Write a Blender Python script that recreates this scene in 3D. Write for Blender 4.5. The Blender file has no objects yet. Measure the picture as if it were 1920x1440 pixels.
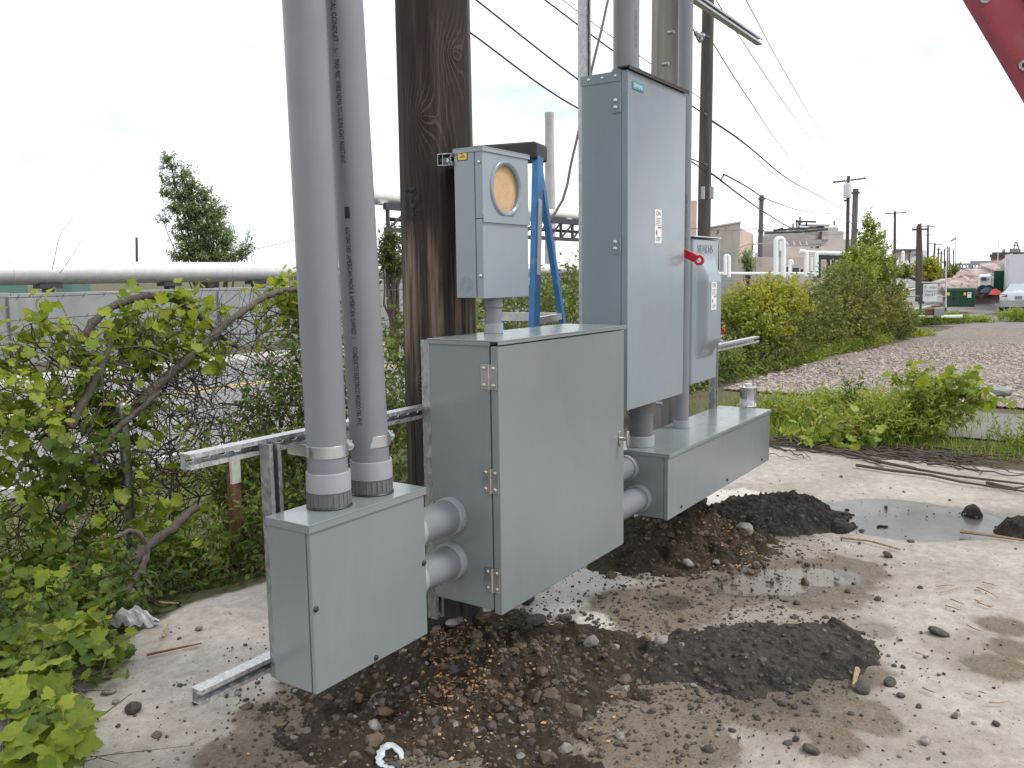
import bpy, math, random
import numpy as np
from mathutils import Vector, Matrix
random.seed(7); rng = np.random.default_rng(7)
sc = bpy.context.scene
COL = sc.collection
# ------------------------------------------------------------------ camera
H = 1.55
FPX, YAW, PITCH, ROLL = 1605.97, 0.97854, 0.126229, -0.013976
def _rot():
    cy, sy, cp, sp = math.cos(YAW), math.sin(YAW), math.cos(PITCH), math.sin(PITCH)
    f = np.array([sy*cp, cy*cp, -sp]); r = np.array([cy, -sy, 0.]); u = np.cross(r, f)
    c, s = math.cos(ROLL), math.sin(ROLL)
    return np.array([c*r+s*u, -s*r+c*u, f])
RM = _rot()
cd = bpy.data.cameras.new('camera'); cam = bpy.data.objects.new('camera', cd); COL.objects.link(cam)
m = Matrix.Identity(4)
for i in range(3):
    m[i][0] = RM[0][i]; m[i][1] = RM[1][i]; m[i][2] = -RM[2][i]
m[2][3] = H
cam.matrix_world = m
cd.sensor_width = 36; cd.lens = FPX/1920*36; cd.clip_start = 0.05; cd.clip_end = 6000
sc.camera = cam
# ------------------------------------------------------------------ sky, sun, exposure
SUN_EL, SUN_AZ = math.radians(52), math.radians(148)      # azimuth of the sun, clockwise from +Y
w = bpy.data.worlds.new('World'); sc.world = w; w.use_nodes = True
nt = w.node_tree; nt.nodes.clear()
out = nt.nodes.new('ShaderNodeOutputWorld'); bg = nt.nodes.new('ShaderNodeBackground')
sky = nt.nodes.new('ShaderNodeTexSky'); sky.sky_type = 'NISHITA'; sky.sun_disc = False
sky.sun_elevation = SUN_EL; sky.sun_rotation = SUN_AZ; sky.air_density = 1.0; sky.dust_density = 2.0
tc = nt.nodes.new('ShaderNodeTexCoord'); mp = nt.nodes.new('ShaderNodeMapping'); mp.inputs['Scale'].default_value = (1.3, 1.3, 4.2)
nz = nt.nodes.new('ShaderNodeTexNoise'); nz.inputs['Scale'].default_value = 2.1; nz.inputs['Detail'].default_value = 6; nz.inputs['Roughness'].default_value = .55
rp = nt.nodes.new('ShaderNodeValToRGB'); rp.color_ramp.elements[0].position = .32; rp.color_ramp.elements[1].position = .50
rp.color_ramp.elements[0].color = (.12, .12, .12, 1); rp.color_ramp.elements[1].color = (1, 1, 1, 1)
mx = nt.nodes.new('ShaderNodeMix'); mx.data_type = 'RGBA'; mx.inputs['B'].default_value = (9.6, 9.7, 9.8, 1)
nt.links.new(tc.outputs['Generated'], mp.inputs['Vector']); nt.links.new(mp.outputs['Vector'], nz.inputs['Vector'])
nt.links.new(nz.outputs['Fac'], rp.inputs['Fac']); nt.links.new(rp.outputs['Color'], mx.inputs['Factor'])
mb = nt.nodes.new('ShaderNodeMix'); mb.data_type = 'RGBA'; mb.inputs['Factor'].default_value = .65; mb.inputs['B'].default_value = (6.0, 7.2, 8.6, 1)      # thin high cloud over the blue
nt.links.new(sky.outputs['Color'], mb.inputs['A']); nt.links.new(mb.outputs['Result'], mx.inputs['A']); nt.links.new(mx.outputs['Result'], bg.inputs['Color'])
bg.inputs['Strength'].default_value = 0.10
nt.links.new(bg.outputs['Background'], out.inputs['Surface'])
sd = bpy.data.lights.new('sun', 'SUN'); sun = bpy.data.objects.new('sun', sd); COL.objects.link(sun)
sd.energy = 1.5; sd.angle = math.radians(12); sd.color = (1.0, .97, .93)
_s = Vector((math.sin(SUN_AZ)*math.cos(SUN_EL), math.cos(SUN_AZ)*math.cos(SUN_EL), math.sin(SUN_EL)))
sun.rotation_euler = _s.to_track_quat('Z', 'Y').to_euler()
sc.view_settings.view_transform = 'Standard'; sc.view_settings.look = 'None'; sc.view_settings.gamma = 1
sc.view_settings.exposure = 0.6
try: sc.view_settings.use_curve_mapping = False
except Exception: pass
sc.render.resolution_x = 1024; sc.render.resolution_y = 768
sc.cycles.max_bounces = 6; sc.cycles.transparent_max_bounces = 8
# ------------------------------------------------------------------ layout helpers: photo pixel + a plane -> a point of the place
def _ray(px, py): return RM.T @ np.array([(px-960)/FPX, (720-py)/FPX, 1.])
def onz(px, py, z=0.):
    d = _ray(px, py); return np.array([0, 0, H]) + (z-H)/d[2]*d
def ony(px, py, y):
    d = _ray(px, py); return np.array([0, 0, H]) + y/d[1]*d
def onx(px, py, x):
    d = _ray(px, py); return np.array([0, 0, H]) + x/d[0]*d
def ond(px, py, dist): return np.array([0, 0, H]) + dist*_ray(px, py)
def ss(a, b, x):
    t = np.clip((np.asarray(x, float)-a)/(b-a), 0, 1); return t*t*(3-2*t)
def _hash(ix, iy, s):
    n = (ix.astype(np.int64)*374761393 + iy.astype(np.int64)*668265263 + s*974711) & 0x7fffffff
    n = ((n ^ (n >> 13))*1274126177) & 0x7fffffff
    return ((n ^ (n >> 16)) & 0xffff)/65535.
def vn(x, y, s=0):
    x = np.asarray(x, float); y = np.asarray(y, float)
    ix, iy = np.floor(x), np.floor(y); fx, fy = x-ix, y-iy
    fx = fx*fx*(3-2*fx); fy = fy*fy*(3-2*fy)
    a = _hash(ix, iy, s); b = _hash(ix+1, iy, s); c = _hash(ix, iy+1, s); d = _hash(ix+1, iy+1, s)
    return (a*(1-fx)+b*fx)*(1-fy)+(c*(1-fx)+d*fx)*fy
def fbm(x, y, s=0, o=5):
    t = 0.; a = .5; n = 0.
    for k in range(o):
        t = t + a*vn(np.asarray(x)*2**k+k*17.3, np.asarray(y)*2**k+k*9.1, s+k); n += a; a *= .5
    return t/n
def terrain(x, y):
    x = np.asarray(x, float); y = np.asarray(y, float)
    sh_ = 1.7*ss(8, 13, x); a = .55*ss(0, 1, (y-3.5-sh_)/2.1); b = .85*ss(9, 42, x)
    return -(a+b-a*b/.95)
def fence_ground(x, y): return -(.53+.85*float(ss(9, 42, x))*.42)
def ont(px, py):
    d = _ray(px, py)
    for t in np.arange(2, 130, .05):
        p = np.array([0, 0, H])+t*d
        if p[2] < terrain(p[0], p[1]): return p
    return p
# ------------------------------------------------------------------ object helpers
WL = {}
def setp(o, label=None, cat=None, group=None, kind=None):
    if label: o['label'] = label
    if cat: o['category'] = cat
    if group: o['group'] = group
    if kind: o['kind'] = kind
    return o
def thing(name, label, cat, loc=(0, 0, 0), group=None):
    o = bpy.data.objects.new(name, None); o.empty_display_size = .1; COL.objects.link(o)
    o.location = loc; WL[o.name] = np.array(loc, float)
    return setp(o, label, cat, group)
def link(name, me, parent=None, center=None):
    o = bpy.data.objects.new(name, me); COL.objects.link(o)
    c = np.zeros(3) if center is None else np.asarray(center, float)
    o.location = c if parent is None else c-WL[parent.name]
    WL[o.name] = c
    if parent is not None: o.parent = parent
    return o
def mesh_np(name, V, loops, sizes, mat, smooth=False, attrs=None):
    me = bpy.data.meshes.new(name); V = np.ascontiguousarray(V, dtype=np.float32)
    loops = np.ascontiguousarray(loops, dtype=np.int32).ravel(); sizes = np.asarray(sizes, dtype=np.int32)
    me.vertices.add(len(V)); me.vertices.foreach_set('co', V.ravel())
    me.loops.add(len(loops)); me.loops.foreach_set('vertex_index', loops)
    me.polygons.add(len(sizes)); st = np.zeros(len(sizes), np.int32); st[1:] = np.cumsum(sizes)[:-1]
    me.polygons.foreach_set('loop_start', st)
    me.polygons.foreach_set('use_smooth', np.full(len(sizes), smooth))
    for k, a in (attrs or {}).items():
        at = me.attributes.new(k, 'FLOAT', 'POINT'); at.data.foreach_set('value', np.ascontiguousarray(a, dtype=np.float32))
    me.update(calc_edges=True); me.validate()
    if mat: me.materials.append(mat)
    return me
def grid_np(name, X, Y, Z, mat, smooth=True, attrs=None, keep=None):
    n, k = X.shape; idx = np.arange(n*k).reshape(n, k)
    q = np.stack([idx[:-1, :-1], idx[1:, :-1], idx[1:, 1:], idx[:-1, 1:]], -1).reshape(-1, 4)
    if keep is not None:
        kf = keep.ravel(); q = q[kf[q].all(1)]
    V = np.stack([X, Y, Z], -1).reshape(-1, 3)
    used = np.unique(q); rm = np.full(n*k, -1); rm[used] = np.arange(len(used))
    at = {a: np.asarray(b).ravel()[used] for a, b in (attrs or {}).items()}
    return mesh_np(name, V[used], rm[q], np.full(len(q), 4), mat, smooth, at)
class MB:
    def __init__(s): s.v = []; s.f = []
    def add(s, vs, fs):
        b = len(s.v); s.v += [tuple(float(c) for c in p) for p in vs]; s.f += [tuple(i+b for i in f) for f in fs]; return s
    def box(s, x0, x1, y0, y1, z0, z1):
        return s.add([(x0,y0,z0),(x1,y0,z0),(x1,y1,z0),(x0,y1,z0),(x0,y0,z1),(x1,y0,z1),(x1,y1,z1),(x0,y1,z1)],
                     [(3,2,1,0),(4,5,6,7),(0,1,5,4),(1,2,6,5),(2,3,7,6),(3,0,4,7)])
    def bar(s, p0, p1, w, d, up=(0,0,1)):
        p0 = np.array(p0, float); p1 = np.array(p1, float); t = p1-p0; t /= np.linalg.norm(t)
        a = np.cross(np.array(up, float), t)
        if np.linalg.norm(a) < 1e-5: a = np.cross((1., 0, 0), t)
        a /= np.linalg.norm(a); b = np.cross(t, a)
        vs = [p+a*i*w/2+b*j*d/2 for p in (p0, p1) for (i, j) in ((-1,-1),(1,-1),(1,1),(-1,1))]
        return s.add(vs, [(3,2,1,0),(4,5,6,7),(0,1,5,4),(1,2,6,5),(2,3,7,6),(3,0,4,7)])
    def tube(s, pts, r, n=10, cap=True):
        pts = [np.array(p, float) for p in pts]; m_ = len(pts)
        r = [r]*m_ if np.isscalar(r) else list(r)
        b0 = len(s.v); prev = None
        for i, p in enumerate(pts):
            t = pts[min(i+1, m_-1)]-pts[max(i-1, 0)]; t = t/(np.linalg.norm(t)+1e-12)
            if prev is None:
                a = np.cross(t, (0, 0, 1.)) if abs(t[2]) < .9 else np.cross(t, (1., 0, 0))
            else: a = prev-t*np.dot(prev, t)
            a /= np.linalg.norm(a)+1e-12; b = np.cross(t, a); prev = a
            for k in range(n):
                w_ = 2*math.pi*k/n; s.v.append(tuple(p+r[i]*(math.cos(w_)*a+math.sin(w_)*b)))
        for i in range(m_-1):
            for k in range(n):
                k2 = (k+1) % n
                s.f.append((b0+i*n+k, b0+i*n+k2, b0+(i+1)*n+k2, b0+(i+1)*n+k))
        if cap:
            s.f.append(tuple(b0+k for k in range(n))[::-1]); s.f.append(tuple(b0+(m_-1)*n+k for k in range(n)))
        return s
    def cyl(s, p0, p1, r0, r1=None, n=32): return s.tube([p0, p1], [r0, r0 if r1 is None else r1], n)
    def ring(s, p0, p1, ro, ri, n=40):
        p0 = np.array(p0, float); p1 = np.array(p1, float)
        t = (p1-p0)/np.linalg.norm(p1-p0); a = np.cross(t, (0,0,1.)) if abs(t[2]) < .9 else np.cross(t, (1.,0,0)); a /= np.linalg.norm(a); b = np.cross(t, a)
        prof = [(p0, ro), (p1, ro), (p1, ri), (p0, ri)]; b0 = len(s.v)
        for p, r in prof:
            for k in range(n):
                w_ = 2*math.pi*k/n; s.v.append(tuple(p+r*(math.cos(w_)*a+math.sin(w_)*b)))
        for i in range(4):
            for k in range(n):
                k2 = (k+1) % n; j = (i+1) % 4
                s.f.append((b0+i*n+k, b0+i*n+k2, b0+j*n+k2, b0+j*n+k))
        return s
    def lathe(s, prof, c, n=32):      # prof: list of (r, z); axis vertical through c
        b0 = len(s.v)
        for r, z in prof:
            for k in range(n):
                w_ = 2*math.pi*k/n; s.v.append((c[0]+r*math.cos(w_), c[1]+r*math.sin(w_), c[2]+z))
        for i in range(len(prof)-1):
            for k in range(n):
                k2 = (k+1) % n; s.f.append((b0+i*n+k, b0+i*n+k2, b0+(i+1)*n+k2, b0+(i+1)*n+k))
        s.f.append(tuple(b0+k for k in range(n))[::-1]); s.f.append(tuple(b0+(len(prof)-1)*n+k for k in range(n)))
        return s
    def poly(s, pts, thick):          # planar outline (list of 3D pts), extruded along vector
        n = len(pts); t = np.array(thick, float); P2 = [np.array(p, float)+t for p in pts]
        return s.add(list(pts)+P2, [tuple(range(n))[::-1], tuple(range(n, 2*n))]+[(i, (i+1) % n, n+(i+1) % n, n+i) for i in range(n)])
    def xf(s, M):
        s.v = [tuple(M @ Vector(p)) for p in s.v]; return s
    def mesh(s, name, mat, smooth=35):
        V = np.array(s.v, float); c = (V.min(0)+V.max(0))/2
        me = bpy.data.meshes.new(name); me.from_pydata([tuple(p) for p in (V-c)], [], s.f); me.validate(); me.update()
        import bmesh
        b = bmesh.new(); b.from_mesh(me); bmesh.ops.recalc_face_normals(b, faces=b.faces[:]); b.to_mesh(me); b.free()
        if smooth:
            me.polygons.foreach_set('use_smooth', [True]*len(me.polygons)); me.set_sharp_from_angle(angle=math.radians(smooth))
        if mat: me.materials.append(mat)
        return me, c
    def build(s, name, mat, parent=None, smooth=35, bevel=0, label=None, cat=None, group=None, kind=None):
        me, c = s.mesh(name, mat, smooth); o = link(name, me, parent, c)
        if bevel:
            md = o.modifiers.new('bevel', 'BEVEL'); md.width = bevel; md.segments = 2; md.limit_method = 'ANGLE'; md.angle_limit = math.radians(50); md.harden_normals = True
        return setp(o, label, cat, group, kind)
def copy_tree(o, delta, label=None, group=None, parent=None):
    c = o.copy(); COL.objects.link(c); WL[c.name] = WL[o.name]+np.array(delta)
    if parent is not None: c.parent = parent
    else: c.location = Vector(o.location)+Vector(delta)
    if label: c['label'] = label
    if group: c['group'] = group
    for ch in o.children: copy_tree(ch, delta, parent=c)
    return c
def text_verts(body, size, align='LEFT'):
    cu = bpy.data.curves.new('lettering', 'FONT'); cu.body = body; cu.size = size; cu.align_x = align; cu.resolution_u = 3
    o = bpy.data.objects.new('lettering', cu); COL.objects.link(o)
    dg = bpy.context.evaluated_depsgraph_get(); me = bpy.data.meshes.new_from_object(o.evaluated_get(dg))
    V = [tuple(v.co) for v in me.vertices]; F = [tuple(p.vertices) for p in me.polygons]
    bpy.data.objects.remove(o); bpy.data.meshes.remove(me); bpy.data.curves.remove(cu)
    return V, F
def text_obj(name, body, size, M, mat, parent, align='LEFT', warp=None, depth=0, **k):
    V, F = text_verts(body, size, align)
    if warp: V = [warp(v) for v in V]
    b = MB()
    if depth: 
        n = len(V); b.add(V+[(x, y, z+depth) for x, y, z in V], [tuple(i+n for i in f) for f in F]+[f[::-1] for f in F])
        ed = {}
        for f in F:
            for i in range(len(f)):
                e = (f[i], f[(i+1) % len(f)])
                if (e[1], e[0]) in ed: del ed[(e[1], e[0])]
                else: ed[e] = 1
        b.f += [(a, c, c+n, a+n) for a, c in ed]
    else: b.add(V, F)
    if M is not None: b.xf(M)
    Vv = np.array(b.v); c = (Vv.min(0)+Vv.max(0))/2
    me = bpy.data.meshes.new(name); me.from_pydata([tuple(p) for p in Vv-c], [], b.f); me.materials.append(mat)
    return setp(link(name, me, parent, c), **k)
# ------------------------------------------------------------------ materials
MATS = {}
def nodes(name):
    mt = bpy.data.materials.new(name); mt.use_nodes = True; t = mt.node_tree
    b = t.nodes['Principled BSDF']; MATS[name] = mt
    return mt, t, b
def N(t, typ, **k):
    n = t.nodes.new(typ)
    for a, v in k.items():
        if a in n.inputs.keys(): n.inputs[a].default_value = v
        else: setattr(n, a, v)
    return n
def noise(t, scale, detail=4, rough=.55, vec=None, dist=0):
    n = N(t, 'ShaderNodeTexNoise'); n.inputs['Scale'].default_value = scale; n.inputs['Detail'].default_value = detail
    n.inputs['Roughness'].default_value = rough; n.inputs['Distortion'].default_value = dist
    if vec is not None: t.links.new(vec, n.inputs['Vector'])
    return n.outputs['Fac']
def ramp(t, fac, stops):
    r = N(t, 'ShaderNodeValToRGB'); e = r.color_ramp.elements
    while len(e) < len(stops): e.new(.5)
    for i, (p, c) in enumerate(stops):
        e[i].position = p; e[i].color = (*c, 1) if len(c) == 3 else c
    t.links.new(fac, r.inputs['Fac']); return r.outputs['Color']
def mix(t, fac, a, b, blend='MIX'):
    n = N(t, 'ShaderNodeMix', data_type='RGBA', blend_type=blend)
    for key, v in (('Factor', fac), ('A', a), ('B', b)):
        if isinstance(v, (int, float)): n.inputs[key].default_value = v
        elif isinstance(v, tuple): n.inputs[key].default_value = (*v, 1) if len(v) == 3 else v
        else: t.links.new(v, n.inputs[key])
    return n.outputs['Result']
def mth(t, op, a, b=0., clamp=False):
    n = N(t, 'ShaderNodeMath', operation=op, use_clamp=clamp)
    for i, v in enumerate((a, b)):
        if isinstance(v, (int, float)): n.inputs[i].default_value = v
        else: t.links.new(v, n.inputs[i])
    return n.outputs[0]
def geo(t): return N(t, 'ShaderNodeNewGeometry').outputs['Position']
def mapping(t, vec, scale=(1,1,1), rot=(0,0,0)):
    n = N(t, 'ShaderNodeMapping'); n.inputs['Scale'].default_value = scale; n.inputs['Rotation'].default_value = rot
    t.links.new(vec, n.inputs['Vector']); return n.outputs['Vector']
def bump(t, b, h, strength=.3, dist=.01):
    n = N(t, 'ShaderNodeBump'); n.inputs['Strength'].default_value = strength; n.inputs['Distance'].default_value = dist
    t.links.new(h, n.inputs['Height']); t.links.new(n.outputs['Normal'], b.inputs['Normal'])
def attr(t, name): return N(t, 'ShaderNodeAttribute', attribute_name=name).outputs['Fac']
def S(t, sock, v):
    if isinstance(v, (int, float)): sock.default_value = v
    elif isinstance(v, tuple): sock.default_value = (*v, 1) if len(v) == 3 else v
    else: t.links.new(v, sock)
def plain(name, col, rough=.5, metal=0., vary=.12, scale=30, bmp=0., bscale=200, coat=0., spec=.5, dirt=None):
    mt, t, b = nodes(name); p = geo(t)
    c2 = tuple(max(0, c*(1-vary)) for c in col); c3 = tuple(min(1, c*(1+vary)) for c in col)
    c = ramp(t, noise(t, scale, 5, .6, p), [(.3, c2), (.7, c3)])
    if dirt:
        d = ramp(t, noise(t, dirt[1], 6, .65, p), [(dirt[2], (0,0,0)), (dirt[2]+.14, (1,1,1))])
        c = mix(t, d, c, dirt[0])
    S(t, b.inputs['Base Color'], c); b.inputs['Metallic'].default_value = metal
    S(t, b.inputs['Roughness'], ramp(t, noise(t, scale*1.7, 4, .6, p), [(.3, (rough*.8,)*3), (.75, (min(1, rough*1.2),)*3)]))
    b.inputs['Coat Weight'].default_value = coat; b.inputs['Specular IOR Level'].default_value = spec
    if bmp: bump(t, b, noise(t, bscale, 3, .6, p), bmp, .002)
    return mt
def enamel(name, col, rough=.32):
    mt, t, b = nodes(name); p = geo(t)
    big = noise(t, 2.2, 5, .6, mapping(t, p, (1, 1, .45)))
    c = ramp(t, big, [(.3, tuple(x*.93 for x in col)), (.7, tuple(x*1.06 for x in col))])
    dust = ramp(t, noise(t, 7, 8, .75, mapping(t, p, (1, 1, .25))), [(.52, (0,0,0)), (.78, (.22,)*3)])
    c = mix(t, dust, c, (.32, .31, .29))
    fine = ramp(t, noise(t, 900, 2, .6, p), [(.3, (.955,)*3), (.7, (1.0,)*3)])
    c = mix(t, 1., c, fine, 'MULTIPLY')
    S(t, b.inputs['Base Color'], c)
    S(t, b.inputs['Roughness'], ramp(t, noise(t, 9, 6, .7, p), [(.3, (rough*.82,)*3), (.75, (rough*1.35,)*3)]))
    b.inputs['Specular IOR Level'].default_value = .75
    bump(t, b, noise(t, 420, 2, .5, p), .05, .001)
    return mt
ENAMEL = enamel('grey enamel', (.186, .214, .220), .21)
ENAMEL_T = enamel('blue grey enamel', (.228, .268, .302), .20)
PVC = plain('grey pvc', (.180, .195, .212), .40, vary=.06, scale=5, bmp=.05, bscale=300)
PVC_L = plain('light grey pvc', (.29, .305, .33), .5, vary=.07, scale=9, bmp=.05, bscale=300)
PVC_D = plain('dark grey pvc', (.12, .124, .134), .45, vary=.15, scale=20)
ZINC = plain('bright zinc', (.60, .64, .66), .30, 1., .08, 12)
STEEL = plain('stainless', (.52, .50, .48), .34, 1., .1, 60, .05, 300)
BLACK = plain('black', (.018, .018, .02), .5, 0, .2, 50)
INK = plain('black ink', (.02, .02, .022), .7)
WHITE = plain('white paint', (.78, .78, .76), .5, 0, .05, 8, dirt=((.4, .36, .3), 5, .6))
PAPER = plain('white label', (.74, .75, .76), .55, 0, .03, 20)
def galv(name, base=.52):
    mt, t, b = nodes(name); p = geo(t)
    v = N(t, 'ShaderNodeTexVoronoi'); v.inputs['Scale'].default_value = 130; t.links.new(mapping(t, p, (1, 1, .5)), v.inputs['Vector'])
    g = ramp(t, v.outputs['Color'], [(.1, (base*.72, base*.74, base*.78)), (.9, (base*1.2, base*1.23, base*1.27))])
    d = ramp(t, noise(t, 35, 6, .7, p), [(.45, (0,0,0)), (.75, (.5,)*3)])
    S(t, b.inputs['Base Color'], mix(t, d, g, (.30, .31, .32))); b.inputs['Metallic'].default_value = .85
    S(t, b.inputs['Roughness'], ramp(t, v.outputs['Color'], [(0, (.30,)*3), (1, (.5,)*3)]))
    return mt
GALV = galv('galvanised steel'); GALV_O = galv('old galvanised steel', .34)
def wood(name, dark, mid, light, attrn=None, freq=60., plaink=False):
    mt, t, b = nodes(name); p = geo(t)
    n1 = noise(t, 1., 6, .7, mapping(t, p, (34, 34, 1.4)), .6); n2 = noise(t, 1., 4, .6, mapping(t, p, (4, 4, 1.1)))
    n3 = noise(t, 1., 5, .7, mapping(t, p, (130, 130, 5)))
    c = ramp(t, n1, [(.28, dark), (.5, mid), (.74, light)])
    c = mix(t, ramp(t, n2, [(.35, (0,0,0)), (.7, (.75,)*3)]), c, tuple(x*.55 for x in mid))
    h = mth(t, 'ADD', n1, mth(t, 'MULTIPLY', n3, .5))
    if attrn:
        g = attr(t, attrn); k = attr(t, 'knot')
        s_ = mth(t, 'SINE', mth(t, 'MULTIPLY', mth(t, 'ADD', g, mth(t, 'MULTIPLY', n1, .022)), freq))
        line = ramp(t, s_, [(.45, (0,0,0)), (.95, (1,1,1))])
        patch = ramp(t, noise(t, 1., 4, .6, mapping(t, p, (6, 6, 2.2))), [(.42, (0,0,0)), (.62, (1,1,1))])
        wgt = mth(t, 'MULTIPLY', line, mth(t, 'MAXIMUM', mth(t, 'MULTIPLY', patch, .22), k), True)
        c = mix(t, mth(t, 'MULTIPLY', wgt, .8), c, light)
        blot = ramp(t, noise(t, 1., 6, .65, mapping(t, p, (5, 5, 3))), [(.40, (0,0,0)), (.66, (.65,)*3)])
        c = mix(t, blot, c, (.040, .031, .027))
        bare = attr(t, 'bare')
        c = mix(t, mth(t, 'MULTIPLY', bare, ramp(t, n1, [(.35, (0,0,0)), (.6, (1,1,1))])), c, (.22, .165, .125))
        c = mix(t, attr(t, 'side_tint'), c, (.13, .13, .085))
        h = mth(t, 'ADD', h, mth(t, 'MULTIPLY', wgt, .5))
    ck = ramp(t, noise(t, 1., 3, .5, mapping(t, p, (55, 55, .8))), [(.66, (0,0,0)), (.7, (1,1,1))])
    c = mix(t, mth(t, 'MULTIPLY', ck, .7), c, tuple(x*.35 for x in dark))
    S(t, b.inputs['Base Color'], c); b.inputs['Roughness'].default_value = .8; b.inputs['Specular IOR Level'].default_value = .25
    bump(t, b, mth(t, 'SUBTRACT', h, ck), .55, .006)
    return mt
WOOD1 = wood('creosoted pole wood', (.014, .010, .0085), (.032, .024, .020), (.125, .096, .08), 'grain', 300.)
WOOD2 = wood('weathered pole wood', (.20, .18, .16), (.33, .30, .275), (.46, .43, .40))
WOOD3 = wood('old pole wood', (.055, .045, .04), (.10, .083, .074), (.165, .14, .125))
FARWOOD = plain('far pole wood', (.075, .06, .052), .85, 0, .3, 2)
STAKEW = wood('stake wood', (.45, .38, .24), (.62, .54, .38), (.7, .63, .5))
def leafmat(name, stops, trans=.4, rough=.5):
    mt, t, b = nodes(name); p = geo(t)
    v = attr(t, 'var'); oi = N(t, 'ShaderNodeObjectInfo').outputs['Random']
    f = mth(t, 'ADD', v, mth(t, 'MULTIPLY', mth(t, 'SUBTRACT', noise(t, 60, 3, .6, p), .5), .25))
    c = ramp(t, f, stops)
    lx = mth(t, 'ABSOLUTE', attr(t, 'lx')); ly = attr(t, 'ly')
    rib = ramp(t, lx, [(.0, (1,1,1)), (.035, (0,0,0))])
    side = ramp(t, mth(t, 'SINE', mth(t, 'MULTIPLY', mth(t, 'SUBTRACT', ly, mth(t, 'MULTIPLY', lx, .75)), 34.)), [(.80, (0,0,0)), (1., (1,1,1))])
    vein = mth(t, 'MAXIMUM', rib, mth(t, 'MULTIPLY', side, .6))
    c = mix(t, mth(t, 'MULTIPLY', vein, .30), c, mix(t, 1., c, (1.5, 1.4, 1.8), 'MULTIPLY'))
    spot = ramp(t, noise(t, 150, 3, .6, p), [(.62, (0,0,0)), (.72, (.55,)*3)])
    c = mix(t, spot, c, mix(t, 1., c, (.9, .62, .6), 'MULTIPLY'))
    bump(t, b, mth(t, 'SUBTRACT', noise(t, 90, 3, .5, p), mth(t, 'MULTIPLY', vein, .5)), .35, .004)
    S(t, b.inputs['Base Color'], c); b.inputs['Roughness'].default_value = rough; b.inputs['Specular IOR Level'].default_value = .35
    tr = N(t, 'ShaderNodeBsdfTranslucent'); S(t, tr.inputs['Color'], mix(t, 1., c, (1.25, 1.25, .9), 'MULTIPLY'))
    ms = N(t, 'ShaderNodeMixShader'); ms.inputs[0].default_value = trans
    o = t.nodes['Material Output']; t.links.new(b.outputs[0], ms.inputs[1]); t.links.new(tr.outputs[0], ms.inputs[2]); t.links.new(ms.outputs[0], o.inputs['Surface'])
    return mt
LEAF_GRAPE = leafmat('grape leaf', [(0.0, (0.045, 0.085, 0.013)), (0.35, (0.11, 0.17, 0.021)), (0.65, (0.223, 0.295, 0.028)), (0.93, (0.343, 0.377, 0.044)), (1.0, (0.334, 0.335, 0.047))])
LEAF_SHRUB = leafmat('shrub leaf', [(0.0, (0.039, 0.074, 0.016)), (0.4, (0.085, 0.146, 0.025)), (0.75, (0.163, 0.236, 0.035)), (1.0, (0.289, 0.331, 0.048))], .36)
LEAF_YELL = leafmat('yellow green leaf', [(0.0, (0.07, 0.113, 0.015)), (0.4, (0.174, 0.225, 0.026)), (0.75, (0.302, 0.327, 0.033)), (1.0, (0.394, 0.371, 0.046))])
LEAF_DARK = leafmat('dark leaf', [(0.0, (0.039, 0.067, 0.019)), (0.5, (0.076, 0.121, 0.029)), (1.0, (0.138, 0.194, 0.044))], .3)
LEAF_TREE = leafmat('poplar leaf', [(0.0, (0.104, 0.168, 0.062)), (0.5, (0.173, 0.26, 0.104)), (1.0, (0.294, 0.369, 0.165))], .55)
LEAF_GRASS = leafmat('grass blade', [(0.0, (0.079, 0.14, 0.019)), (0.5, (0.17, 0.255, 0.031)), (0.85, (0.289, 0.356, 0.048)), (1.0, (0.446, 0.382, 0.157))], .4)
LEAF_OLIVE = leafmat('olive leaf', [(0.0, (0.055, 0.077, 0.019)), (0.5, (0.121, 0.148, 0.029)), (0.8, (0.218, 0.23, 0.044)), (1.0, (0.291, 0.26, 0.073))], .38)
BARK = plain('vine bark', (.105, .085, .07), .85, 0, .35, 60, .4, 120)
BARK_D = plain('dark stem', (.085, .066, .054), .85, 0, .35, 60)
BARK_R = plain('reddish stem', (.12, .06, .04), .7, 0, .3, 60)
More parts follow.
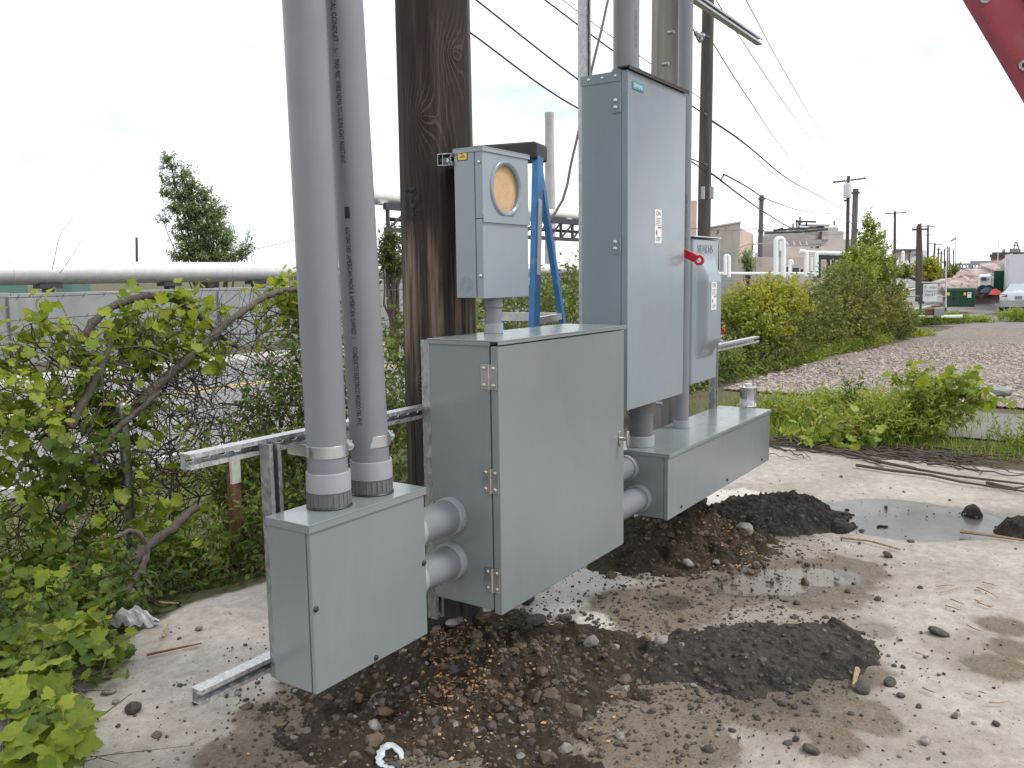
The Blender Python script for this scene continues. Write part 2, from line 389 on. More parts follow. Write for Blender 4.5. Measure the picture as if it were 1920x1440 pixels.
# ------------------------------------------------------------------ ground materials
def dirtmat():
    mt, t, b = nodes('soil and dead grass'); p = geo(t)
    n = noise(t, 1.2, 8, .7, p); f = noise(t, 40, 6, .75, p)
    c = ramp(t, n, [(.3, (.09, .07, .048)), (.5, (.13, .11, .07)), (.68, (.10, .12, .045))])
    c = mix(t, 1., c, ramp(t, f, [(.25, (.45,)*3), (.7, (1.25,)*3)]), 'MULTIPLY')
    S(t, b.inputs['Base Color'], c); b.inputs['Roughness'].default_value = .95; b.inputs['Specular IOR Level'].default_value = .2
    bump(t, b, f, .8, .02); return mt
SOIL = dirtmat()
def slabmat():
    mt, t, b = nodes('stained concrete'); p = geo(t)
    mud = attr(t, 'mud'); wet = attr(t, 'wet'); pow_ = attr(t, 'powder'); dk = attr(t, 'dark')
    big = noise(t, 1.6, 8, .65, p); mid = noise(t, 14, 8, .7, p); fine = noise(t, 260, 4, .7, p); gr = noise(t, 90, 5, .7, p)
    c = ramp(t, big, [(.3, (.285, .258, .232)), (.5, (.365, .332, .30)), (.7, (.44, .41, .38))])
    c = mix(t, 1., c, ramp(t, mid, [(.25, (.66, .645, .63)), (.62, (1.1,)*3)]), 'MULTIPLY')
    spk = ramp(t, noise(t, 75, 4, .75, p), [(.32, (.70, .68, .66)), (.45, (1,1,1)), (.6, (1.0,)*3), (.72, (1.18, 1.17, 1.15))])
    c = mix(t, 1., c, spk, 'MULTIPLY')
    sp = ramp(t, fine, [(.30, (.55, .53, .5)), (.42, (1, 1, 1)), (.62, (1.0,)*3), (.75, (1.25, 1.24, 1.22))])
    c = mix(t, 1., c, sp, 'MULTIPLY')
    dot = N(t, 'ShaderNodeTexVoronoi'); dot.inputs['Scale'].default_value = 55; t.links.new(p, dot.inputs['Vector'])
    dots = mth(t, 'MULTIPLY', ramp(t, dot.outputs['Distance'], [(.09, (1,1,1)), (.16, (0,0,0))]), ramp(t, mid, [(.45, (0,0,0)), (.6, (.8,)*3)]))
    c = mix(t, dots, c, (.08, .068, .055))
    md = ramp(t, gr, [(.25, (.070, .052, .036)), (.5, (.135, .105, .074)), (.75, (.22, .18, .13))])
    mf = mth(t, 'MULTIPLY', mud, ramp(t, mid, [(.2, (.55,)*3), (.6, (1,)*3)]), True)
    c = mix(t, mf, c, md)
    c = mix(t, mth(t, 'MULTIPLY', pow_, ramp(t, gr, [(.3, (.35,)*3), (.6, (1,1,1))])), c, (.58, .55, .51))
    c = mix(t, mth(t, 'MULTIPLY', dk, ramp(t, gr, [(.3, (1,1,1)), (.7, (.5,)*3)])), c, (.045, .038, .03))
    c = mix(t, mth(t, 'MULTIPLY', wet, .62), c, (.055, .048, .04))
    S(t, b.inputs['Base Color'], c)
    S(t, b.inputs['Roughness'], mth(t, 'SUBTRACT', .9, mth(t, 'MULTIPLY', wet, .80), True)); b.inputs['Specular IOR Level'].default_value = .4
    hh = mth(t, 'ADD', fine, mth(t, 'MULTIPLY', gr, mth(t, 'ADD', mth(t, 'MULTIPLY', mud, 3.), .6)))
    bump(t, b, mth(t, 'MULTIPLY', hh, mth(t, 'SUBTRACT', 1., mth(t, 'MULTIPLY', wet, .9))), .4, .006); return mt
SLAB = slabmat()
def gravelmat(name, c0, c1, c2, sc1=28.):
    mt, t, b = nodes(name); p = geo(t)
    v = N(t, 'ShaderNodeTexVoronoi'); v.inputs['Scale'].default_value = sc1; t.links.new(p, v.inputs['Vector'])
    r = ramp(t, v.outputs['Color'], [(.1, c0), (.5, c1), (.9, c2)])
    e = ramp(t, v.outputs['Distance'], [(.25, (1,1,1)), (.62, (.28,)*3)])
    c = mix(t, 1., r, e, 'MULTIPLY')
    band = ramp(t, noise(t, .55, 6, .65, mapping(t, p, (.35, 1.6, 1))), [(.46, (0,0,0)), (.68, (.7,)*3)])
    c = mix(t, band, c, (.20, .16, .125))
    S(t, b.inputs['Base Color'], c); b.inputs['Roughness'].default_value = .9
    bump(t, b, mth(t, 'SUBTRACT', 1., v.outputs['Distance']), .9, .02); return mt
GRAVEL = gravelmat('pale crushed stone', (.19, .155, .13), (.33, .28, .245), (.48, .43, .395), 26.)
def asphmat(name, col):
    mt, t, b = nodes(name); p = geo(t)
    f = noise(t, 160, 4, .7, p); g = noise(t, 1.1, 7, .65, p)
    c = ramp(t, g, [(.3, tuple(x*.8 for x in col)), (.7, tuple(x*1.2 for x in col))])
    c = mix(t, 1., c, ramp(t, f, [(.3, (.6,)*3), (.7, (1.35,)*3)]), 'MULTIPLY')
    S(t, b.inputs['Base Color'], c); b.inputs['Roughness'].default_value = .85; bump(t, b, f, .4, .006); return mt
ASPH = asphmat('worn asphalt', (.17, .155, .145)); ROADM = asphmat('road asphalt', (.20, .195, .195))
def mudmat(name, cs, scale=60, dust=None):
    mt, t, b = nodes(name); p = geo(t)
    g = noise(t, scale, 7, .75, p); g2 = noise(t, 9, 6, .7, p); f = noise(t, 420, 3, .7, p)
    c = ramp(t, g, [(.25, cs[0]), (.5, cs[1]), (.78, cs[2])])
    c = mix(t, ramp(t, g2, [(.45, (0,0,0)), (.65, (.7,)*3)]), c, cs[3])
    c = mix(t, 1., c, ramp(t, f, [(.3, (.5,)*3), (.7, (1.4,)*3)]), 'MULTIPLY')
    if dust: 
        nzz = N(t, 'ShaderNodeSeparateXYZ'); t.links.new(N(t, 'ShaderNodeNewGeometry').outputs['True Normal'], nzz.inputs[0])
        c = mix(t, mth(t, 'MULTIPLY', ramp(t, nzz.outputs['Z'], [(.70, (0,0,0)), (.93, (1,1,1))]), ramp(t, g, [(.35, (.15,)*3), (.6, (.9,)*3)])), c, dust)
    S(t, b.inputs['Base Color'], c); b.inputs['Roughness'].default_value = .92; b.inputs['Specular IOR Level'].default_value = .3
    bump(t, b, mth(t, 'ADD', g, mth(t, 'MULTIPLY', f, .4)), .9, .015); return mt
MUD = mudmat('dug soil', ((.020, .015, .010), (.058, .043, .029), (.15, .115, .08), (.030, .022, .016)))
TAR = mudmat('broken asphalt', ((.010, .010, .010), (.028, .025, .023), (.10, .085, .072), (.065, .053, .043)), 45, (.085, .069, .055))
STONEM = plain('grey stone', (.20, .185, .17), .85, 0, .45, 25, .4, 150)
STONED = plain('dark stone', (.06, .052, .046), .85, 0, .4, 25, .4, 150)
CHIP = plain('fresh wood chip', (.42, .235, .10), .8, 0, .35, 40)
# ------------------------------------------------------------------ ground sheet reaching the horizon
def axis(a, b, step, lo, hi, gr=1.22):
    mid_ = list(np.arange(a, b+1e-6, step)); L = []; x = a; s = step
    while x > lo: s *= gr; x -= s; L.append(x)
    Rr = []; x = mid_[-1]; s = step
    while x < hi: s *= gr; x += s; Rr.append(x)
    return np.array(L[::-1]+mid_+Rr)
xs = axis(-2, 60, .5, -3000, 4000); ys = axis(-6, 30, .35, -3000, 4000)
X, Y = np.meshgrid(xs, ys, indexing='ij')
Z = terrain(X, Y)-.012+.05*(fbm(X*.8, Y*.8, 3)-.5)*ss(4.0, 6, Y)*ss(60, 25, np.abs(X))*ss(8.2, 7, Y)-.06*((X < 7.0) & (Y < 2.9) & (X > -.3) & (Y > -1.4))
o = link('ground', grid_np('ground', X, Y, Z, SOIL)); setp(o, 'brown soil and sparse grass stretching to the horizon', 'ground', kind='structure')
# ------------------------------------------------------------------ the concrete slab
xs = np.arange(-.6, 8.4, .022); ys = np.arange(-1.6, 4.2, .022)
X, Y = np.meshgrid(xs, ys, indexing='ij')
edge = 3.50-.25*ss(2.6, 1.0, X)+.12*ss(3, 6, X)+.22*(fbm(X*1.7, Y*0+3, 5)-.5)+.06*(fbm(X*9, Y*9, 6)-.5)
xe = 7.55-.22*ss(2.0, -1., Y)*0+.35*(fbm(Y*1.1, X*0+1, 8)-.5)+.1*(fbm(X*7, Y*7, 9)-.5)
keep = (Y < edge) & (X < xe)
def blobs(lst):
    r_ = np.zeros_like(X)
    for px, py, r in lst:
        c = onz(px, py); d2 = ((X-c[0])**2+(Y-c[1])**2)/r**2; r_ = np.maximum(r_, np.exp(-d2))
    return r_
nz1 = fbm(X*2.3, Y*2.3, 11, 6); nz2 = fbm(X*9, Y*9, 13, 5)
mudb = blobs([(850,1400,.42),(1000,1300,.42),(1150,1270,.42),(1200,1390,.36),(1430,1300,.42),(1520,1240,.36),(1220,1140,.36),(1350,1085,.42),(1480,1085,.42),
  (1590,1065,.25),(1280,1045,.42),(700,1330,.36),(560,1410,.22),(520,1340,.16),(620,1300,.3),(450,1420,.16),(1885,1175,.13),(1870,1250,.16),(1900,1220,.14),(1650,1360,.10),(1560,1390,.12),(1400,980,.3),(1180,1000,.4),(940,1440,.5),(1330,1400,.2)])
nz3 = fbm(X*32, Y*32, 17, 4)
mud = ss(.36, .56, mudb+.6*(nz1-.5)+.35*(nz2-.5)+.3*(nz3-.5))
film = ss(.25, .75, blobs([(1350,1150,.8),(1000,1350,.8),(1500,1330,.55),(1200,1250,.8),(1450,1060,.7),(800,1400,.6),(1850,1230,.3)])+.7*(nz1-.5)+.25*(nz3-.5)); mud = np.maximum(mud, .42*film)
wet = ss(.42, .72, blobs([(1450,1090,.30),(1390,1100,.22),(1550,1080,.22),(1250,1130,.14),(1640,1182,.11)])+.5*(nz1-.5))
pr = blobs([(1690,970,.52),(1625,966,.40),(1762,974,.42)]); wet = np.maximum(wet, ss(.36, .50, pr+.12*(nz2-.5))*.8)
pr2 = blobs([(1450,1090,.26),(1530,1080,.2),(1390,1102,.16)]); pr3 = blobs([(1640,1182,.10)])
powd = ss(.52, .70, blobs([(1090,1090,.26),(1040,1130,.2),(1110,1165,.13),(1140,1090,.2),(1340,940,.34),(1400,930,.25)])+.75*(nz2-.5)+.2*(nz1-.5))
wet = wet*(1-powd)
dark = ss(.55, .8, np.maximum(np.exp(-((Y-edge)/.09)**2), np.exp(-((X-xe)/.10)**2))+.6*(nz1-.5))*.85
dark = np.maximum(dark, ss(.5, .75, blobs([(1440,1290,.30),(1560,1270,.22),(1480,1000,.2),(1340,1010,.3)])+.4*(nz2-.5))*.55)
Z = .004+(.010*(nz1-.5)+.006*(nz2-.5)*(.4+mud))*(1-.8*ss(.15, .5, pr))+.005*(nz3-.5)*mud-.030*ss(.30, .62, pr)-.016*ss(.3, .9, pr2)-.016*ss(.3, .9, pr3)-.03*np.clip(((Y-edge+.05)/.1), 0, 1)
o = link('concrete_slab', grid_np('concrete_slab', X, Y, Z, SLAB, True, dict(mud=mud, wet=wet, powder=powd, dark=dark), keep))
setp(o, 'pale concrete slab stained with brown mud under the equipment rack', 'slab', kind='structure')
def sheet(name, label, cat, mat, inside, x0, x1, y0, y1, step, dz, kind='structure', zfun=None):
    xs = np.arange(x0, x1+step, step); ys = np.arange(y0, y1+step, step)
    A, B = np.meshgrid(xs, ys, indexing='ij')
    Zz = terrain(A, B)+dz if zfun is None else zfun(A, B)
    return setp(link(name, grid_np(name, A, B, Zz, mat, True, None, inside(A, B))), label, cat, None, kind)
sheet('gravel_lot', 'pale crushed stone lot beyond the weeds', 'gravel', GRAVEL,
      lambda A, B: (A > 10.9+.5*(fbm(A*.9, B*.9, 21)-.5)+.5*ss(.5, 2.5, B)) & (B < 4.1+.7*(fbm(A*.35, B*0, 22)-.5)+.02*(A-11)) & (A < 41+2.5*(fbm(A*.3, B*.3, 23)-.5)),
      10, 43, -14, 6, .12, .006, zfun=lambda A, B: terrain(A, B)+.008+.05*(fbm(A*.8, B*2.2, 24)-.5))
sheet('asphalt_pad', 'grey worn asphalt pad between weeds and the stone lot', 'pavement', ASPH,
      lambda A, B: (A > 8.75+.25*(fbm(A, B*1.3, 31)-.5)) & (A < 10.6+.35*(fbm(A, B*1.3, 32)-.5)) & (B < 2.6), 8.3, 11.2, -6, 2.8, .05, .006)
sheet('driveway', 'worn grey driveway leading to the dumpster and car', 'driveway', ASPH,
      lambda A, B: (B < 6.6+.06*(A-40)+.8*(fbm(A*.3, B*.3, 33)-.5)), 40, 160, -30, 14, .5, .004)
# the road behind the fence, with kerbs and painted lines
RZ = -.60
def flat(name, label, cat, mat, x0, x1, y0, y1, z, kind='structure', th=.0):
    n = 120; xs = np.linspace(x0, x1, n); A, B = np.meshgrid(xs, np.array([y0, y1]), indexing='ij')
    return setp(link(name, grid_np(name, A, B, RZ+z-.36*ss(9, 42, A)+0*B, mat, True)), label, cat, None, kind)
flat('road', 'grey asphalt road running behind the chain link fence', 'road', ROADM, -40, 400, 8.6, 17.2, .06)
YEL = plain('yellow road paint', (.55, .40, .10), .8, 0, .2, 12); WPT = plain('white road paint', (.5, .5, .48), .8, 0, .2, 12)
flat('centre_line', 'nearer of the two yellow centre lines on the road', 'road marking', YEL, -40, 400, 13.72, 13.86, .064)
flat('centre_line', 'farther of the two yellow centre lines on the road', 'road marking', YEL, -40, 400, 14.02, 14.16, .064)
flat('edge_line', 'white edge line along the near side of the road', 'road marking', WPT, -40, 400, 9.0, 9.14, .064)
KERB = plain('pale kerb concrete', (.40, .385, .36), .85, 0, .12, 6)
b = MB()
for i in range(40):
    x0 = -20+i*3.; z = RZ+.06-.36*float(ss(9, 42, x0)); b.box(x0, x0+2.985, 17.2, 17.55, z-.2, z+.14)
b.build('kerb', KERB, None, label='pale concrete kerb on the far side of the road', cat='kerb', kind='structure')
flat('sidewalk', 'pale sidewalk beyond the far kerb of the road', 'sidewalk', KERB, -40, 200, 17.56, 19.0, .17)
sheet('concrete_slab', 'stretch of concrete slab on the near side, behind the viewer', 'slab', SLAB, lambda A, B: A < 7.5, -9, 7.5, -11, -1.62, .15, -.002)
# ------------------------------------------------------------------ puddles
def watermat(name, col, rough=.03):
    mt, t, b = nodes(name); p = geo(t)
    c = ramp(t, noise(t, 5, 5, .6, p), [(.3, tuple(x*.7 for x in col)), (.7, tuple(x*1.25 for x in col))])
    S(t, b.inputs['Base Color'], c); b.inputs['Roughness'].default_value = rough; b.inputs['IOR'].default_value = 1.4
    bump(t, b, noise(t, 14, 2, .5, p), .03, .004); return mt
WATER = watermat('muddy water', (.14, .132, .124), .24); WATER2 = watermat('thin wet film', (.14, .118, .094), .22)
def puddle(label, pts, mat, seed, z=.016):
    c = np.array([onz(px, py) for px, py in pts])[:, :2]; ctr = c.mean(0)
    ang = np.arctan2(c[:, 1]-ctr[1], c[:, 0]-ctr[0]); rad = np.hypot(*(c-ctr).T); o_ = np.argsort(ang); ang, rad = ang[o_], rad[o_]
    n = 96; a = np.linspace(-math.pi, math.pi, n, endpoint=False); r = np.interp(a, ang, rad, period=2*math.pi)
    r = np.convolve(np.r_[r[-5:], r, r[:5]], np.ones(9)/9, 'same')[5:-5]; r *= 1+.16*(fbm(np.cos(a)*3+5, np.sin(a)*3+5, seed)-.5)
    b = MB(); V = [(ctr[0], ctr[1], z)]+[(ctr[0]+r[i]*math.cos(a[i]), ctr[1]+r[i]*math.sin(a[i]), z) for i in range(n)]
    b.add(V, [(0, i+1, (i+1) % n+1) for i in range(n)])
    return b.build('puddle', mat, None, 0, label=label, cat='puddle', kind='structure')
puddle('large round puddle reflecting the sky beside the far asphalt lump', [(1500,962),(1560,920),(1690,900),(1820,916),(1910,966),(1890,1002),(1800,1036),(1690,1046),(1580,1024),(1520,990)], WATER, 1, -.0065)
puddle('shallow brown puddle in front of the second soil mound', [(1350,1108),(1400,1075),(1480,1058),(1580,1056),(1640,1080),(1600,1108),(1510,1126),(1420,1136)], WATER2, 2, -.0045)
puddle('tiny puddle between the broken asphalt slab and clean concrete', [(1590,1180),(1615,1166),(1665,1166),(1700,1182),(1665,1198),(1615,1198)], WATER2, 3, -.0045)
# ------------------------------------------------------------------ soil mounds and lumps of broken asphalt
def heap(name, label, cat, mat, px, py, rx, ry, h, seed, plateau=0., rough=.35, rot=0., res=.011, lean=0., cfix=None):
    c = onz(px, py) if cfix is None else np.array(cfix, float); R_ = max(rx, ry)*1.5
    xs = np.arange(-R_, R_, res); A, B = np.meshgrid(xs, xs, indexing='ij')
    cu, su = math.cos(rot), math.sin(rot); U = (A*cu+B*su)/rx; V = (-A*su+B*cu)/ry
    wob = .8*(fbm(A*3.2+seed, B*3.2, seed)-.5)+.45*(fbm(A*11, B*11, seed+3)-.5)
    d = np.hypot(U, V)*(1-wob)
    n1 = fbm(A*7+9, B*7, seed+5, 5); n2 = fbm(A*28, B*28, seed+7, 4)
    if plateau:
        prof = ss(1.0, plateau, d); Zz = h*prof*(1+.9*(n1-.5)+lean*U)+.35*h*(n2-.5)*prof*rough*2+h*.4*(np.abs(fbm(A*14, B*14, seed+4)-.5))*prof+h*.45*(fbm(A*45, B*45, seed+6)-.5)*ss(.02, .2, prof)
    else:
        prof = np.clip(1-d, 0, 1)**1.25; Zz = h*prof*(1+rough*(n1-.5)*2)+rough*.13*(n2-.5)*ss(0, .25, prof)
        Zz += rough*.09*(n1-.5)*ss(0, .12, prof)
    keep_ = d < 1.04
    o = link(name, grid_np(name, A+c[0], B+c[1], Zz+.003-.03*(d > .99), mat, True, None, keep_))
    heap.reg.append((c, rx, ry, rot, h, A+c[0], B+c[1], Zz, keep_))
    return setp(o, label, cat)
heap.reg = []
P1 = (2.60, 2.08); P2 = (4.72, 2.05)
heap('dirt_mound', 'dark dug soil mounded round the base of the near pole', 'mound', MUD, 0, 0, .70, .58, .21, 41, 0, .60, -.6, cfix=(2.46, 1.93, 0))
heap('dirt_mound', 'dark dug soil mounded round the base of the second pole', 'mound', MUD, 0, 0, .66, .52, .27, 52, 0, .65, -.2, cfix=(4.52, 1.92, 0))
heap('asphalt_lump', 'thick slab of broken asphalt in front of the big cabinet', 'rubble', TAR, 1420, 1232, .52, .34, .058, 66, .60, .5, -.75, lean=.2)
heap('asphalt_lump', 'black lump of broken asphalt between second mound and puddle', 'rubble', TAR, 1440, 978, .66, .34, .11, 74, .45, .5, -.6)
heap('asphalt_lump', 'small black asphalt lump at the right edge beside a twig', 'rubble', TAR, 1912, 1000, .13, .10, .075, 85, .55, .5, .2)
heap('asphalt_lump', 'small dark clod lying at the near rim of the round puddle', 'rubble', TAR, 1576, 994, .085, .06, .06, 86, .5, .5, .2)
heap('asphalt_lump', 'small dark clod lying at the right rim of the round puddle', 'rubble', TAR, 1822, 965, .085, .06, .05, 87, .5, .5, .2)
def gz(x, y):
    z = .006
    for c, rx, ry, rot, h, A, B, Zz, kp in heap.reg:
        i = int(round((x-A[0, 0])/(A[1, 0]-A[0, 0]))); j = int(round((y-B[0, 0])/(B[0, 1]-B[0, 0])))
        if 0 <= i < A.shape[0] and 0 <= j < A.shape[1] and kp[i, j]: z = max(z, float(Zz[i, j]))
    return z
ICO_V = None
def ico():
    p = (1+5**.5)/2
    v = np.array([(-1,p,0),(1,p,0),(-1,-p,0),(1,-p,0),(0,-1,p),(0,1,p),(0,-1,-p),(0,1,-p),(p,0,-1),(p,0,1),(-p,0,-1),(-p,0,1)])/math.hypot(1, p)
    f = np.array([(0,11,5),(0,5,1),(0,1,7),(0,7,10),(0,10,11),(1,5,9),(5,11,4),(11,10,2),(10,7,6),(7,1,8),(3,9,4),(3,4,2),(3,2,6),(3,6,8),(3,8,9),(4,9,5),(2,4,11),(6,2,10),(8,6,7),(9,8,1)])
    return v, f
IV, IF = ico()
def rand_rot(n):
    q = rng.normal(size=(n, 4)); q /= np.linalg.norm(q, axis=1)[:, None]; w_, x, y, z = q.T
    return np.stack([np.stack([1-2*(y*y+z*z), 2*(x*y-z*w_), 2*(x*z+y*w_)], -1), np.stack([2*(x*y+z*w_), 1-2*(x*x+z*z), 2*(y*z-x*w_)], -1), np.stack([2*(x*z-y*w_), 2*(y*z+x*w_), 1-2*(x*x+y*y)], -1)], 1)
def stones_mesh(name, P_, size, mat, flat_=.6):
    n = len(P_); jit = 1+.5*(rng.random((n, 12, 1))-.5); Rr = rand_rot(n)
    V = np.einsum('nij,nkj->nki', Rr, IV[None]*jit*rng.uniform(.6, 1.2, (n, 1, 3)))*size[:, None, None]; V[:, :, 2] *= flat_
    V = V+P_[:, None, :]; F = IF[None]+12*np.arange(n)[:, None, None]
    return mesh_np(name, V.reshape(-1, 3), F.reshape(-1, 3), np.full(n*20, 3), mat)
def scatter_px(n, fn):
    out_ = []
    while len(out_) < n:
        px, py = fn(); p = onz(px, py); out_.append((p[0], p[1], gz(p[0], p[1])))
    return np.array(out_)
def near(c, sx, sy, n):
    q = np.stack([rng.normal(c[0], sx, n), rng.normal(c[1], sy, n)], 1); return np.array([(x, y, gz(x, y)) for x, y in q])
Pa = np.concatenate([near((2.46, 1.85), .46, .40, 5200), near((4.5, 1.8), .38, .32, 2600), near((3.1, 1.35), .6, .5, 900), near((3.35, 1.08), .34, .24, 1100), near((5.2, 1.4), .6, .5, 300)])
setp(link('soil_crumbs', stones_mesh('soil_crumbs', Pa, rng.gamma(1.3, .0028, len(Pa))+.0015, STONED, .8)), 'dark crumbs of soil and asphalt strewn round the mounds', 'debris', None, 'stuff')
Pb = np.concatenate([near((2.46, 1.8), .5, .45, 900), near((4.5, 1.7), .42, .36, 420), near((3.2, 1.2), .7, .6, 220)])
setp(link('pale_grit', stones_mesh('pale_grit', Pb, rng.gamma(1.3, .0027, len(Pb))+.0015, STONEM, .8)), 'pale grit mixed into the dug soil', 'grit', None, 'stuff')
CLOD = plain('brown clod', (.10, .075, .052), .95, 0, .4, 30, .5, 120)
Pk = np.concatenate([near((2.46, 1.85), .36, .32, 900), near((4.5, 1.85), .30, .26, 480)])
setp(link('soil_clods', stones_mesh('soil_clods', Pk, rng.gamma(2.2, .004, len(Pk))+.004, CLOD, .8)), 'brown clods crumbling off the two soil mounds', 'soil', None, 'stuff')
Pc = scatter_px(1000, lambda: (rng.uniform(150, 1920), 800+640*rng.random()**.8))
Pc = Pc[(Pc[:, 1] < 3.3) & (Pc[:, 0] < 7.4)]
setp(link('black_grit', stones_mesh('black_grit', Pc, rng.gamma(1.2, .0018, len(Pc))+.001, STONED, .7)), 'black specks of grit scattered over the concrete slab', 'grit', None, 'stuff')
def chips(name, P_, L, mat, label, w_=.3):
    n = len(P_); Rr = rand_rot(n); T = np.array([(-.5,-.2*w_,0),(.2,-.6*w_,-.05),(.5,.1*w_,.12),(-.1,.6*w_,.06)])
    V = np.einsum('nij,kj->nki', Rr, T)*L[:, None, None]; V[:, :, 2] *= .5; V = V+P_[:, None, :]+np.array([0, 0, .006])
    me = mesh_np(name, V.reshape(-1, 3), np.arange(4*n), np.full(n, 4), mat)
    return setp(link(name, me), label, 'debris', None, 'stuff')
ca = onz(850, 1262, .16); cb = onz(1360, 1000, .1)
Pd = np.concatenate([near((ca[0], ca[1]), .09, .08, 420), near((ca[0]+.16, ca[1]+.12), .08, .07, 200), near((2.35, 1.75), .3, .25, 160)])
chips('wood_chips', Pd, rng.uniform(.006, .024, len(Pd)), CHIP, 'orange wood chips spilled on the near soil mound', .6)
Pe = np.concatenate([near((cb[0]-.1, cb[1]), .16, .14, 170)])
chips('wood_chips', Pe, rng.uniform(.008, .024, len(Pe)), CHIP, 'orange wood chips spilled on the second soil mound', .6)
Pg = np.stack([11+16*rng.random(38000)**1.6, rng.uniform(-3, 4.0, 38000)], 1); Pg = np.column_stack([Pg, terrain(Pg[:, 0], Pg[:, 1])+.015])
CRUSH = plain('crushed stone piece', (.345, .292, .26), .9, 0, .55, 9)
setp(link('crushed_stone', stones_mesh('crushed_stone', Pg, rng.gamma(2.0, .0055, len(Pg))+.006, CRUSH, .7)), 'pale crushed stones covering the lot', 'gravel', None, 'stuff')
# larger loose stones: each its own object
def stone(px, py, r, label, mat=STONEM, group=None, zz=None):
    p = onz(px, py); z = gz(p[0], p[1]); v, f = IV.copy(), IF
    import bmesh
    bm_ = bmesh.new(); bmesh.ops.create_icosphere(bm_, subdivisions=2, radius=1)
    sd_ = rng.integers(1000); fl = rng.uniform(.45, .75); st = rng.uniform(.75, 1.35)
    pl = rng.normal(size=(7, 3)); pl /= np.linalg.norm(pl, axis=1)[:, None]
    for vv in bm_.verts:
        c = np.array(vv.co); d = pl @ c; k = np.max(np.clip(d-.72, 0, 1)); c = c*(1-k)*(1+.18*(vn(c[0]*3+sd_, c[1]*3+c[2]*2, sd_)-.5))
        vv.co = Vector((c[0]*st*r, c[1]*r, c[2]*r*fl))
    me = bpy.data.meshes.new('stone'); bm_.to_mesh(me); bm_.free(); me.materials.append(mat)
    o = link('stone', me, None, (p[0], p[1], z+r*fl*.5)); o.rotation_euler = (rng.uniform(-.3, .3), rng.uniform(-.3, .3), rng.uniform(0, 6))
    return setp(o, label, 'stone', group)
stone(205,1303,.030,'brown stone beside the vine left of the lower strut'); stone(252,1336,.030,'dark stone in front of the brown one beside the vine', STONED)
stone(217,1322,.016,'pebble touching the brown stone beside the vine'); stone(462,1256,.030,'dark stone just above the lower strut end', STONED)
stone(373,1183,.018,'reddish brown stone on the slab left of the junction box')
stone(700,1370,.034,'grey stone halfway down the near soil mound'); stone(1060,1412,.03,'pale grey stone near the bottom edge, right of the plastic ring')
stone(855,1268,.038,'grey stone among the orange chips on the near mound'); stone(1110,1235,.034,'pale broken stone right of the near mound')
stone(1150,1222,.03,'pale stone next to the broken stone right of the mound'); stone(1240,1225,.036,'grey stone against the left end of the asphalt slab')
stone(1395,1022,.055,'long grey stone on the right flank of the second mound'); stone(1290,1072,.035,'pale stone at the foot of the second mound')
stone(1757,1190,.040,'flat dark stone alone on clean concrete at right', STONED); stone(1520,1412,.032,'dark stone near the bottom edge at right', STONED)
stone(1617,1297,.030,'brown stone beside the stick by the asphalt slab', STONED); stone(1735,1395,.025,'flat stone near the bottom right corner')
stone(1060,1165,.035,'brown stone lying in white powder behind the big cabinet', STONED); stone(1005,1190,.05,'brown clod on the right shoulder of the near mound', STONED)
stone(1665,1045,.03,'dark stone below the round puddle', STONED); stone(1668,1285,.028,'dark stone right of the asphalt slab', STONED)
for px, py in [(1500,1395),(1725,1330),(1790,1350),(1690,1310),(1480,1300),(1300,1290),(1260,1330),(1100,1330),(1160,1390),(980,1420),(900,1390),(640,1440),(760,1420),(1590,1110),(1640,1130),(1500,1130),(1440,1120),(1570,1090),(330,1200),(520,1240),(560,1300),(1870,1360),(1620,1230),(1240,1070),(1350,1060)]:
    stone(px+rng.uniform(-8, 8), py+rng.uniform(-5, 5), rng.uniform(.010, .020), 'small loose pebble scattered on the slab', STONED if rng.random() < .6 else STONEM, 'loose pebbles on the slab')
def twig(pts, r, label, mat=BARK, name='twig', cat='twig', z=.02, n=6):
    q = [onz(px, py, z) for px, py in pts]
    return MB().tube(q, [r*(1-.5*i/max(1, len(q)-1)) for i in range(len(q))], n).build(name, mat, None, label=label, cat=cat)
DRY = plain('dry straw twig', (.30, .22, .13), .85, 0, .3, 40)
RUST = plain('rust', (.16, .075, .04), .85, 0, .35, 30, .3, 100)
twig([(1800,996),(1860,1004),(1925,1014)], .012, 'dry stick pointing at the asphalt lump by the right edge', DRY)
twig([(1575,1008),(1630,1014),(1688,1030)], .008, 'thin dry stick below the round puddle', DRY)
twig([(1607,1255),(1600,1285)], .012, 'short pale stick leaning beside the asphalt slab', DRY)
twig([(275,1228),(330,1216),(378,1206)], .006, 'thin rusty rod on the slab left of the junction box', RUST, 'rusty_rod', 'rod')
twig([(298,1130),(335,1131)], .007, 'short pale twig at the foot of the shrubs', DRY); twig([(306,1195),(315,1170)], .007, 'tiny pale twig beside the grey plastic scrap', DRY)
for i in range(18):
    px, py = rng.uniform(1680, 1915), rng.uniform(1080, 1440)
    if i < 10: px, py = rng.uniform(1740, 1900), rng.uniform(1085, 1135)
    a = rng.normal(.3, .5); l = rng.uniform(12, 42)
    twig([(px, py), (px+l*.5, py+l*.5*math.sin(a)*.5+rng.uniform(-2, 2)), (px+l, py+l*math.sin(a)*.5)], .0035, 'thin brown stalk strewn on the concrete at right', DRY, 'straw', 'straw')['group'] = 'stalks strewn on the slab'
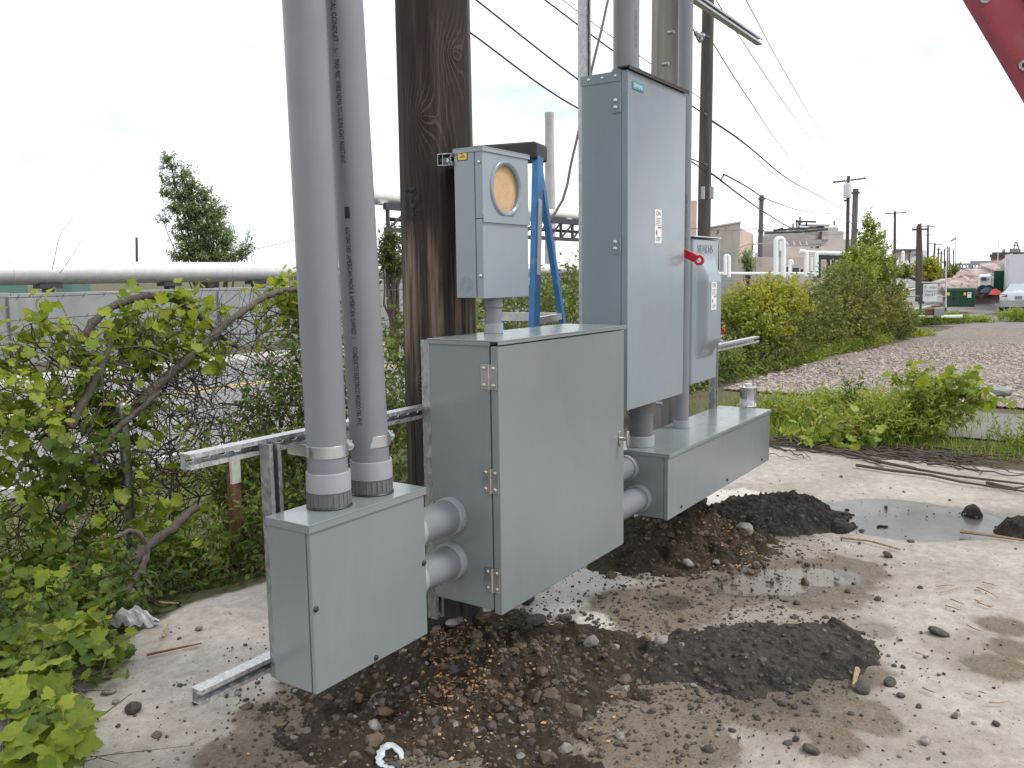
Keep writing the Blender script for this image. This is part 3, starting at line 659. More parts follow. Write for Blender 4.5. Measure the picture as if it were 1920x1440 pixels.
# litter
b = MB(); c = onz(735, 1405, .05); c[2] = gz(c[0], c[1])+.004; n = 26; V = []; F = []
for i in range(n):
    a = -.6+4.6*i/(n-1)
    for k, r in enumerate((.036-.010*abs(math.sin(i*2.3)), .060-.010*abs(math.sin(i*1.7)))):
        V.append((c[0]+r*math.cos(a), c[1]+r*math.sin(a), c[2]+.012*math.sin(a*2)+.006*k+.02*math.sin(a)))
F = [(2*i, 2*i+1, 2*i+3, 2*i+2) for i in range(n-1)]
b.add(V, F); o = b.build('plastic_ring', PVC_L, None, label='broken pale plastic ring lying on the near soil mound', cat='litter'); md = o.modifiers.new('s', 'SOLIDIFY'); md.thickness = .003
o.data.materials[0] = plain('pale plastic', (.48, .52, .56), .4, 0, .2, 40)
A, B = np.meshgrid(np.linspace(-.5, .5, 26), np.linspace(-.5, .5, 16), indexing='ij'); c = onz(245, 1168, .03)
zz = .16*fbm(A*4+3, B*4, 91)*np.clip(1.1-2.2*np.hypot(A, B), .1, 1)+.03*fbm(A*13, B*13, 92)
o = link('plastic_scrap', grid_np('plastic_scrap', c[0]+.24*(A*.7-B*.3)+.03*fbm(A*5, B*5, 93), c[1]+.30*(B*.6-A*.5), c[2]-.04+zz, plain('grey plastic sheet', (.42, .43, .44), .5, 0, .25, 25), False, None, np.hypot(A, B*1.1) < .46+.12*fbm(A*9, B*9, 95)-.06))
setp(o, 'crumpled grey plastic scrap at the edge of the vine', 'litter')
b = MB(); p = ony(440, 880, 4.0); b.box(p[0]-.028, p[0]+.028, 3.99, 4.005, -.5, p[2]+.12); b.box(p[0]-.028, p[0]-.018, 4.005, 4.04, -.5, p[2]+.12)
e = thing('marker_stake', 'rusty metal stake with a white painted top among shrubs', 'stake', (p[0], 4.0, -.2)); b.build('shaft', RUST, e)
MB().box(p[0]-.030, p[0]+.030, 3.986, 4.0065, p[2]+.02-.1, p[2]+.122).build('painted_top', plain('pale paint', (.55, .56, .48), .6, 0, .1, 20), e)
# ------------------------------------------------------------------ the equipment rack
YB = 1.857
def pole(name, label, cx, cy, r0, r1, ztop, mat, lean=(0, 0), knots=(), n=96, dense=None, group=None):
    zs = np.r_[np.arange(-.5, 3.2, .012), np.arange(3.2, ztop, .25), ztop] if dense else np.r_[np.linspace(-1.2, ztop, 60)]
    th = np.linspace(0, 2*math.pi, n+1)
    T, Zz = np.meshgrid(th, zs, indexing='ij')
    f = (Zz+.5)/(ztop+.5); R_ = r0+(r1-r0)*f
    R_ = R_*(1+.012*(fbm(np.cos(T)*2+5, Zz*.4, 71)-.5)*2)+.004*(fbm(np.cos(T)*30+40, np.sin(T)*30+Zz*.5, 72)-.5)
    arc = T*r0; grain = arc.copy(); kn = np.zeros_like(arc); bare = np.zeros_like(arc)
    for (ka, kz, s_) in knots:
        da = (np.angle(np.exp(1j*(T-ka))))*r0; d = np.hypot(da, (Zz-kz)*.75)
        grain = grain+.10*np.exp(-(d/(s_*1.3)))+.03*np.exp(-((da/.05)**2))*np.exp(-np.clip(kz-Zz, 0, 9)/.25)*(Zz < kz)
        kn = np.maximum(kn, np.exp(-(d/(s_*1.9))**2)); R_ = R_+.006*np.exp(-(d/.03)**2)
    fa = math.atan2(-cy, -cx)     # angle facing the yard
    d_a = np.angle(np.exp(1j*(T-fa)))
    bare = ss(.28, .50, fbm(T*9, Zz*1.3, 73)+.30*np.exp(-((Zz-1.45)/.25)**2)-.32)*ss(1.0, 1.25, Zz)*ss(1.85, 1.6, Zz) if dense else bare
    side_tint = ss(.55, .95, np.exp(-((np.angle(np.exp(1j*(T-(fa+math.pi*.45)))))/.42)**2))*.75 if dense else bare*0  # smooth olive tint down one side of the pole
    Xx = cx+lean[0]*Zz+R_*np.cos(T); Yy = cy+lean[1]*Zz+R_*np.sin(T)
    me = grid_np('shaft', Xx, Yy, Zz, mat, True, dict(grain=grain, knot=kn, bare=bare, side_tint=side_tint))
    e = thing(name, label, 'pole', (cx, cy, 0), group)
    link('shaft', me, e); return e
fa1 = math.atan2(-P1[1], -P1[0])
def kang(px, py): 
    best = None
    for a in np.linspace(fa1-1.5, fa1+1.5, 301):
        p = np.array([P1[0]+.14*math.cos(a), P1[1]+.14*math.sin(a)]); q = RM @ np.array([p[0], p[1], 2.0-H]); x = 960+FPX*q[0]/q[2]
        if best is None or abs(x-px) < best[0]: best = (abs(x-px), a, p)
    d = _ray(px, py); t_ = math.hypot(*best[2])/math.hypot(d[0], d[1]); return best[1], H+t_*d[2]
k1 = kang(855, 97); k2 = kang(794, 217); k3 = kang(775, 720)
pole1 = pole('utility_pole', 'dark creosoted wooden pole carrying the meter box', P1[0], P1[1], .147, .115, 9.5, WOOD1, knots=((k1[0], k1[1], .045), (k2[0], k2[1], .05), (k3[0], k3[1], .02)), dense=True, n=160)
# burnt brand marks on the near pole
def polewarp(ca, cz, r, flip=1):
    def f(v): a = ca+v[0]/r; return (P1[0]+(r)*math.cos(a), P1[1]+r*math.sin(a), cz+v[1])
    return f
for body, px, py, s_ in (('3', 757, 403, .052), ('85', 767, 403, .050), ('74', 767, 374, .048)):
    ka, kz = kang(px, py+8); text_obj('brand_mark', body, s_, None, INK, pole1, warp=polewarp(ka, kz, .1495))
b = MB()
for px, py, w_, h_ in ((761, 355, .03, .012), (772, 353, .03, .016), (760, 385, .016, .026), (773, 386, .022, .018), (758, 370, .010, .02)):
    ka, kz = kang(px, py); q = []
    for i in range(14):
        a = 2*math.pi*i/14; rr = 1+.25*math.sin(i*2.7); q.append(polewarp(ka, kz, .1493)((w_/2*rr*math.cos(a), h_/2*rr*math.sin(a), 0)))
    b.add(q, [tuple(range(14))])
b.build('brand_smudge', INK, pole1, 0)
pole2 = pole('utility_pole', 'pale weathered wooden pole behind the tall switch', P2[0], P2[1], .122, .10, 9.0, WOOD2)
for k, (px, py) in enumerate(((1240, 757), (1252, 120), (1262, 60))):
    p = ony(px, py, P2[1]-.12); MB().cyl((p[0], p[1]+.03, p[2]), (p[0], p[1]-.006, p[2]), .010, n=10).build('nail_head', GALV_O, pole2)

# --- strut channel
def strut_mb(L, slots=True, w_=.041, t_=.0027):
    b = MB()
    if slots:
        s0 = .0135
        b.box(0, L, -t_, 0, 0, s0); b.box(0, L, -t_, 0, w_-s0, w_)
        x = 0.; c = .026
        while x < L:
            e0 = min(c-.014, L); 
            if e0 > x: b.box(x, e0, -t_, 0, s0, w_-s0)
            # rounded slot ends
            x = c+.014; c += .0508
            if x < L:
                for sx, xx in ((1, x-.028), (-1, x)):
                    if xx < L:
                        b.add([(xx, -t_, s0), (xx+sx*.006, -t_, s0), (xx, -t_, s0+.006), (xx, 0, s0), (xx+sx*.006, 0, s0), (xx, 0, s0+.006)], [(0,1,2),(3,5,4),(1,4,5,2)])
                        b.add([(xx, -t_, w_-s0), (xx+sx*.006, -t_, w_-s0), (xx, -t_, w_-s0-.006), (xx, 0, w_-s0), (xx+sx*.006, 0, w_-s0), (xx, 0, w_-s0-.006)], [(0,1,2),(3,5,4),(1,4,5,2)])
    else: b.box(0, L, -t_, 0, 0, w_)
    for z0, z1, l0, l1 in ((0, t_, t_, .0095), (w_-t_, w_, w_-.0095, w_-t_)):
        b.box(0, L, -w_, -t_, z0, z1); b.box(0, L, -w_, -w_+t_, l0, l1)
        lz = l1 if z0 == 0 else l0-t_
        b.box(0, L, -w_, -w_+.0075, lz, lz+t_)
    return b
def strut(label, p0, axis_, L, mat=GALV, slots=True, face='-y', group=None, name='strut_channel'):
    b = strut_mb(L, slots)
    if axis_ == 'z':      # length up, open toward -y ; local z -> -x
        M = Matrix(((0, 0, 1, 0), (0, 1, 0, 0), (1, 0, 0, 0), (0, 0, 0, 1)))
        if face == '+y': M = Matrix(((0, 0, 1, 0), (0, -1, 0, 0), (1, 0, 0, 0), (0, 0, 0, 1)))
        if face == '-x': M = Matrix(((0, 1, 0, 0), (0, 0, 1, 0), (1, 0, 0, 0), (0, 0, 0, 1)))
    else:
        M = Matrix.Identity(4)
        if face == '-z': M = Matrix(((1, 0, 0, 0), (0, 0, 1, 0), (0, 1, 0, 0), (0, 0, 0, 1)))
        if face == '+y': M = Matrix(((1, 0, 0, 0), (0, -1, 0, 0), (0, 0, 1, 0), (0, 0, 0, 1)))
    b.xf(Matrix.Translation(Vector(p0)) @ M)
    e = thing(name, label, 'strut', p0, group); b.build('channel', mat, e, 0); return e
def bolt(parent, p, d, r=.009, h=.007, mat=None, name='bolt'):
    p = np.array(p, float); d = np.array(d, float); b = MB().cyl(p, p+d*.002, r*1.5, n=18).tube([p+d*.002, p+d*(.002+h)], r, 6)
    return b.build(name, mat or ZINC, parent)
YH0, YH1 = YB+.042, YB+.083
hs = strut('long upper strut running behind both conduits and the pole', (1.332, YH1, 1.062), 'x', 4.60)
ls = strut('lower strut sticking out left under the junction box', (1.322, YH1, .424), 'x', 3.78)
for x in (1.545, 2.50, 2.62): bolt(hs, (x+.02, YH0+.034, 1.083), (0, -1, 0))
v1 = strut('upright galvanised strut behind the left junction box', (1.554, YB+.041, .41), 'z', .685, GALV_O, False)
bolt(v1, (1.5745, YB+.036, 1.083), (0, -1, 0), .007)
v2 = strut('upright strut along the back left edge of the big cabinet', (2.262, YB+.041, .34), 'z', .995, GALV_O, False)
v2b = strut('upright strut behind the right end of the big cabinet', (3.09, YB+.041, .34), 'z', .985, GALV_O, False)
v3 = strut('tall upright strut rising behind the tall switch', (3.367, YB+.041, .62), 'z', 3.2, GALV, False)
v4 = strut('upright strut standing behind the right end of the trough', (4.975, YB+.041, .40), 'z', 1.32, GALV, False)
v5 = strut('narrow upright strut fixed on the weathered pole', (4.58, YB+.078, .74), 'z', 3.0, GALV_O, False)
ts = strut('strut high on the weathered pole, cut off at its right end', (3.20, YB+.083, 3.045), 'x', 2.66, GALV, True)
s1 = strut('short strut on the pole behind the meter box', (2.431, YB+.083, 1.937), 'x', .30, GALV_O, True, '-y'); s2 = strut('short strut bolted to the back of the meter box', (2.405, YB+.041, 1.931), 'x', .29, GALV_O, True, '-y')
bolt(s2, (2.43, YB+.03, 1.951), (-1, 0, 0), .008, .01)

# --- small screw head helper
def screw(parent, p, d, r, mat, name='screw', dome=True):
    p = np.array(p, float); d = np.array(d, float)
    b = MB().tube([p, p+d*r*.35, p+d*r*.6, p+d*r*.72], [r, r, r*.72, r*.25], 16)
    return b.build(name, mat, parent)
# --- left junction box
L = dict(x0=1.533, x1=2.016, y0=1.692, y1=YB, z0=.419, z1=.896)
jb = thing('junction_box', 'grey screw-cover junction box below the two big conduits', 'box', (1.775, 1.775, .419))
MB().box(L['x0'], L['x1'], L['y0']+.0165, L['y1'], L['z0'], L['z1']-.003).build('body', ENAMEL, jb, bevel=.004)
MB().box(L['x0']+.002, L['x1']-.002, L['y0'], L['y0']+.0145, L['z0']-.002, L['z1']-.022).build('front_cover', ENAMEL, jb, bevel=.004)
b = MB(); b.box(L['x0']-.004, L['x1']+.003, L['y0']-.006, L['y1']+.001, L['z1']-.004, L['z1']+.001)
b.box(L['x0']-.004, L['x1']+.003, L['y0']-.006, L['y0']-.0035, L['z1']-.022, L['z1']-.0042); b.box(L['x0']-.004, L['x0']-.0015, L['y0']-.0034, L['y1']+.001, L['z1']-.022, L['z1']-.0042)
b.build('rain_lid', ENAMEL, jb, bevel=.0015)
for px, py in ((592, 1142), (796, 1055), (705, 1233)):
    p = ony(px, py, L['y0']); s_ = screw(jb, (p[0]-(.004 if px > 780 else 0), L['y0'], p[2]), (0, -1, 0), .0085, BLACK)
# --- big riser conduits
def riser(label, cx, cy, z0, z1, r, lean=0., base=True):
    e = thing('conduit', label, 'conduit', (cx, cy, z0))
    zs = [z0+.01, z1]
    MB().tube([(cx, cy, z0+.02), (cx+lean*.18, cy, z0+.2), (cx+lean*(z1-z0), cy, z1)], r, 56).build('pipe', PVC, e)
    MB().ring((cx, cy, z0+.048), (cx, cy, z0+.105), r*1.105, r*.99, 56).build('coupling', PVC_L, e, bevel=.002)
    if base:
        b = MB().ring((cx, cy, z0+.006), (cx, cy, z0+.0475), r*1.06, r*.9, 56)
        for i in range(24):
            a = 2*math.pi*i/24; b.bar((cx+r*1.055*math.cos(a), cy+r*1.055*math.sin(a), z0+.007), (cx+r*1.055*math.cos(a), cy+r*1.055*math.sin(a), z0+.046), .004, .005)
        b.build('threaded_adapter', PVC_D, e)
        MB().lathe([(r*1.14, 0), (r*1.15, .003), (r*1.1, .0065), (r*1.05, .007)], (cx, cy, z0+.0012), 56).build('locknut', BLACK, e)
    return e
RC = .0575
LB = -.036; cA = (1.706, 1.79); cB = (1.885, 1.79)
rA = riser('nearer of the two big grey conduits rising from the junction box', cA[0], cA[1], L['z1'], 4.2, RC, -.012)
rB = riser('grey conduit printed with black lettering, beside the nearer riser', cB[0], cB[1], L['z1'], 4.2, RC, LB)
# printed line down the second riser
fa2 = math.atan2(-cB[1], -cB[0])
def printline(body, ztop, zbot, ang, size):
    V, F = text_verts(body, size); xs_ = [v[0] for v in V]; sc_ = (ztop-zbot)/(max(xs_)-min(xs_)); x0 = min(xs_); rr = RC+.0006
    V2 = []
    for x, y, z in V:
        a = ang+(y-.008)/rr; zz = ztop-(x-x0)*sc_; V2.append((cB[0]+LB*(zz-L['z1'])+rr*math.cos(a), cB[1]+rr*math.sin(a), zz))
    b = MB().add(V2, F); b.build('printed_line', INK, rB, 0)
def zpx(px, py):
    d = _ray(px, py); t_ = (math.hypot(*cB)-RC*.6)/math.hypot(d[0], d[1]); return H+t_*d[2]
aL = fa2-.42
printline('PVC ELECTRICAL CONDUIT   1-', zpx(630, -60), zpx(633, 107), aL, .021)
printline('MAX 90C WIRE NEMA TC-2 SUNLIGHT RESISTANT', zpx(633, 120), zpx(644, 310), aL, .021)
printline('676738415401 AMERICAN MADE & AMERICAN OWNED  ::', zpx(651, 428), zpx(660, 634), aL, .021)
printline('CONDUCTO ELECTRICO RIGIDO DEL PVC', zpx(662, 650), zpx(671, 795), aL, .021)
q = []; rr = RC+.0007
for i in range(5):
    a = aL-.10+.26*i/4; q += [(cB[0]+LB*(zpx(648, yy)-L['z1'])+rr*math.cos(a), cB[1]+rr*math.sin(a), zpx(648, yy)) for yy in (390, 411)]
MB().add(q, [(2*i, 2*i+1, 2*i+3, 2*i+2) for i in range(4)]).build('printed_bar', INK, rB, 0)
# pipe clamps
def clamp(label, c, z, r, w_=.034):
    e = thing('pipe_clamp', label, 'clamp', (c[0], c[1], z), 'strut clamps round the risers')
    MB().ring((c[0], c[1], z-w_/2), (c[0], c[1], z+w_/2), r+.0035, r+.0006, 56).build('band', ZINC, e, bevel=.0008)
    # ears at the right side with a cross bolt
    ex = c[0]+r+.002
    for k, yy in enumerate((c[1]-.016, c[1]-.004)):
        MB().box(ex, ex+.026, yy, yy+.003, z-w_/2+.002, z+w_/2-.002).build('ear', ZINC, e, bevel=.0008)
    MB().tube([(ex+.015, c[1]-.030, z), (ex+.015, c[1]+.012, z)], .0042, 10).tube([(ex+.015, c[1]-.026, z), (ex+.015, c[1]-.016, z)], .0085, 6).build('bolt', ZINC, e)
    for sx in (-1, 1): MB().box(c[0]+sx*(r*.80)-.0015, c[0]+sx*(r*.80)+.0015, c[1]+r*.55, YH0+.004, z-w_/2, z+w_/2).build('shank', ZINC, e)
    return e
clamp('zinc strut clamp round the nearer big conduit', cA, 1.062, RC); clamp('zinc strut clamp round the lettered conduit', cB, 1.062, RC)
# --- short conduits between boxes
def nipple(label, x0, x1, y, z, r, c0=True, c1=True):
    e = thing('conduit_nipple', label, 'conduit', (x0, y, z))
    MB().tube([(x0-.002, y, z), (x1+.002, y, z)], r, 48).build('pipe', PVC, e)
    if c0: MB().ring((x0, y, z), (x0+.034, y, z), r*1.12, r*.99, 48).build('coupling', PVC_L, e, bevel=.002)
    if c1: MB().ring((x1-.034, y, z), (x1, y, z), r*1.12, r*.99, 48).build('coupling', PVC_L, e, bevel=.002)
    return e
nipple('upper grey nipple joining the junction box to the big cabinet', L['x1'], 2.254, 1.772, .737, .0575)
nipple('lower grey nipple joining the junction box to the big cabinet', L['x1'], 2.254, 1.772, .578, .0575)
nipple('upper grey nipple joining the big cabinet to the trough', 3.157, 3.563, 1.752, .650, .0545)
nipple('lower grey nipple joining the big cabinet to the trough', 3.157, 3.563, 1.690, .512, .0575)
# --- the big cabinet
Mx0, Mx1, My0, Mz0, Mz1 = 2.254, 3.157, 1.568, .426, 1.338
mc = thing('cabinet', 'large grey hinged cabinet mounted on the dark pole', 'cabinet', (2.7, 1.7, Mz0))
MB().box(Mx0, Mx1, My0+.037, YB, Mz0+.004, Mz1-.002).build('body', ENAMEL, mc, bevel=.004)
MB().box(Mx0+.012, Mx1-.012, My0+.032, My0+.0368, Mz0+.014, Mz1-.012).build('gasket', BLACK, mc, 0)
dr = MB().box(Mx0-.001, Mx1+.001, My0, My0+.032, Mz0-.006, Mz1-.014).build('door', ENAMEL, mc, bevel=.005)
b = MB().box(Mx0-.006, Mx1+.010, My0-.005, YB+.002, Mz1-.001, Mz1+.004); b.box(Mx0-.006, Mx0-.0025, My0+.03, YB+.002, Mz1-.014, Mz1-.0012); b.box(Mx0-.006, Mx1+.01, My0-.005, My0-.0015, Mz1-.011, Mz1-.0012)
b.build('rain_lid', ENAMEL, mc, bevel=.0015)
for z in (1.223, .877, .537):
    h_ = thing('hinge', None, None, (Mx0, My0+.034, z)); h_.parent = mc; h_.location = Vector(h_.location)-Vector(mc.location)
    MB().box(Mx0-.0045, Mx0-.0018, My0+.039, My0+.068, z-.041, z+.041).build('plate', STEEL, h_, bevel=.0006)
    MB().box(Mx0-.0050, Mx0-.0022, My0+.005, My0+.033, z-.041, z+.041).build('plate', STEEL, h_, bevel=.0006)
    MB().tube([(Mx0-.006, My0+.036, z-.041), (Mx0-.006, My0+.036, z+.041)], .0045, 12).build('knuckle', STEEL, h_)
    for yy in (My0+.055, My0+.018):
        for dz in (-.028, .028): screw(h_, (Mx0-.0045, yy, z+dz), (-1, 0, 0), .0068, STEEL)
p = ony(1162, 822, My0); hx, hz = p[0]+.0, p[2]
hd = thing('handle', None, None, (hx, My0, hz)); hd.parent = mc; hd.location = Vector((hx, My0, hz))-Vector(mc.location)
b = MB()
for (yy, rr) in ((My0-.001, 1.), ):
    pass
def oval(cx, y0, y1, cz, rx, rz, n=28):
    return MB().poly([(cx+rx*math.cos(2*math.pi*i/n), y0, cz+rz*math.sin(2*math.pi*i/n)) for i in range(n)], (0, y1-y0, 0))
oval(hx, My0-.005, My0-.0005, hz, .016, .032).build('rose', STEEL, hd, bevel=.001)
MB().tube([(hx, My0-.004, hz), (hx, My0-.032, hz)], .0075, 14).build('spindle', STEEL, hd)
oval(hx, My0-.041, My0-.032, hz, .011, .034).build('grip', STEEL, hd, bevel=.003)
# --- meter socket
Ax0, Ax1, Ay0, Az0, Az1 = 2.418, 2.708, 1.737, 1.473, 1.985
ms_ = thing('meter_socket', 'grey meter box with round cardboard covered opening on the pole', 'meter box', (2.56, 1.8, Az0))
MB().box(Ax0, Ax1, Ay0+.034, YB, Az0, Az1-.004).build('body', ENAMEL_T, ms_, bevel=.003)
# front cover with a round opening
def holed(x0, x1, y0, y1, z0, z1, cx, cz, r, n=64):
    b = MB(); outer = []; inner = []
    for i in range(n):
        a = 2*math.pi*i/n; c_, s_ = math.cos(a), math.sin(a); inner.append((cx+r*c_, cz+r*s_))
        tx = ((x1-cx) if c_ > 0 else (x0-cx))/c_ if abs(c_) > 1e-9 else 1e9; tz = ((z1-cz) if s_ > 0 else (z0-cz))/s_ if abs(s_) > 1e-9 else 1e9
        k = min(tx, tz); outer.append((cx+k*c_, cz+k*s_))
    for xx, zz in ((x0, z0), (x1, z0), (x1, z1), (x0, z1)):
        j = min(range(n), key=lambda i: (outer[i][0]-xx)**2+(outer[i][1]-zz)**2); outer[j] = (xx, zz)
    V = [(x, y0, z) for x, z in outer]+[(x, y0, z) for x, z in inner]+[(x, y1, z) for x, z in outer]+[(x, y1, z) for x, z in inner]; F = []
    for i in range(n):
        j = (i+1) % n
        F += [(i, j, n+j, n+i), (2*n+i, 3*n+i, 3*n+j, 2*n+j), (i, 2*n+i, 2*n+j, j), (n+i, n+j, 3*n+j, 3*n+i)]
    return b.add(V, F)
pc = ony(949, 354, Ay0); ccx, ccz, cr = pc[0]+.0, pc[2], .082
zsp = ony(945, 412, Ay0)[2]
holed(Ax0+.001, Ax1-.001, Ay0, Ay0+.031, zsp, Az1-.008, ccx, ccz, cr).build('upper_cover', ENAMEL_T, ms_, bevel=.0015)
MB().box(Ax0+.001, Ax1-.001, Ay0+.0025, Ay0+.031, Az0-.002, zsp-.0015).build('lower_cover', ENAMEL_T, ms_, bevel=.002)
MB().box(Ax0-.001, Ax1+.002, Ay0-.005, Ay0-.0008, zsp-.014, zsp+.012).build('band', ENAMEL_T, ms_, bevel=.0012)
b = MB(); n = 56; prof = [(cr-.001, .0), (cr+.004, -.006), (cr+.012, -.007), (cr+.017, -.003), (cr+.018, .001)]
for r_, dy in prof:
    for k in range(n): a = 2*math.pi*k/n; b.v.append((ccx+r_*math.cos(a), Ay0+dy, ccz+r_*math.sin(a)))
for i in range(len(prof)-1):
    for k in range(n): k2 = (k+1) % n; b.f.append((i*n+k, i*n+k2, (i+1)*n+k2, (i+1)*n+k))
b.build('sealing_ring', ENAMEL_T, ms_, 60)
CARD = plain('brown cardboard', (.52, .34, .20), .85, 0, .10, 35, .1, 300)
MB().tube([(ccx, Ay0+.012, ccz), (ccx, Ay0+.016, ccz)], cr+.012, 48).build('cardboard_disc', CARD, ms_)
b = MB().box(Ax0-.003, Ax1+.004, Ay0-.005, YB+.002, Az1-.003, Az1+.001); b.box(Ax0-.003, Ax1+.004, Ay0-.005, Ay0-.002, Az1-.016, Az1-.0032); b.box(Ax0-.003, Ax0-.0005, Ay0-.002, YB+.002, Az1-.016, Az1-.0032)
b.build('rain_lid', ENAMEL_T, ms_, bevel=.001)
for px, py in ((897, 304), (906, 517)):
    p = onx(px, py, Ax0); screw(ms_, (Ax0-.001, Ay0+.012, p[2]), (-1, 0, 0), .006, ZINC)
p = onx(867, 292, Ax0); YELL = plain('yellow label', (.72, .50, .06), .5, 0, .06, 20)
st = MB().box(Ax0-.0008, Ax0-.0002, p[1]-.022, p[1]+.022, p[2]-.017, p[2]+.017).build('warning_label', BLACK, ms_, 0)
MB().box(Ax0-.0014, Ax0-.0009, p[1]-.019, p[1]+.019, p[2]-.0145, p[2]+.0145).build('label_face', YELL, st, 0)
b = MB()
for i, (yy, zz, ww) in enumerate(((.002, .006, .009), (-.004, .001, .007), (.003, -.004, .013), (-.008, -.005, .008))): b.box(Ax0-.0019, Ax0-.0015, p[1]+yy-ww/2, p[1]+yy+ww/2, p[2]+zz-.0012, p[2]+zz+.0012)
b.build('print', INK, st, 0)
p = onx(874, 533, Ax0); b = MB()
for r_ in (.013, .020, .027): b.ring((Ax0+.001, p[1], p[2]), (Ax0-.0012, p[1], p[2]), r_, r_-.0022, 32)
b.build('knockout', ENAMEL_T, ms_)
e = thing('conduit_nipple', 'short grey nipple between the meter box and big cabinet', 'conduit', (2.545, 1.79, 1.34))
MB().tube([(2.545, 1.79, Mz1+.003), (2.545, 1.79, Az0)], .030, 36).build('pipe', PVC, e)
MB().ring((2.545, 1.79, Mz1+.0045), (2.545, 1.79, Mz1+.040), .0355, .0295, 36).build('coupling', PVC_L, e, bevel=.001); MB().ring((2.545, 1.79, Az0-.036), (2.545, 1.79, Az0-.0005), .0355, .0295, 36).build('coupling', PVC, e, bevel=.001)
# --- tall switch
Tx0, Tx1, Ty0, Tz0, Tz1 = 3.322, 3.934, 1.634, .96, 2.391
tw = thing('safety_switch', 'tall blue grey safety switch cabinet above the trough', 'switch box', (3.63, 1.74, Tz0))
MB().box(Tx0, Tx1-.004, Ty0+.034, YB, Tz0+.004, Tz1-.012).build('body', ENAMEL_T, tw, bevel=.003)
MB().box(Tx0-.001, Tx1, Ty0, Ty0+.032, Tz0, Tz1-.004).build('door', ENAMEL_T, tw, bevel=.004)
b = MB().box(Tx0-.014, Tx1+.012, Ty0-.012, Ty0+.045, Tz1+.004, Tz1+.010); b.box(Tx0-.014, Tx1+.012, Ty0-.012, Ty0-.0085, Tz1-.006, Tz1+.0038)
b.build('drip_hood', plain('black rubber hood', (.035, .028, .028), .6, 0, .15, 30), tw, bevel=.0008)  # the hood itself is near black
b = MB().box(Tx0-.003, Tx0-.0005, Ty0+.036, YB+.002, Tz1-.045, Tz1-.008); b.box(Tx0-.003, Tx1, Ty0+.046, YB+.002, Tz1-.0078, Tz1-.005)
fl = b.build('top_flange', ENAMEL_T, tw, bevel=.0008)
for yy in (Ty0+.06, Ty0+.12, Ty0+.185): screw(fl, (Tx0-.003, yy, Tz1-.024), (-1, 0, 0), .006, ZINC)
for py in (195, 460):
    p = onx(1157, py, Tx0); z = p[2]; h_ = thing('hinge', None, None, (Tx0, Ty0+.04, z)); h_.parent = tw; h_.location = Vector(h_.location)-Vector(tw.location)
    MB().box(Tx0-.0040, Tx0-.0012, Ty0+.036, Ty0+.074, z-.036, z+.036).build('plate', ENAMEL_T, h_, bevel=.0008)
    MB().tube([(Tx0-.004, Ty0+.034, z-.036), (Tx0-.004, Ty0+.034, z+.036)], .004, 10).build('knuckle', ENAMEL_T, h_)
    for dz in (-.014, .014): screw(h_, (Tx0-.004, Ty0+.058, z+dz), (-1, 0, 0), .0085, ZINC)
TEAL = plain('teal nameplate', (.02, .22, .27), .4, 0, .05, 20)
def plate_pts(p0, p1, y): a = ony(*p0, y); c = ony(*p1, y); return a[0], c[0], c[2], a[2]
xa, xb, za, zb = plate_pts((1185, 151), (1206, 174), Ty0)
zb = ony(1185, 151, Ty0)[2]; za = ony(1185, 166, Ty0)[2]; xb = ony(1206, 160, Ty0)[0]
np_ = MB().box(xa, xb, Ty0-.003, Ty0-.0004, za, zb).build('nameplate', TEAL, tw, bevel=.0006)
MF = lambda x, y, z: Matrix.Translation((x, y, z)) @ Matrix(((1, 0, 0, 0), (0, 0, -1, 0), (0, 1, 0, 0), (0, 0, 0, 1)))
LETW = plain('white lettering', (.8, .82, .82), .5)
text_obj('lettering', 'SIEMENS', (zb-za)*.72, MF((xa+xb)/2, Ty0-.0036, za+(zb-za)*.28), LETW, np_, 'CENTER')
def onoff(parent, y, tl, br, name='switch_label'):
    x0 = ony(*tl, y)[0]; x1 = ony(br[0], (tl[1]+br[1])/2, y)[0]; z1 = ony(*tl, y)[2]; z0 = ony(tl[0], br[1]-(br[0]-tl[0])*.1, y)[2]; w_ = x1-x0; h_ = z1-z0
    s_ = MB().box(x0, x1, y-.0010, y-.0003, z0, z1).build(name, PAPER, parent, 0); cx = (x0+x1)/2
    text_obj('lettering', 'ON', w_*.44, MF(cx, y-.0015, z1-h_*.19), INK, s_, 'CENTER'); text_obj('lettering', 'OFF', w_*.40, MF(cx, y-.0015, z0+h_*.06), INK, s_, 'CENTER')
    b = MB()
    for i in range(5): b.box(x0+w_*.12, x1-w_*(.1+.12*(i % 2)), y-.0015, y-.0011, z1-h_*(.27+.05*i), z1-h_*(.255+.05*i))
    b.poly([(x0+w_*.26, y-.0015, z0+h_*.22), (x0+w_*.36, y-.0015, z0+h_*.30), (x0+w_*.30, y-.0015, z0+h_*.40), (x0+w_*.22, y-.0015, z0+h_*.40), (x0+w_*.16, y-.0015, z0+h_*.30)], (0, .0004, 0))
    b.build('print', INK, s_, 0)
    MB().box(x0+w_*.45, x1-w_*.03, y-.0015, y-.0011, z0+h_*.44, z0+h_*.495).build('red_panel', plain('red print', (.62, .10, .12), .5), s_, 0)
onoff(tw, Ty0, (1228, 392), (1240, 457))
REDP = plain('red handle paint', (.50, .012, .025), .35, 0, .06, 30)
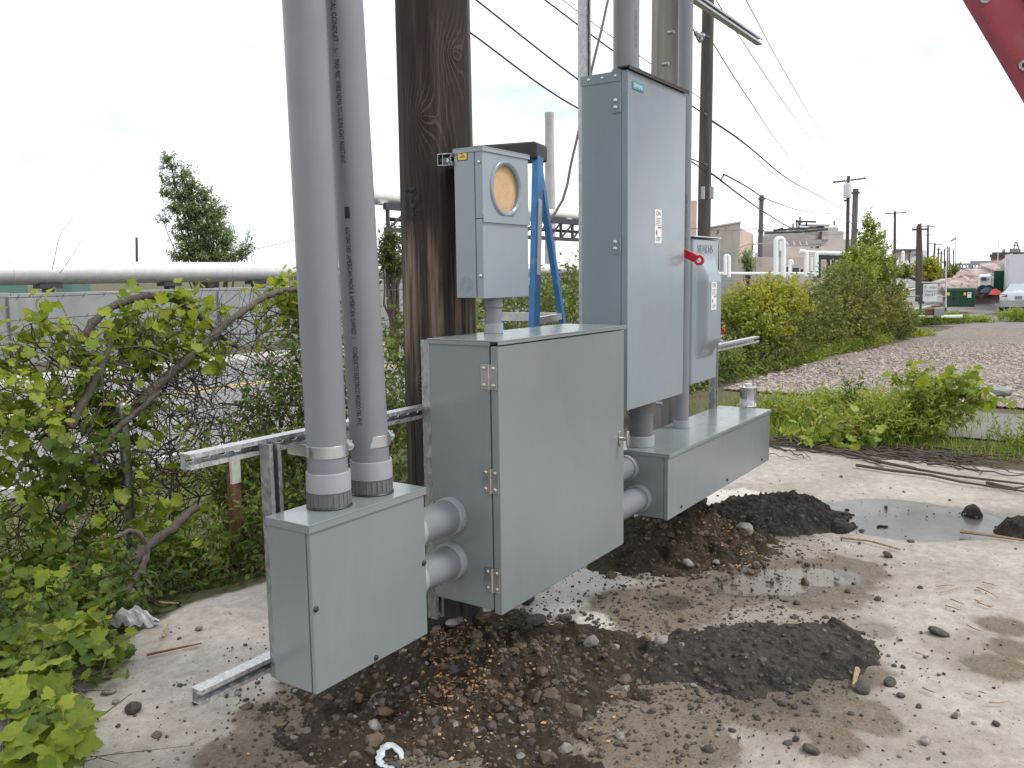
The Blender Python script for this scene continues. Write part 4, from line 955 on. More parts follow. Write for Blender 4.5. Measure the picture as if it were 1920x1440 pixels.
# red operating lever on its right side, ring at the end
def lever(parent, p0, p1, w_, ringr, name='handle'):
    p0 = np.array(p0, float); p1 = np.array(p1, float); t = (p1-p0)/np.linalg.norm(p1-p0); nrm = np.array([1., 0, 0]); nrm -= t*np.dot(nrm, t); nrm /= np.linalg.norm(nrm); s_ = np.cross(nrm, t)
    b = MB(); n = 20; tk = nrm*.010
    pts = [p0-s_*w_/2, p1-t*ringr*.9-s_*w_/2, p1-t*ringr*.9+s_*w_/2, p0+s_*w_/2]; b.poly([q-tk/2 for q in pts], tk)
    b.ring(p1-tk*.7, p1+tk*.7, ringr, ringr*.50, 28)
    return b.build(name, REDP, parent, bevel=.0015)
pa = onx(1281, 474, 3.972); pb = onx(1311, 488, 3.972)
lever(tw, pa+np.array([0, .05, .025]), pb, .038, .025)
MB().box(3.930, 3.966, Ty0+.06, Ty0+.16, pa[2]-.03, pa[2]+.12).build('lever_housing', GALV_O, tw, bevel=.004)
# --- second, smaller switch with a bulged cover
Sx0, Sx1, Sy0, Sz0, Sz1 = 4.285, 4.665, 1.735, .952, 1.735
sw = thing('safety_switch', 'small grey switch with bulged cover right of the tall one', 'switch box', (4.47, 1.8, Sz0))
MB().box(Sx0+.004, Sx1-.004, Sy0+.004, YB, Sz0+.004, Sz1-.008).build('body', ENAMEL_T, sw, bevel=.003)
xs = np.linspace(Sx0, Sx1, 60); zs = np.linspace(Sz0, Sz1-.004, 120); A, B = np.meshgrid(xs, zs, indexing='ij')
ux = np.minimum(A-Sx0, Sx1-A); fx = ss(.045, .10, ux); fz = np.minimum(ss(1.635, 1.50, B), ss(1.09, 1.20, B))**.7
Yy = Sy0-.055*fx*fz; Yy[0, :] = Yy[-1, :] = Sy0+.02; Yy[:, 0] = Yy[:, -1] = Sy0+.02
link('cover', grid_np('cover', A, Yy, B, ENAMEL_T, True), sw)
b = MB().box(Sx0-.006, Sx1+.006, Sy0-.012, YB+.002, Sz1+.002, Sz1+.006); b.build('rain_lid', WHITE, sw, bevel=.0008)
MB().box(Sx0-.002, Sx1-.02, Sy0-.002, Sy0+.002, Sz1-.003, Sz1+.0015).build('lid_gasket', BLACK, sw, 0)
xa = ony(1304, 470, Sy0)[0]; xb = ony(1340, 470, Sy0)[0]
text_obj('embossed_lettering', 'SIEMENS', .062, MF((xa+xb)/2, Sy0-.001, 1.655) @ Matrix.Diagonal((.98, 1.0, 1, 1)), ENAMEL_T, sw, 'CENTER', depth=.0015)
onoff(sw, Sy0-.0555, (1334, 529), (1343, 582))
p = onx(1356, 620, Sx1+.02); lever(sw, (Sx1+.016, Sy0+.07, p[2]+.05), (Sx1+.018, Sy0-.02, p[2]+.0), .022, .018)
# --- wiring trough
Rx0, Rx1, Ry0, Rz0, Rz1 = 3.563, 5.059, 1.546, .425, .732
tr_ = thing('wiring_trough', 'long grey wiring trough under the two switches', 'trough', (4.3, 1.7, Rz0))
MB().box(Rx0, Rx1, Ry0+.0225, YB, Rz0+.002, Rz1-.004).build('body', ENAMEL, tr_, bevel=.003)
MB().box(Rx0-.002, Rx1+.002, Ry0, Ry0+.0205, Rz0-.002, Rz1-.006).build('front_cover', ENAMEL, tr_, bevel=.003)
b = MB().box(Rx0-.006, Rx1+.006, Ry0-.008, YB+.003, Rz1-.003, Rz1+.001); b.box(Rx0-.006, Rx1+.006, Ry0-.008, Ry0-.005, Rz1-.016, Rz1-.0032); b.box(Rx0-.006, Rx0-.0035, Ry0-.005, YB+.003, Rz1-.016, Rz1-.0032)
b.build('rain_lid', ENAMEL, tr_, bevel=.001)
for px, py in ((1277, 955), (1363, 906), (1428, 867)):
    p = ony(px, py, Ry0); screw(tr_, (p[0], Ry0, Rz0+.028), (0, -1, 0), .008, BLACK)
# --- conduits on the trough and above the tall switch
e = thing('conduit', 'thick grey conduit from the tall switch down into the trough', 'conduit', (3.69, 1.745, Rz1))
MB().tube([(3.69, 1.745, Rz1+.001), (3.69, 1.745, Tz0+.004)], .0575, 48).build('pipe', PVC_D, e)
MB().ring((3.69, 1.745, Rz1+.0015), (3.69, 1.745, Rz1+.052), .0655, .057, 48).build('coupling', PVC_L, e, bevel=.002); MB().ring((3.69, 1.745, Tz0-.03), (3.69, 1.745, Tz0-.0005), .0655, .057, 48).build('coupling', PVC_D, e, bevel=.002)
e = thing('conduit', 'thick grey conduit rising from the top of the tall switch', 'conduit', (3.545, 1.755, Tz1))
MB().tube([(3.545, 1.755, Tz1-.005), (3.545, 1.755, 5.2)], .0575, 48).build('pipe', PVC, e); MB().ring((3.545, 1.755, Tz1-.004), (3.545, 1.755, Tz1+.05), .0655, .057, 48).build('coupling', PVC, e, bevel=.002)
V, F = text_verts('ELECTRICAL CONDUIT MAX 90C WIRE', .010); fa3 = math.atan2(-1.755, -3.545)+.75
MB().add([(3.545+.0582*math.cos(fa3+y/.058), 1.755+.0582*math.sin(fa3+y/.058), 2.68-x*.9) for x, y, z in V], F).build('printed_line', INK, e, 0)
e = thing('conduit', 'slim grey conduit running up between the two switches', 'conduit', (4.232, 1.765, Rz1))
MB().tube([(4.232, 1.765, Rz1+.001), (4.232, 1.765, 5.2)], .0365, 36).build('pipe', PVC, e); MB().ring((4.232, 1.765, Rz1+.0015), (4.232, 1.765, Rz1+.042), .043, .036, 36).build('coupling', PVC_L, e, bevel=.0015)
V, F = text_verts('67673841 AMERICAN MADE 90C WIRE NEMA TC-2', .009); fa4 = math.atan2(-1.765, -4.232)+.3
MB().add([(4.232+.037*math.cos(fa4+y/.037), 1.765+.037*math.sin(fa4+y/.037), 1.95-x*1.6) for x, y, z in V], F).build('printed_line', INK, e, 0)
# --- cement can on the trough
c = onz(1406, 762, Rz1+.001); can = thing('can', 'dented tin can with torn label standing on the trough', 'can', (c[0], 1.70, Rz1+.001)); cc = (c[0], 1.70, Rz1+.0012)
TIN = plain('tin', (.60, .60, .60), .22, 1., .12, 25, .12, 60)
MB().lathe([(.050, 0), (.052, .002), (.052, .006), (.0505, .009), (.0505, .112), (.0525, .115), (.0525, .119), (.049, .121), (.047, .117), (.03, .117)], cc, 40).build('body', TIN, can)
MB().lathe([(.020, .117), (.020, .130), (.023, .131), (.023, .139), (.021, .141)], cc, 28).build('cap', plain('white tin lid', (.72, .72, .66), .4), can)
b = MB(); n = 22; fa5 = math.atan2(-1.70, -c[0])
for i in range(n):
    a = fa5-1.5+2.2*i/(n-1); t_ = i/(n-1)
    for z in (.006, .062-.034*t_+.006*math.sin(i*2.1)): b.v.append((cc[0]+.0512*math.cos(a), cc[1]+.0512*math.sin(a), cc[2]+z))
b.f = [(2*i, 2*i+1, 2*i+3, 2*i+2) for i in range(n-1)]
b.build('torn_label', plain('torn white label', (.60, .63, .66), .7, 0, .25, 60), can)
# --- step ladder
BLUE = plain('blue fibreglass', (.05, .21, .48), .45, 0, .15, 12, .1, 200, dirt=((.35, .36, .38), 14, .62)); ALU = plain('aluminium', (.62, .62, .61), .4, .8, .12, 30)
T0 = np.array([3.47, 2.195, 2.075]); dv = np.array([.974, .22, 0]); wv = np.array([-.22, .974, 0])
ld = thing('step_ladder', 'blue fibreglass step ladder standing behind the big cabinet', 'ladder', (3.5, 2.3, 0))
fr = lambda s_, z: T0*(1, 1, 0)+wv*(s_*(.34+.12*(2.075-z)/2.075))+wv*(-.02 if s_ == 0 else .0)-dv*.20*(2.075-z)/2.075+np.array([0, 0, z])
rr_ = lambda s_, z: T0*(1, 1, 0)+dv*.06+wv*(s_*(.32+.10*(2.075-z)/2.075))+dv*.98*(2.075-z)/2.075+np.array([0, 0, z])
for s_ in (0, 1):
    MB().bar(fr(s_, .01), fr(s_, 2.10), .080, .030, up=wv).build('front_rail', BLUE, ld, bevel=.004)
    MB().bar(rr_(s_, .01), rr_(s_, 2.10), .045, .028, up=wv).build('rear_rail', BLUE, ld, bevel=.004)
    MB().bar(fr(s_, .0), fr(s_, .06), .086, .036, up=wv).build('foot', BLACK, ld, bevel=.003)
    MB().bar(fr(s_, .75), rr_(s_, .80), .02, .004, up=(0, 0, 1)).build('spreader', ALU, ld)
    MB().bar(fr(s_, 1.55)-wv*.017*(1 if s_ == 0 else 0), fr(s_, 1.90)-wv*.017*(1 if s_ == 0 else 0), .05, .0015, up=wv).build('safety_label', PAPER, ld, 0)
for i in range(6):
    z = .30+i*.305; MB().bar(fr(0, z)+wv*.012, fr(1, z)-wv*.012, .08, .028, up=(0, 0, 1)).build('step', ALU, ld, bevel=.003)
for z in (.35, 1.33, ): MB().bar(rr_(0, z)+wv*.01, rr_(1, z)-wv*.01, .02, .045, up=(0, 0, 1)).build('rear_brace', ALU, ld, bevel=.002)
MB().bar(fr(0, 1.335)+dv*.01, rr_(0, 1.335), .02, .032, up=(0, 0, 1)).build('side_brace', ALU, ld, bevel=.002)
cp_ = T0-wv*.035+dv*.02; b = MB().bar(cp_, cp_+wv*.44, .17, .08, up=(0, 0, 1)); b.v = [tuple(np.array(v)+np.array([0, 0, .045])) for v in b.v]
b.build('top_cap', plain('black plastic cap', (.03, .03, .033), .45, 0, .2, 30), ld, bevel=.012)
# --- hanging cable
CABLE = plain('grey cable', (.16, .145, .12), .7, 0, .2, 60)
pts = [ony(px, py, 2.75) for px, py in ((1150,-60),(1140,0),(1128,55),(1113,115),(1098,180),(1084,250),(1070,310),(1064,345),(1055,375),(1040,400),(1030,413),(1026,424),(1032,436))]
MB().tube(pts, .0085, 10).build('cable', CABLE, None, label='grey cable hanging down beside the ladder', cat='cable')
# --- red boom at the upper right
BOOM = plain('faded red paint', (.36, .06, .085), .42, 0, .12, 4, dirt=((.28, .11, .12), 6, .55)); BOOM_D = plain('dark red paint', (.22, .035, .055), .45, 0, .15, 6)
q0 = ond(1810, 0, 5.0); q1 = ond(1920, 185, 5.0); t_ = (q1-q0)/np.linalg.norm(q1-q0); v_ = _ray(1868, 95); n_ = np.cross(v_, t_); n_ /= np.linalg.norm(n_)
if n_[2] < 0: n_ = -n_
v_ = np.cross(t_, n_); v_ = v_ if np.dot(v_, RM[2]) > 0 else -v_
q0 = q0-t_*2.5; Lb = (q0[2]+.05)/(-t_[2])
bo = thing('boom', 'faded red steel boom slanting across the upper right corner', 'boom', tuple(q0+t_*Lb))
def boxalong(u0, u1, a0, a1, d0, d1, mat, name):
    b = MB(); V = [q0+t_*u+n_*a+v_*d for u in (u0, u1) for a, d in ((a0, d0), (a1, d0), (a1, d1), (a0, d1))]
    return b.add(V, [(3,2,1,0),(4,5,6,7),(0,1,5,4),(1,2,6,5),(2,3,7,6),(3,0,4,7)]).build(name, mat, bo, bevel=.004)
boxalong(0, Lb, .0, .42, .06, .34, BOOM, 'web'); boxalong(0, Lb, -.012, .047, .0, .4, BOOM_D, 'lower_flange'); boxalong(0, Lb, .40, .44, .0, .4, BOOM_D, 'upper_flange')
boxalong(0, Lb, .235, .398, .03, .058, BOOM_D, 'stiffener')
for px, py in ((1848, -4), (1921, 122)):
    p = ond(px, py, 5.0); d = np.dot(p-q0, t_); a = np.dot(p-q0, n_); p = q0+t_*d+n_*a+v_*.06
    wsh = MB().ring(p, p-v_*.012, .030, .014, 28).build('washer', GALV, bo); MB().cyl(p, p-v_*.006, .0138, n=16).build('bolt_hole', BLACK, wsh)
# ------------------------------------------------------------------ vegetation
def tmpl(kind):
    if kind == 'ovate':
        V = [(0,0,0),(-.20,.25,.05),(-.25,.5,.06),(-.13,.8,.03),(0,1,-.05),(.13,.8,.03),(.25,.5,.06),(.20,.25,.05)]; F = [(0,4,3,2,1),(0,7,6,5,4)]
    elif kind == 'slim':
        V = [(0,0,0),(-.13,.35,.04),(-.11,.7,.03),(0,1,-.06),(.11,.7,.03),(.13,.35,.04)]; F = [(0,3,2,1),(0,5,4,3)]
    elif kind == 'round':
        V = [(0,0,0),(-.34,.28,.05),(-.34,.62,.05),(0,1,-.03),(.34,.62,.05),(.34,.28,.05)]; F = [(0,3,2,1),(0,5,4,3)]
    elif kind == 'grape':
        V = [(0,.06,0),(-.16,-.10,.03),(-.40,.02,.06),(-.50,.24,.04),(-.40,.40,.07),(-.46,.62,.03),(-.24,.66,.07),(-.14,.86,.04),(0,1.02,-.07),
             (.14,.86,.04),(.24,.66,.07),(.46,.62,.03),(.40,.40,.07),(.50,.24,.04),(.40,.02,.06),(.16,-.10,.03)]
        F = [(0,8,7,6,5,4,3,2,1),(0,15,14,13,12,11,10,9,8)]
    elif kind == 'blade':
        V = [(-.03,0,0),(.03,0,0),(.028,.5,.02),(-.028,.5,.02),(0,1,-.16)]; F = [(0,1,2,3),(3,2,4)]
    return np.array(V, float), F
TM = {k: tmpl(k) for k in ('ovate', 'slim', 'round', 'grape', 'blade')}
def unit(a): return a/(np.linalg.norm(a, axis=-1, keepdims=True)+1e-9)
def leaves(name, P_, D, size, kind, mat, parent, var, up=None, label=None, upmix=.7):
    """one mesh of many leaves: base at P, pointing along D"""
    n = len(P_)
    if n == 0: return
    T, F = TM[kind]; D = unit(D)
    upv = np.array([0, 0, 1.])+rng.normal(0, .55, (n, 3)) if up is None else up
    Xa = unit(np.cross(D, upv)); Za = np.cross(Xa, D)
    s = size[:, None]
    ws = rng.uniform(.85, 1.15, (n, 1))
    V = P_[:, None, :]+(T[None, :, 0:1]*Xa[:, None, :]*ws[:, None]+T[None, :, 1:2]*D[:, None, :]+T[None, :, 2:3]*rng.uniform(.4, 2.2, (n, 1, 1))*Za[:, None, :])*s[:, None]
    k = len(T); base = (np.arange(n)*k)
    loops = np.concatenate([base[:, None]+np.array(f)[None] for f in F], 1).ravel()
    sizes = np.tile([len(f) for f in F], n)
    me = mesh_np(name, V.reshape(-1, 3), loops, sizes, mat, False, dict(var=np.repeat(np.clip(var, 0, 1), k), lx=np.tile(T[:, 0], n), ly=np.tile(T[:, 1], n)))
    return setp(link(name, me, parent), label, None, None, 'stuff')
def tubes(name, paths, r0, mat, parent, n=4, kind='stuff'):
    b = MB()
    for i, p in enumerate(paths):
        r = r0[i] if hasattr(r0, '__len__') else r0
        m_ = len(p); b.tube(p, [r*(1-.65*j/max(1, m_-1)) for j in range(m_)], n, False)
    V = np.array(b.v); 
    me = mesh_np(name, V, np.array([i for f in b.f for i in f]), [len(f) for f in b.f], mat, True)
    return setp(link(name, me, parent), None, None, None, kind)
LM = []
OUT = [(-.05,-.02),(-.17,-.10),(-.30,-.08),(-.42,.02),(-.50,.16),(-.54,.27),(-.44,.36),(-.47,.50),(-.50,.64),(-.37,.64),(-.25,.68),(-.20,.80),(-.11,.92),(0,1.05)]
for v_ in (.12, .28, .42, .56, .7, .84):
    for sd_ in range(3):
        L_ = [np.array(q)+rng.normal(0, .016, 2) for q in OUT]; R_ = [np.array((-q[0], q[1]))+rng.normal(0, .016, 2) for q in OUT]
        mid_ = [(0, y) for y in np.linspace(.0, 1.05, 14)]
        inn = lambda A_: [(a_[0]*.5, .5*a_[1]+.5*m_[1]) for a_, m_ in zip(A_, mid_)]
        cols = [L_, inn(L_), mid_, inn(R_), R_]; V = []
        cup = (.25, -.2, .45)[sd_]; ph = rng.uniform(0, 6)
        for ci, cc_ in enumerate(cols):
            for j, q in enumerate(cc_):
                x, y = q; z = cup*x*x-.14*(y-.3)**2*(1 if sd_ else .3)+(.035*math.sin(j*1.7+ph+ci) if ci in (0, 4) else .012*math.sin(j*2.3+ci+ph))-(.03 if ci == 2 else 0)
                V.append((x, y, z))
        F = []
        for ci in range(4):
            for j in range(13): F += [(ci*14+j, ci*14+j+1, (ci+1)*14+j+1, (ci+1)*14+j)]
        V = np.array(V); me = mesh_np('leaf', V, np.array(F).ravel(), [4]*len(F), LEAF_GRAPE, True, dict(var=np.full(len(V), v_), lx=V[:, 0], ly=V[:, 1])); LM.append((v_, me))

def leaf_parts(e, P_, D, size, var, tilt=(0, 0, 1.)):
    n = len(P_); D = unit(D); U = np.array(tilt)+rng.normal(0, .45, (n, 3)); Xa = unit(np.cross(D, U)); Za = np.cross(Xa, D); o0 = WL[e.name]
    tones = np.array([l[0] for l in LM])
    for i in range(n):
        k = int(np.argmin(np.abs(tones-var[i])+.08*rng.random(len(LM)))); s_ = size[i]; x, d, z, p = Xa[i], D[i], Za[i], P_[i]-o0
        o = bpy.data.objects.new('leaf', LM[k][1]); COL.objects.link(o); o.parent = e
        o.matrix_local = Matrix(((x[0]*s_, d[0]*s_, z[0]*s_, p[0]), (x[1]*s_, d[1]*s_, z[1]*s_, p[1]), (x[2]*s_, d[2]*s_, z[2]*s_, p[2]), (0, 0, 0, 1)))
def pts_in(lobes, n, shell=.55):
    w_ = np.array([l[3]*l[4]*l[5] for l in lobes]); w_ = w_**.8; pick = rng.choice(len(lobes), n, p=w_/w_.sum())
    d = unit(rng.normal(size=(n, 3))); r = (shell+(1-shell)*rng.random(n)**.6)[:, None]
    L_ = np.array(lobes)[pick]; return L_[:, :3]+d*r*L_[:, 3:6], d
def shrub(name, label, lobes, base, n_twig, per, lsize, kind, mat, bark=BARK_D, cat='shrub', group=None, tone=.5, tspread=.22, clump=.25, tl=(.12, .32), nst=None, upb=.5, droop=.15, stem_r=.012, shell=.45, seedoff=0, zmin=None, twr=.0026, single=0):
    e = thing(name, label, cat, base, group)
    C, d = pts_in(lobes, n_twig, shell)
    if zmin is not None: m_ = C[:, 2] > zmin; C, d = C[m_], d[m_]
    n = len(C); l = rng.uniform(tl[0], tl[1], n)[:, None]
    dirs = unit(d*.8+np.array([0, 0, upb])+rng.normal(0, .45, (n, 3))); S0 = C-dirs*l*.5; S1 = C+dirs*l*.5
    mid_ = (S0+S1)/2+rng.normal(0, .03, (n, 3))*l
    paths = [[S0[i], mid_[i], S1[i]] for i in range(n)]
    t = np.tile(np.linspace(.12, 1., per), n); id_ = np.repeat(np.arange(n), per); t = t+rng.uniform(-.05, .05, len(t))
    Pp = S0[id_]*(1-t)[:, None]+S1[id_]*t[:, None]; ax = dirs[id_]
    rad = unit(np.cross(ax, rng.normal(size=(len(t), 3)))); Dl = unit(ax*rng.uniform(.2, .9, (len(t), 1))+rad-np.array([0, 0, 1])*rng.uniform(-.1, droop*3, (len(t), 1)))
    sz = lsize*rng.uniform(.55, 1.25, len(t))*(1-.35*np.clip(t-.6, 0, 1))
    cl = fbm(C[:, 0]*3+seedoff, C[:, 2]*3+C[:, 1]*2, 61)[id_]
    var = tone+(cl-.5)*clump*4+rng.normal(0, tspread*.6, len(t))+.12*(t-.5)
    if single:
        od = np.argsort(-sz); a_, b_ = od[:single], od[single:]
        leaf_parts(e, Pp[a_], Dl[a_], sz[a_], np.clip(var[a_], .1, .86))
        leaves('foliage', Pp[b_], Dl[b_], sz[b_], kind, mat, e, var[b_])
    else: leaves('foliage', Pp, Dl, sz, kind, mat, e, var)
    tubes('twigs', paths, twr, bark, e, 3)
    nst = nst or max(4, n_twig//40); st = []; rs = []
    for i in range(nst):
        tgt = C[rng.integers(n)]; b0 = np.array(base)+np.array([rng.normal(0, .06), rng.normal(0, .06), 0]); 
        lb = np.array(lobes); b0[:2] += (tgt[:2]-b0[:2])*.25
        q = [b0]; m_ = 7
        for j in range(1, m_):
            f = j/(m_-1); q.append(b0+(tgt-b0)*f+np.array([rng.normal(0, .035), rng.normal(0, .035), .12*math.sin(math.pi*f)]))
        st.append(q); rs.append(stem_r*rng.uniform(.5, 1.2))
    tubes('stems', st, rs, bark, e, 5)
    return e
def tz(x, y): return float(terrain(x, y))
fz = lambda x, y: fence_ground(x, y)
# ---- chain link fence along the road
FY = 5.0
def chain(e, x0, x1, y, z0, z1, pitch=.074, r=.0024, zb=None):
    nw = int((x1-x0)/pitch); nh = int((z1-z0)/(pitch*.5)); b = []
    Vs = []; Ls = []; base = 0
    for i in range(nw):
        xc = x0+i*pitch; zz = z0+np.arange(nh+1)*pitch*.5; gx = fz(xc, y)
        sg = np.where(np.arange(nh+1) % 2 == 0, -1, 1)
        P_ = np.stack([xc+sg*pitch*.5+.004*np.sin(zz*9+i), y+sg*.003+.03*np.sin(xc*1.3+zz*.8)+.012*np.sin(xc*6), zz+gx+.02*np.sin(xc*1.1)], 1)
        for k in range(3):
            a = 2*math.pi*k/3; Vs.append(P_+np.array([0, r*math.cos(a), r*math.sin(a)]) if True else 0)
        m_ = nh+1; idx = np.arange(m_-1)
        for k in range(3):
            k2 = (k+1) % 3; Ls.append(np.stack([base+k*m_+idx, base+k2*m_+idx, base+k2*m_+idx+1, base+k*m_+idx+1], 1))
        base += 3*m_
    V = np.concatenate(Vs); Lp = np.concatenate(Ls)
    setp(link('wire_mesh', mesh_np('wire_mesh', V, Lp, np.full(len(Lp), 4), GALV_O, True), e), None, None, None, 'stuff')
FW = plain('rusty fence wire', (.10, .085, .075), .7, .3, .3, 40)
fe = thing('chain_link_fence', 'chain link fence with barbed wire overgrown by vines', 'fence', (4, FY, fz(4, FY)))
chain(fe, -.4, 12.5, FY, .06, 1.72)
for o_ in fe.children: o_.data.materials[0] = FW
for k, zt in enumerate((1.86, 2.0)):
    q = [(x, FY+.02*math.sin(x*1.7+k), fz(x, FY)+zt+.015*math.sin(x*2.1)+.02*math.sin(x*.7+k)) for x in np.arange(-.5, 24, .3)]
    b = MB().tube(q, .0022, 4, False)
    for x in np.arange(-.4, 12, .13):
        p = np.array((x, FY+.02*math.sin(x*1.7+k), fz(x, FY)+zt+.015*math.sin(x*2.1)+.02*math.sin(x*.7+k)))
        for a in (.6, 2.2): v = np.array([.3, math.cos(a), math.sin(a)])*.02; b.tube([p-v, p+v], .0014, 3, False)
    b.build('barbed_wire', FW, fe, kind='stuff')
q = [(x, FY, fz(x, FY)+1.72+.03*math.sin(x*1.1)) for x in np.arange(-.5, 24, .5)]; MB().tube(q, .003, 5, False).build('tension_wire', FW, fe)
for x in (-.3, 5.2, 8.2, 11.2, 17.35, 20.5, 23.6):
    z = fz(x, FY); MB().tube([(x, FY+.04, z-.1), (x, FY+.04, z+1.78)], .024, 14).build('post', GALV_O, fe)
    MB().bar((x, FY+.04, z+1.76), (x+.02, FY-.22, z+2.06), .03, .02).build('barbed_wire_arm', GALV_O, fe)
chain(fe, 12.5, 26, FY, .06, 1.72, .12, .0022)
[o_ for o_ in fe.children if o_.name.startswith('wire_mesh')][-1].data.materials[0] = FW
p = ony(228, 755, 4.55); e = thing('fence_post', 'short grey pipe post with domed cap standing in the shrubs', 'post', (p[0], 4.55, -.4))
MB().tube([(p[0], 4.55, -.6), (p[0], 4.55, p[2]-.02)], .030, 20).build('pipe', GALV_O, e)
MB().lathe([(.034, -.03), (.034, 0), (.031, .012), (.020, .024), (.006, .029)], (p[0], 4.55, p[2]-.02), 20).build('cap', GALV_O, e)
BARK_P = plain('pale shoot', (.30, .26, .20), .8)
# ---- thick old vine stems arching over the fence
def vine(label, pts, r, y, mat=BARK, dy=.0, name='vine_stem'):
    q = []
    for i, (px, py) in enumerate(pts): q.append(ony(px, py, y+dy*i))
    m_ = len(q); 
    # smooth by Catmull-Rom
    Q = []
    for i in range(m_-1):
        a = q[max(i-1, 0)]; b_ = q[i]; c_ = q[i+1]; d_ = q[min(i+2, m_-1)]
        for t in np.linspace(0, 1, 6, endpoint=False): Q.append(.5*((2*b_)+(-a+c_)*t+(2*a-5*b_+4*c_-d_)*t*t+(-a+3*b_-3*c_+d_)*t**3)+rng.normal(0, r*.10, 3))
    Q.append(q[-1]); b = MB().tube(Q, [r*(1-.45*i/len(Q))*(1+.14*math.sin(i*1.9)) for i in range(len(Q))], 9)
    return b.build(name, mat, None, 60, label=label, cat='vine')
vine('grey woody vine rising diagonally to the left conduit', [(225,790),(300,720),(360,665),(405,625),(430,600),(470,575),(500,555),(530,545),(560,543)], .030, 4.62)
vine('dark woody vine arching over the barbed wire', [(150,640),(190,590),(232,566),(275,556),(310,558),(345,572),(380,600),(415,632),(445,650)], .026, 4.75, BARK_D)
vine('dark leaning vine trunk in the left thicket', [(130,800),(165,740),(190,690),(208,640)], .026, 4.5, BARK_D)
vine('bent vine branch low in the shrubs by the post', [(110,960),(160,890),(215,810),(260,770),(300,735)], .024, 4.45, BARK_D)
vine('split grey root curving over the low vine', [(235,1110),(262,1075),(276,1040),(270,1012),(245,995),(215,1010)], .017, 3.65, BARK)
vine('dead dark branch lying under the shrubs', [(175,1120),(240,1060),(310,1000),(370,950)], .035, 3.95, BARK_D)
vine('thin bare shoot rising above the pipeline', [(98,505),(103,480),(110,450),(120,428),(140,408)], .0026, 4.7, BARK_P)
vine('second thin bare shoot rising above the wall', [(112,512),(135,480),(150,455),(165,448)], .0024, 4.7, BARK_P)
# tangles of dead vine, one per stretch of fence
def tangle(label, x0, x1, z0, z1, y, n, r=.0035):
    e = thing('dead_vine_tangle', label, 'vine', ((x0+x1)/2, y, z0)); paths = []; rs = []
    for i in range(n):
        p = np.array([rng.uniform(x0, x1), y+rng.normal(0, .12), z0+(z1-z0)*rng.random()**1.1]); d = unit(np.array([rng.normal(), rng.normal()*.25, rng.normal(.3, .8)])); q = [p]
        for j in range(rng.integers(6, 13)):
            d = unit(d+rng.normal(0, .42, 3)*np.array([1, .5, 1])); d[1] -= .5*(p[1]-y); p = p+d*.075; 
            if p[2] > z1+.1: d[2] = -abs(d[2])
            q.append(p)
        paths.append(q); rs.append(r*rng.uniform(.5, 1.8))
    tubes('stems', paths, rs, BARK_D, e, 4); return e
tangle('tangle of bare dark vines at the far left of the fence', 1.5, 2.9, .0, 1.15, 4.7, 230)
tangle('tangle of bare dark vines round the arched stem', 2.6, 3.7, .15, 1.2, 4.75, 270)
tangle('tangle of bare dark vines left of the conduits', 3.4, 4.6, .1, 1.35, 4.8, 240)
# ---- grape vines on the fence
def gv(label, lobes, n_twig, tone, base, per=5, ls=.074, **k):
    return shrub('grape_vine', label, lobes, base, n_twig, per, ls, 'grape', LEAF_GRAPE, BARK, 'vine', None, tone, .26, .32, (.15, .4), upb=.35, droop=.35, stem_r=.007, shell=.25, single=298, **k)
gv('yellow green grape vine spilling over the top left of the fence', [(2.25,4.75,1.12,.45,.18,.22),(2.75,4.7,1.22,.45,.16,.18),(2.0,4.6,.85,.4,.2,.2),(2.55,4.65,.95,.35,.2,.2)], 125, .74, (2.4, 4.75, -.45))
gv('yellow green grape vine over the fence in the middle of the thicket', [(3.1,4.75,1.33,.38,.12,.16),(3.45,4.75,1.36,.36,.12,.12),(3.2,4.7,1.08,.42,.15,.16),(2.85,4.65,.75,.35,.18,.15)], 80, .74, (3.2, 4.75, -.45))
gv('grape vine cluster hanging beside the left conduit', [(4.25,4.8,1.45,.35,.14,.14),(4.45,4.7,1.30,.3,.16,.25),(4.1,4.75,1.25,.2,.1,.12)], 62, .72, (4.3, 4.75, -.45))
gv('darker grape vine low on the left fence', [(2.3,4.5,.55,.5,.25,.3),(2.1,4.4,.12,.35,.22,.22),(2.7,4.55,.45,.3,.2,.15)], 105, .5, (2.3, 4.5, -.4))
gv('sparse grape vine behind the capped post', [(2.6,4.25,.05,.55,.25,.28),(1.9,4.1,-.02,.4,.25,.2)], 95, .45, (2.5, 4.3, -.4))
# ---- small leaved shrubs behind the rack
def sh(label, lobes, n_twig, base, tone=.45, ls=.048, mat=LEAF_SHRUB, kind='ovate', per=10, bark=BARK_R, **k):
    k.setdefault('stem_r', .009); k.setdefault('tl', (.15, .38))
    return shrub('shrub', label, lobes, base, n_twig, per, ls, kind, mat, bark, 'shrub', None, tone, .24, .3, **k)
sh('leafy shrub with reddish stems just left of the conduits', [(3.75,4.3,.62,.38,.3,.35),(3.55,4.2,.15,.5,.35,.4),(4.0,4.35,.95,.28,.25,.28),(3.3,4.25,.5,.35,.25,.25)], 460, (3.6, 4.2, -.3), .66)
sh('green shrub filling the corner behind the junction box', [(3.2,3.78,.08,.5,.28,.26),(3.65,3.85,.2,.5,.3,.30),(2.9,3.70,.0,.35,.2,.16),(3.3,3.58,.04,.5,.12,.10)], 390, (3.3, 3.9, -.1), .42)
sh('dark green shrub at the slab edge behind the conduits', [(4.2,4.1,.35,.5,.35,.45),(4.6,4.4,.7,.4,.35,.4),(3.75,3.72,.08,.42,.18,.17)], 330, (4.3, 4.1, -.2), .45)
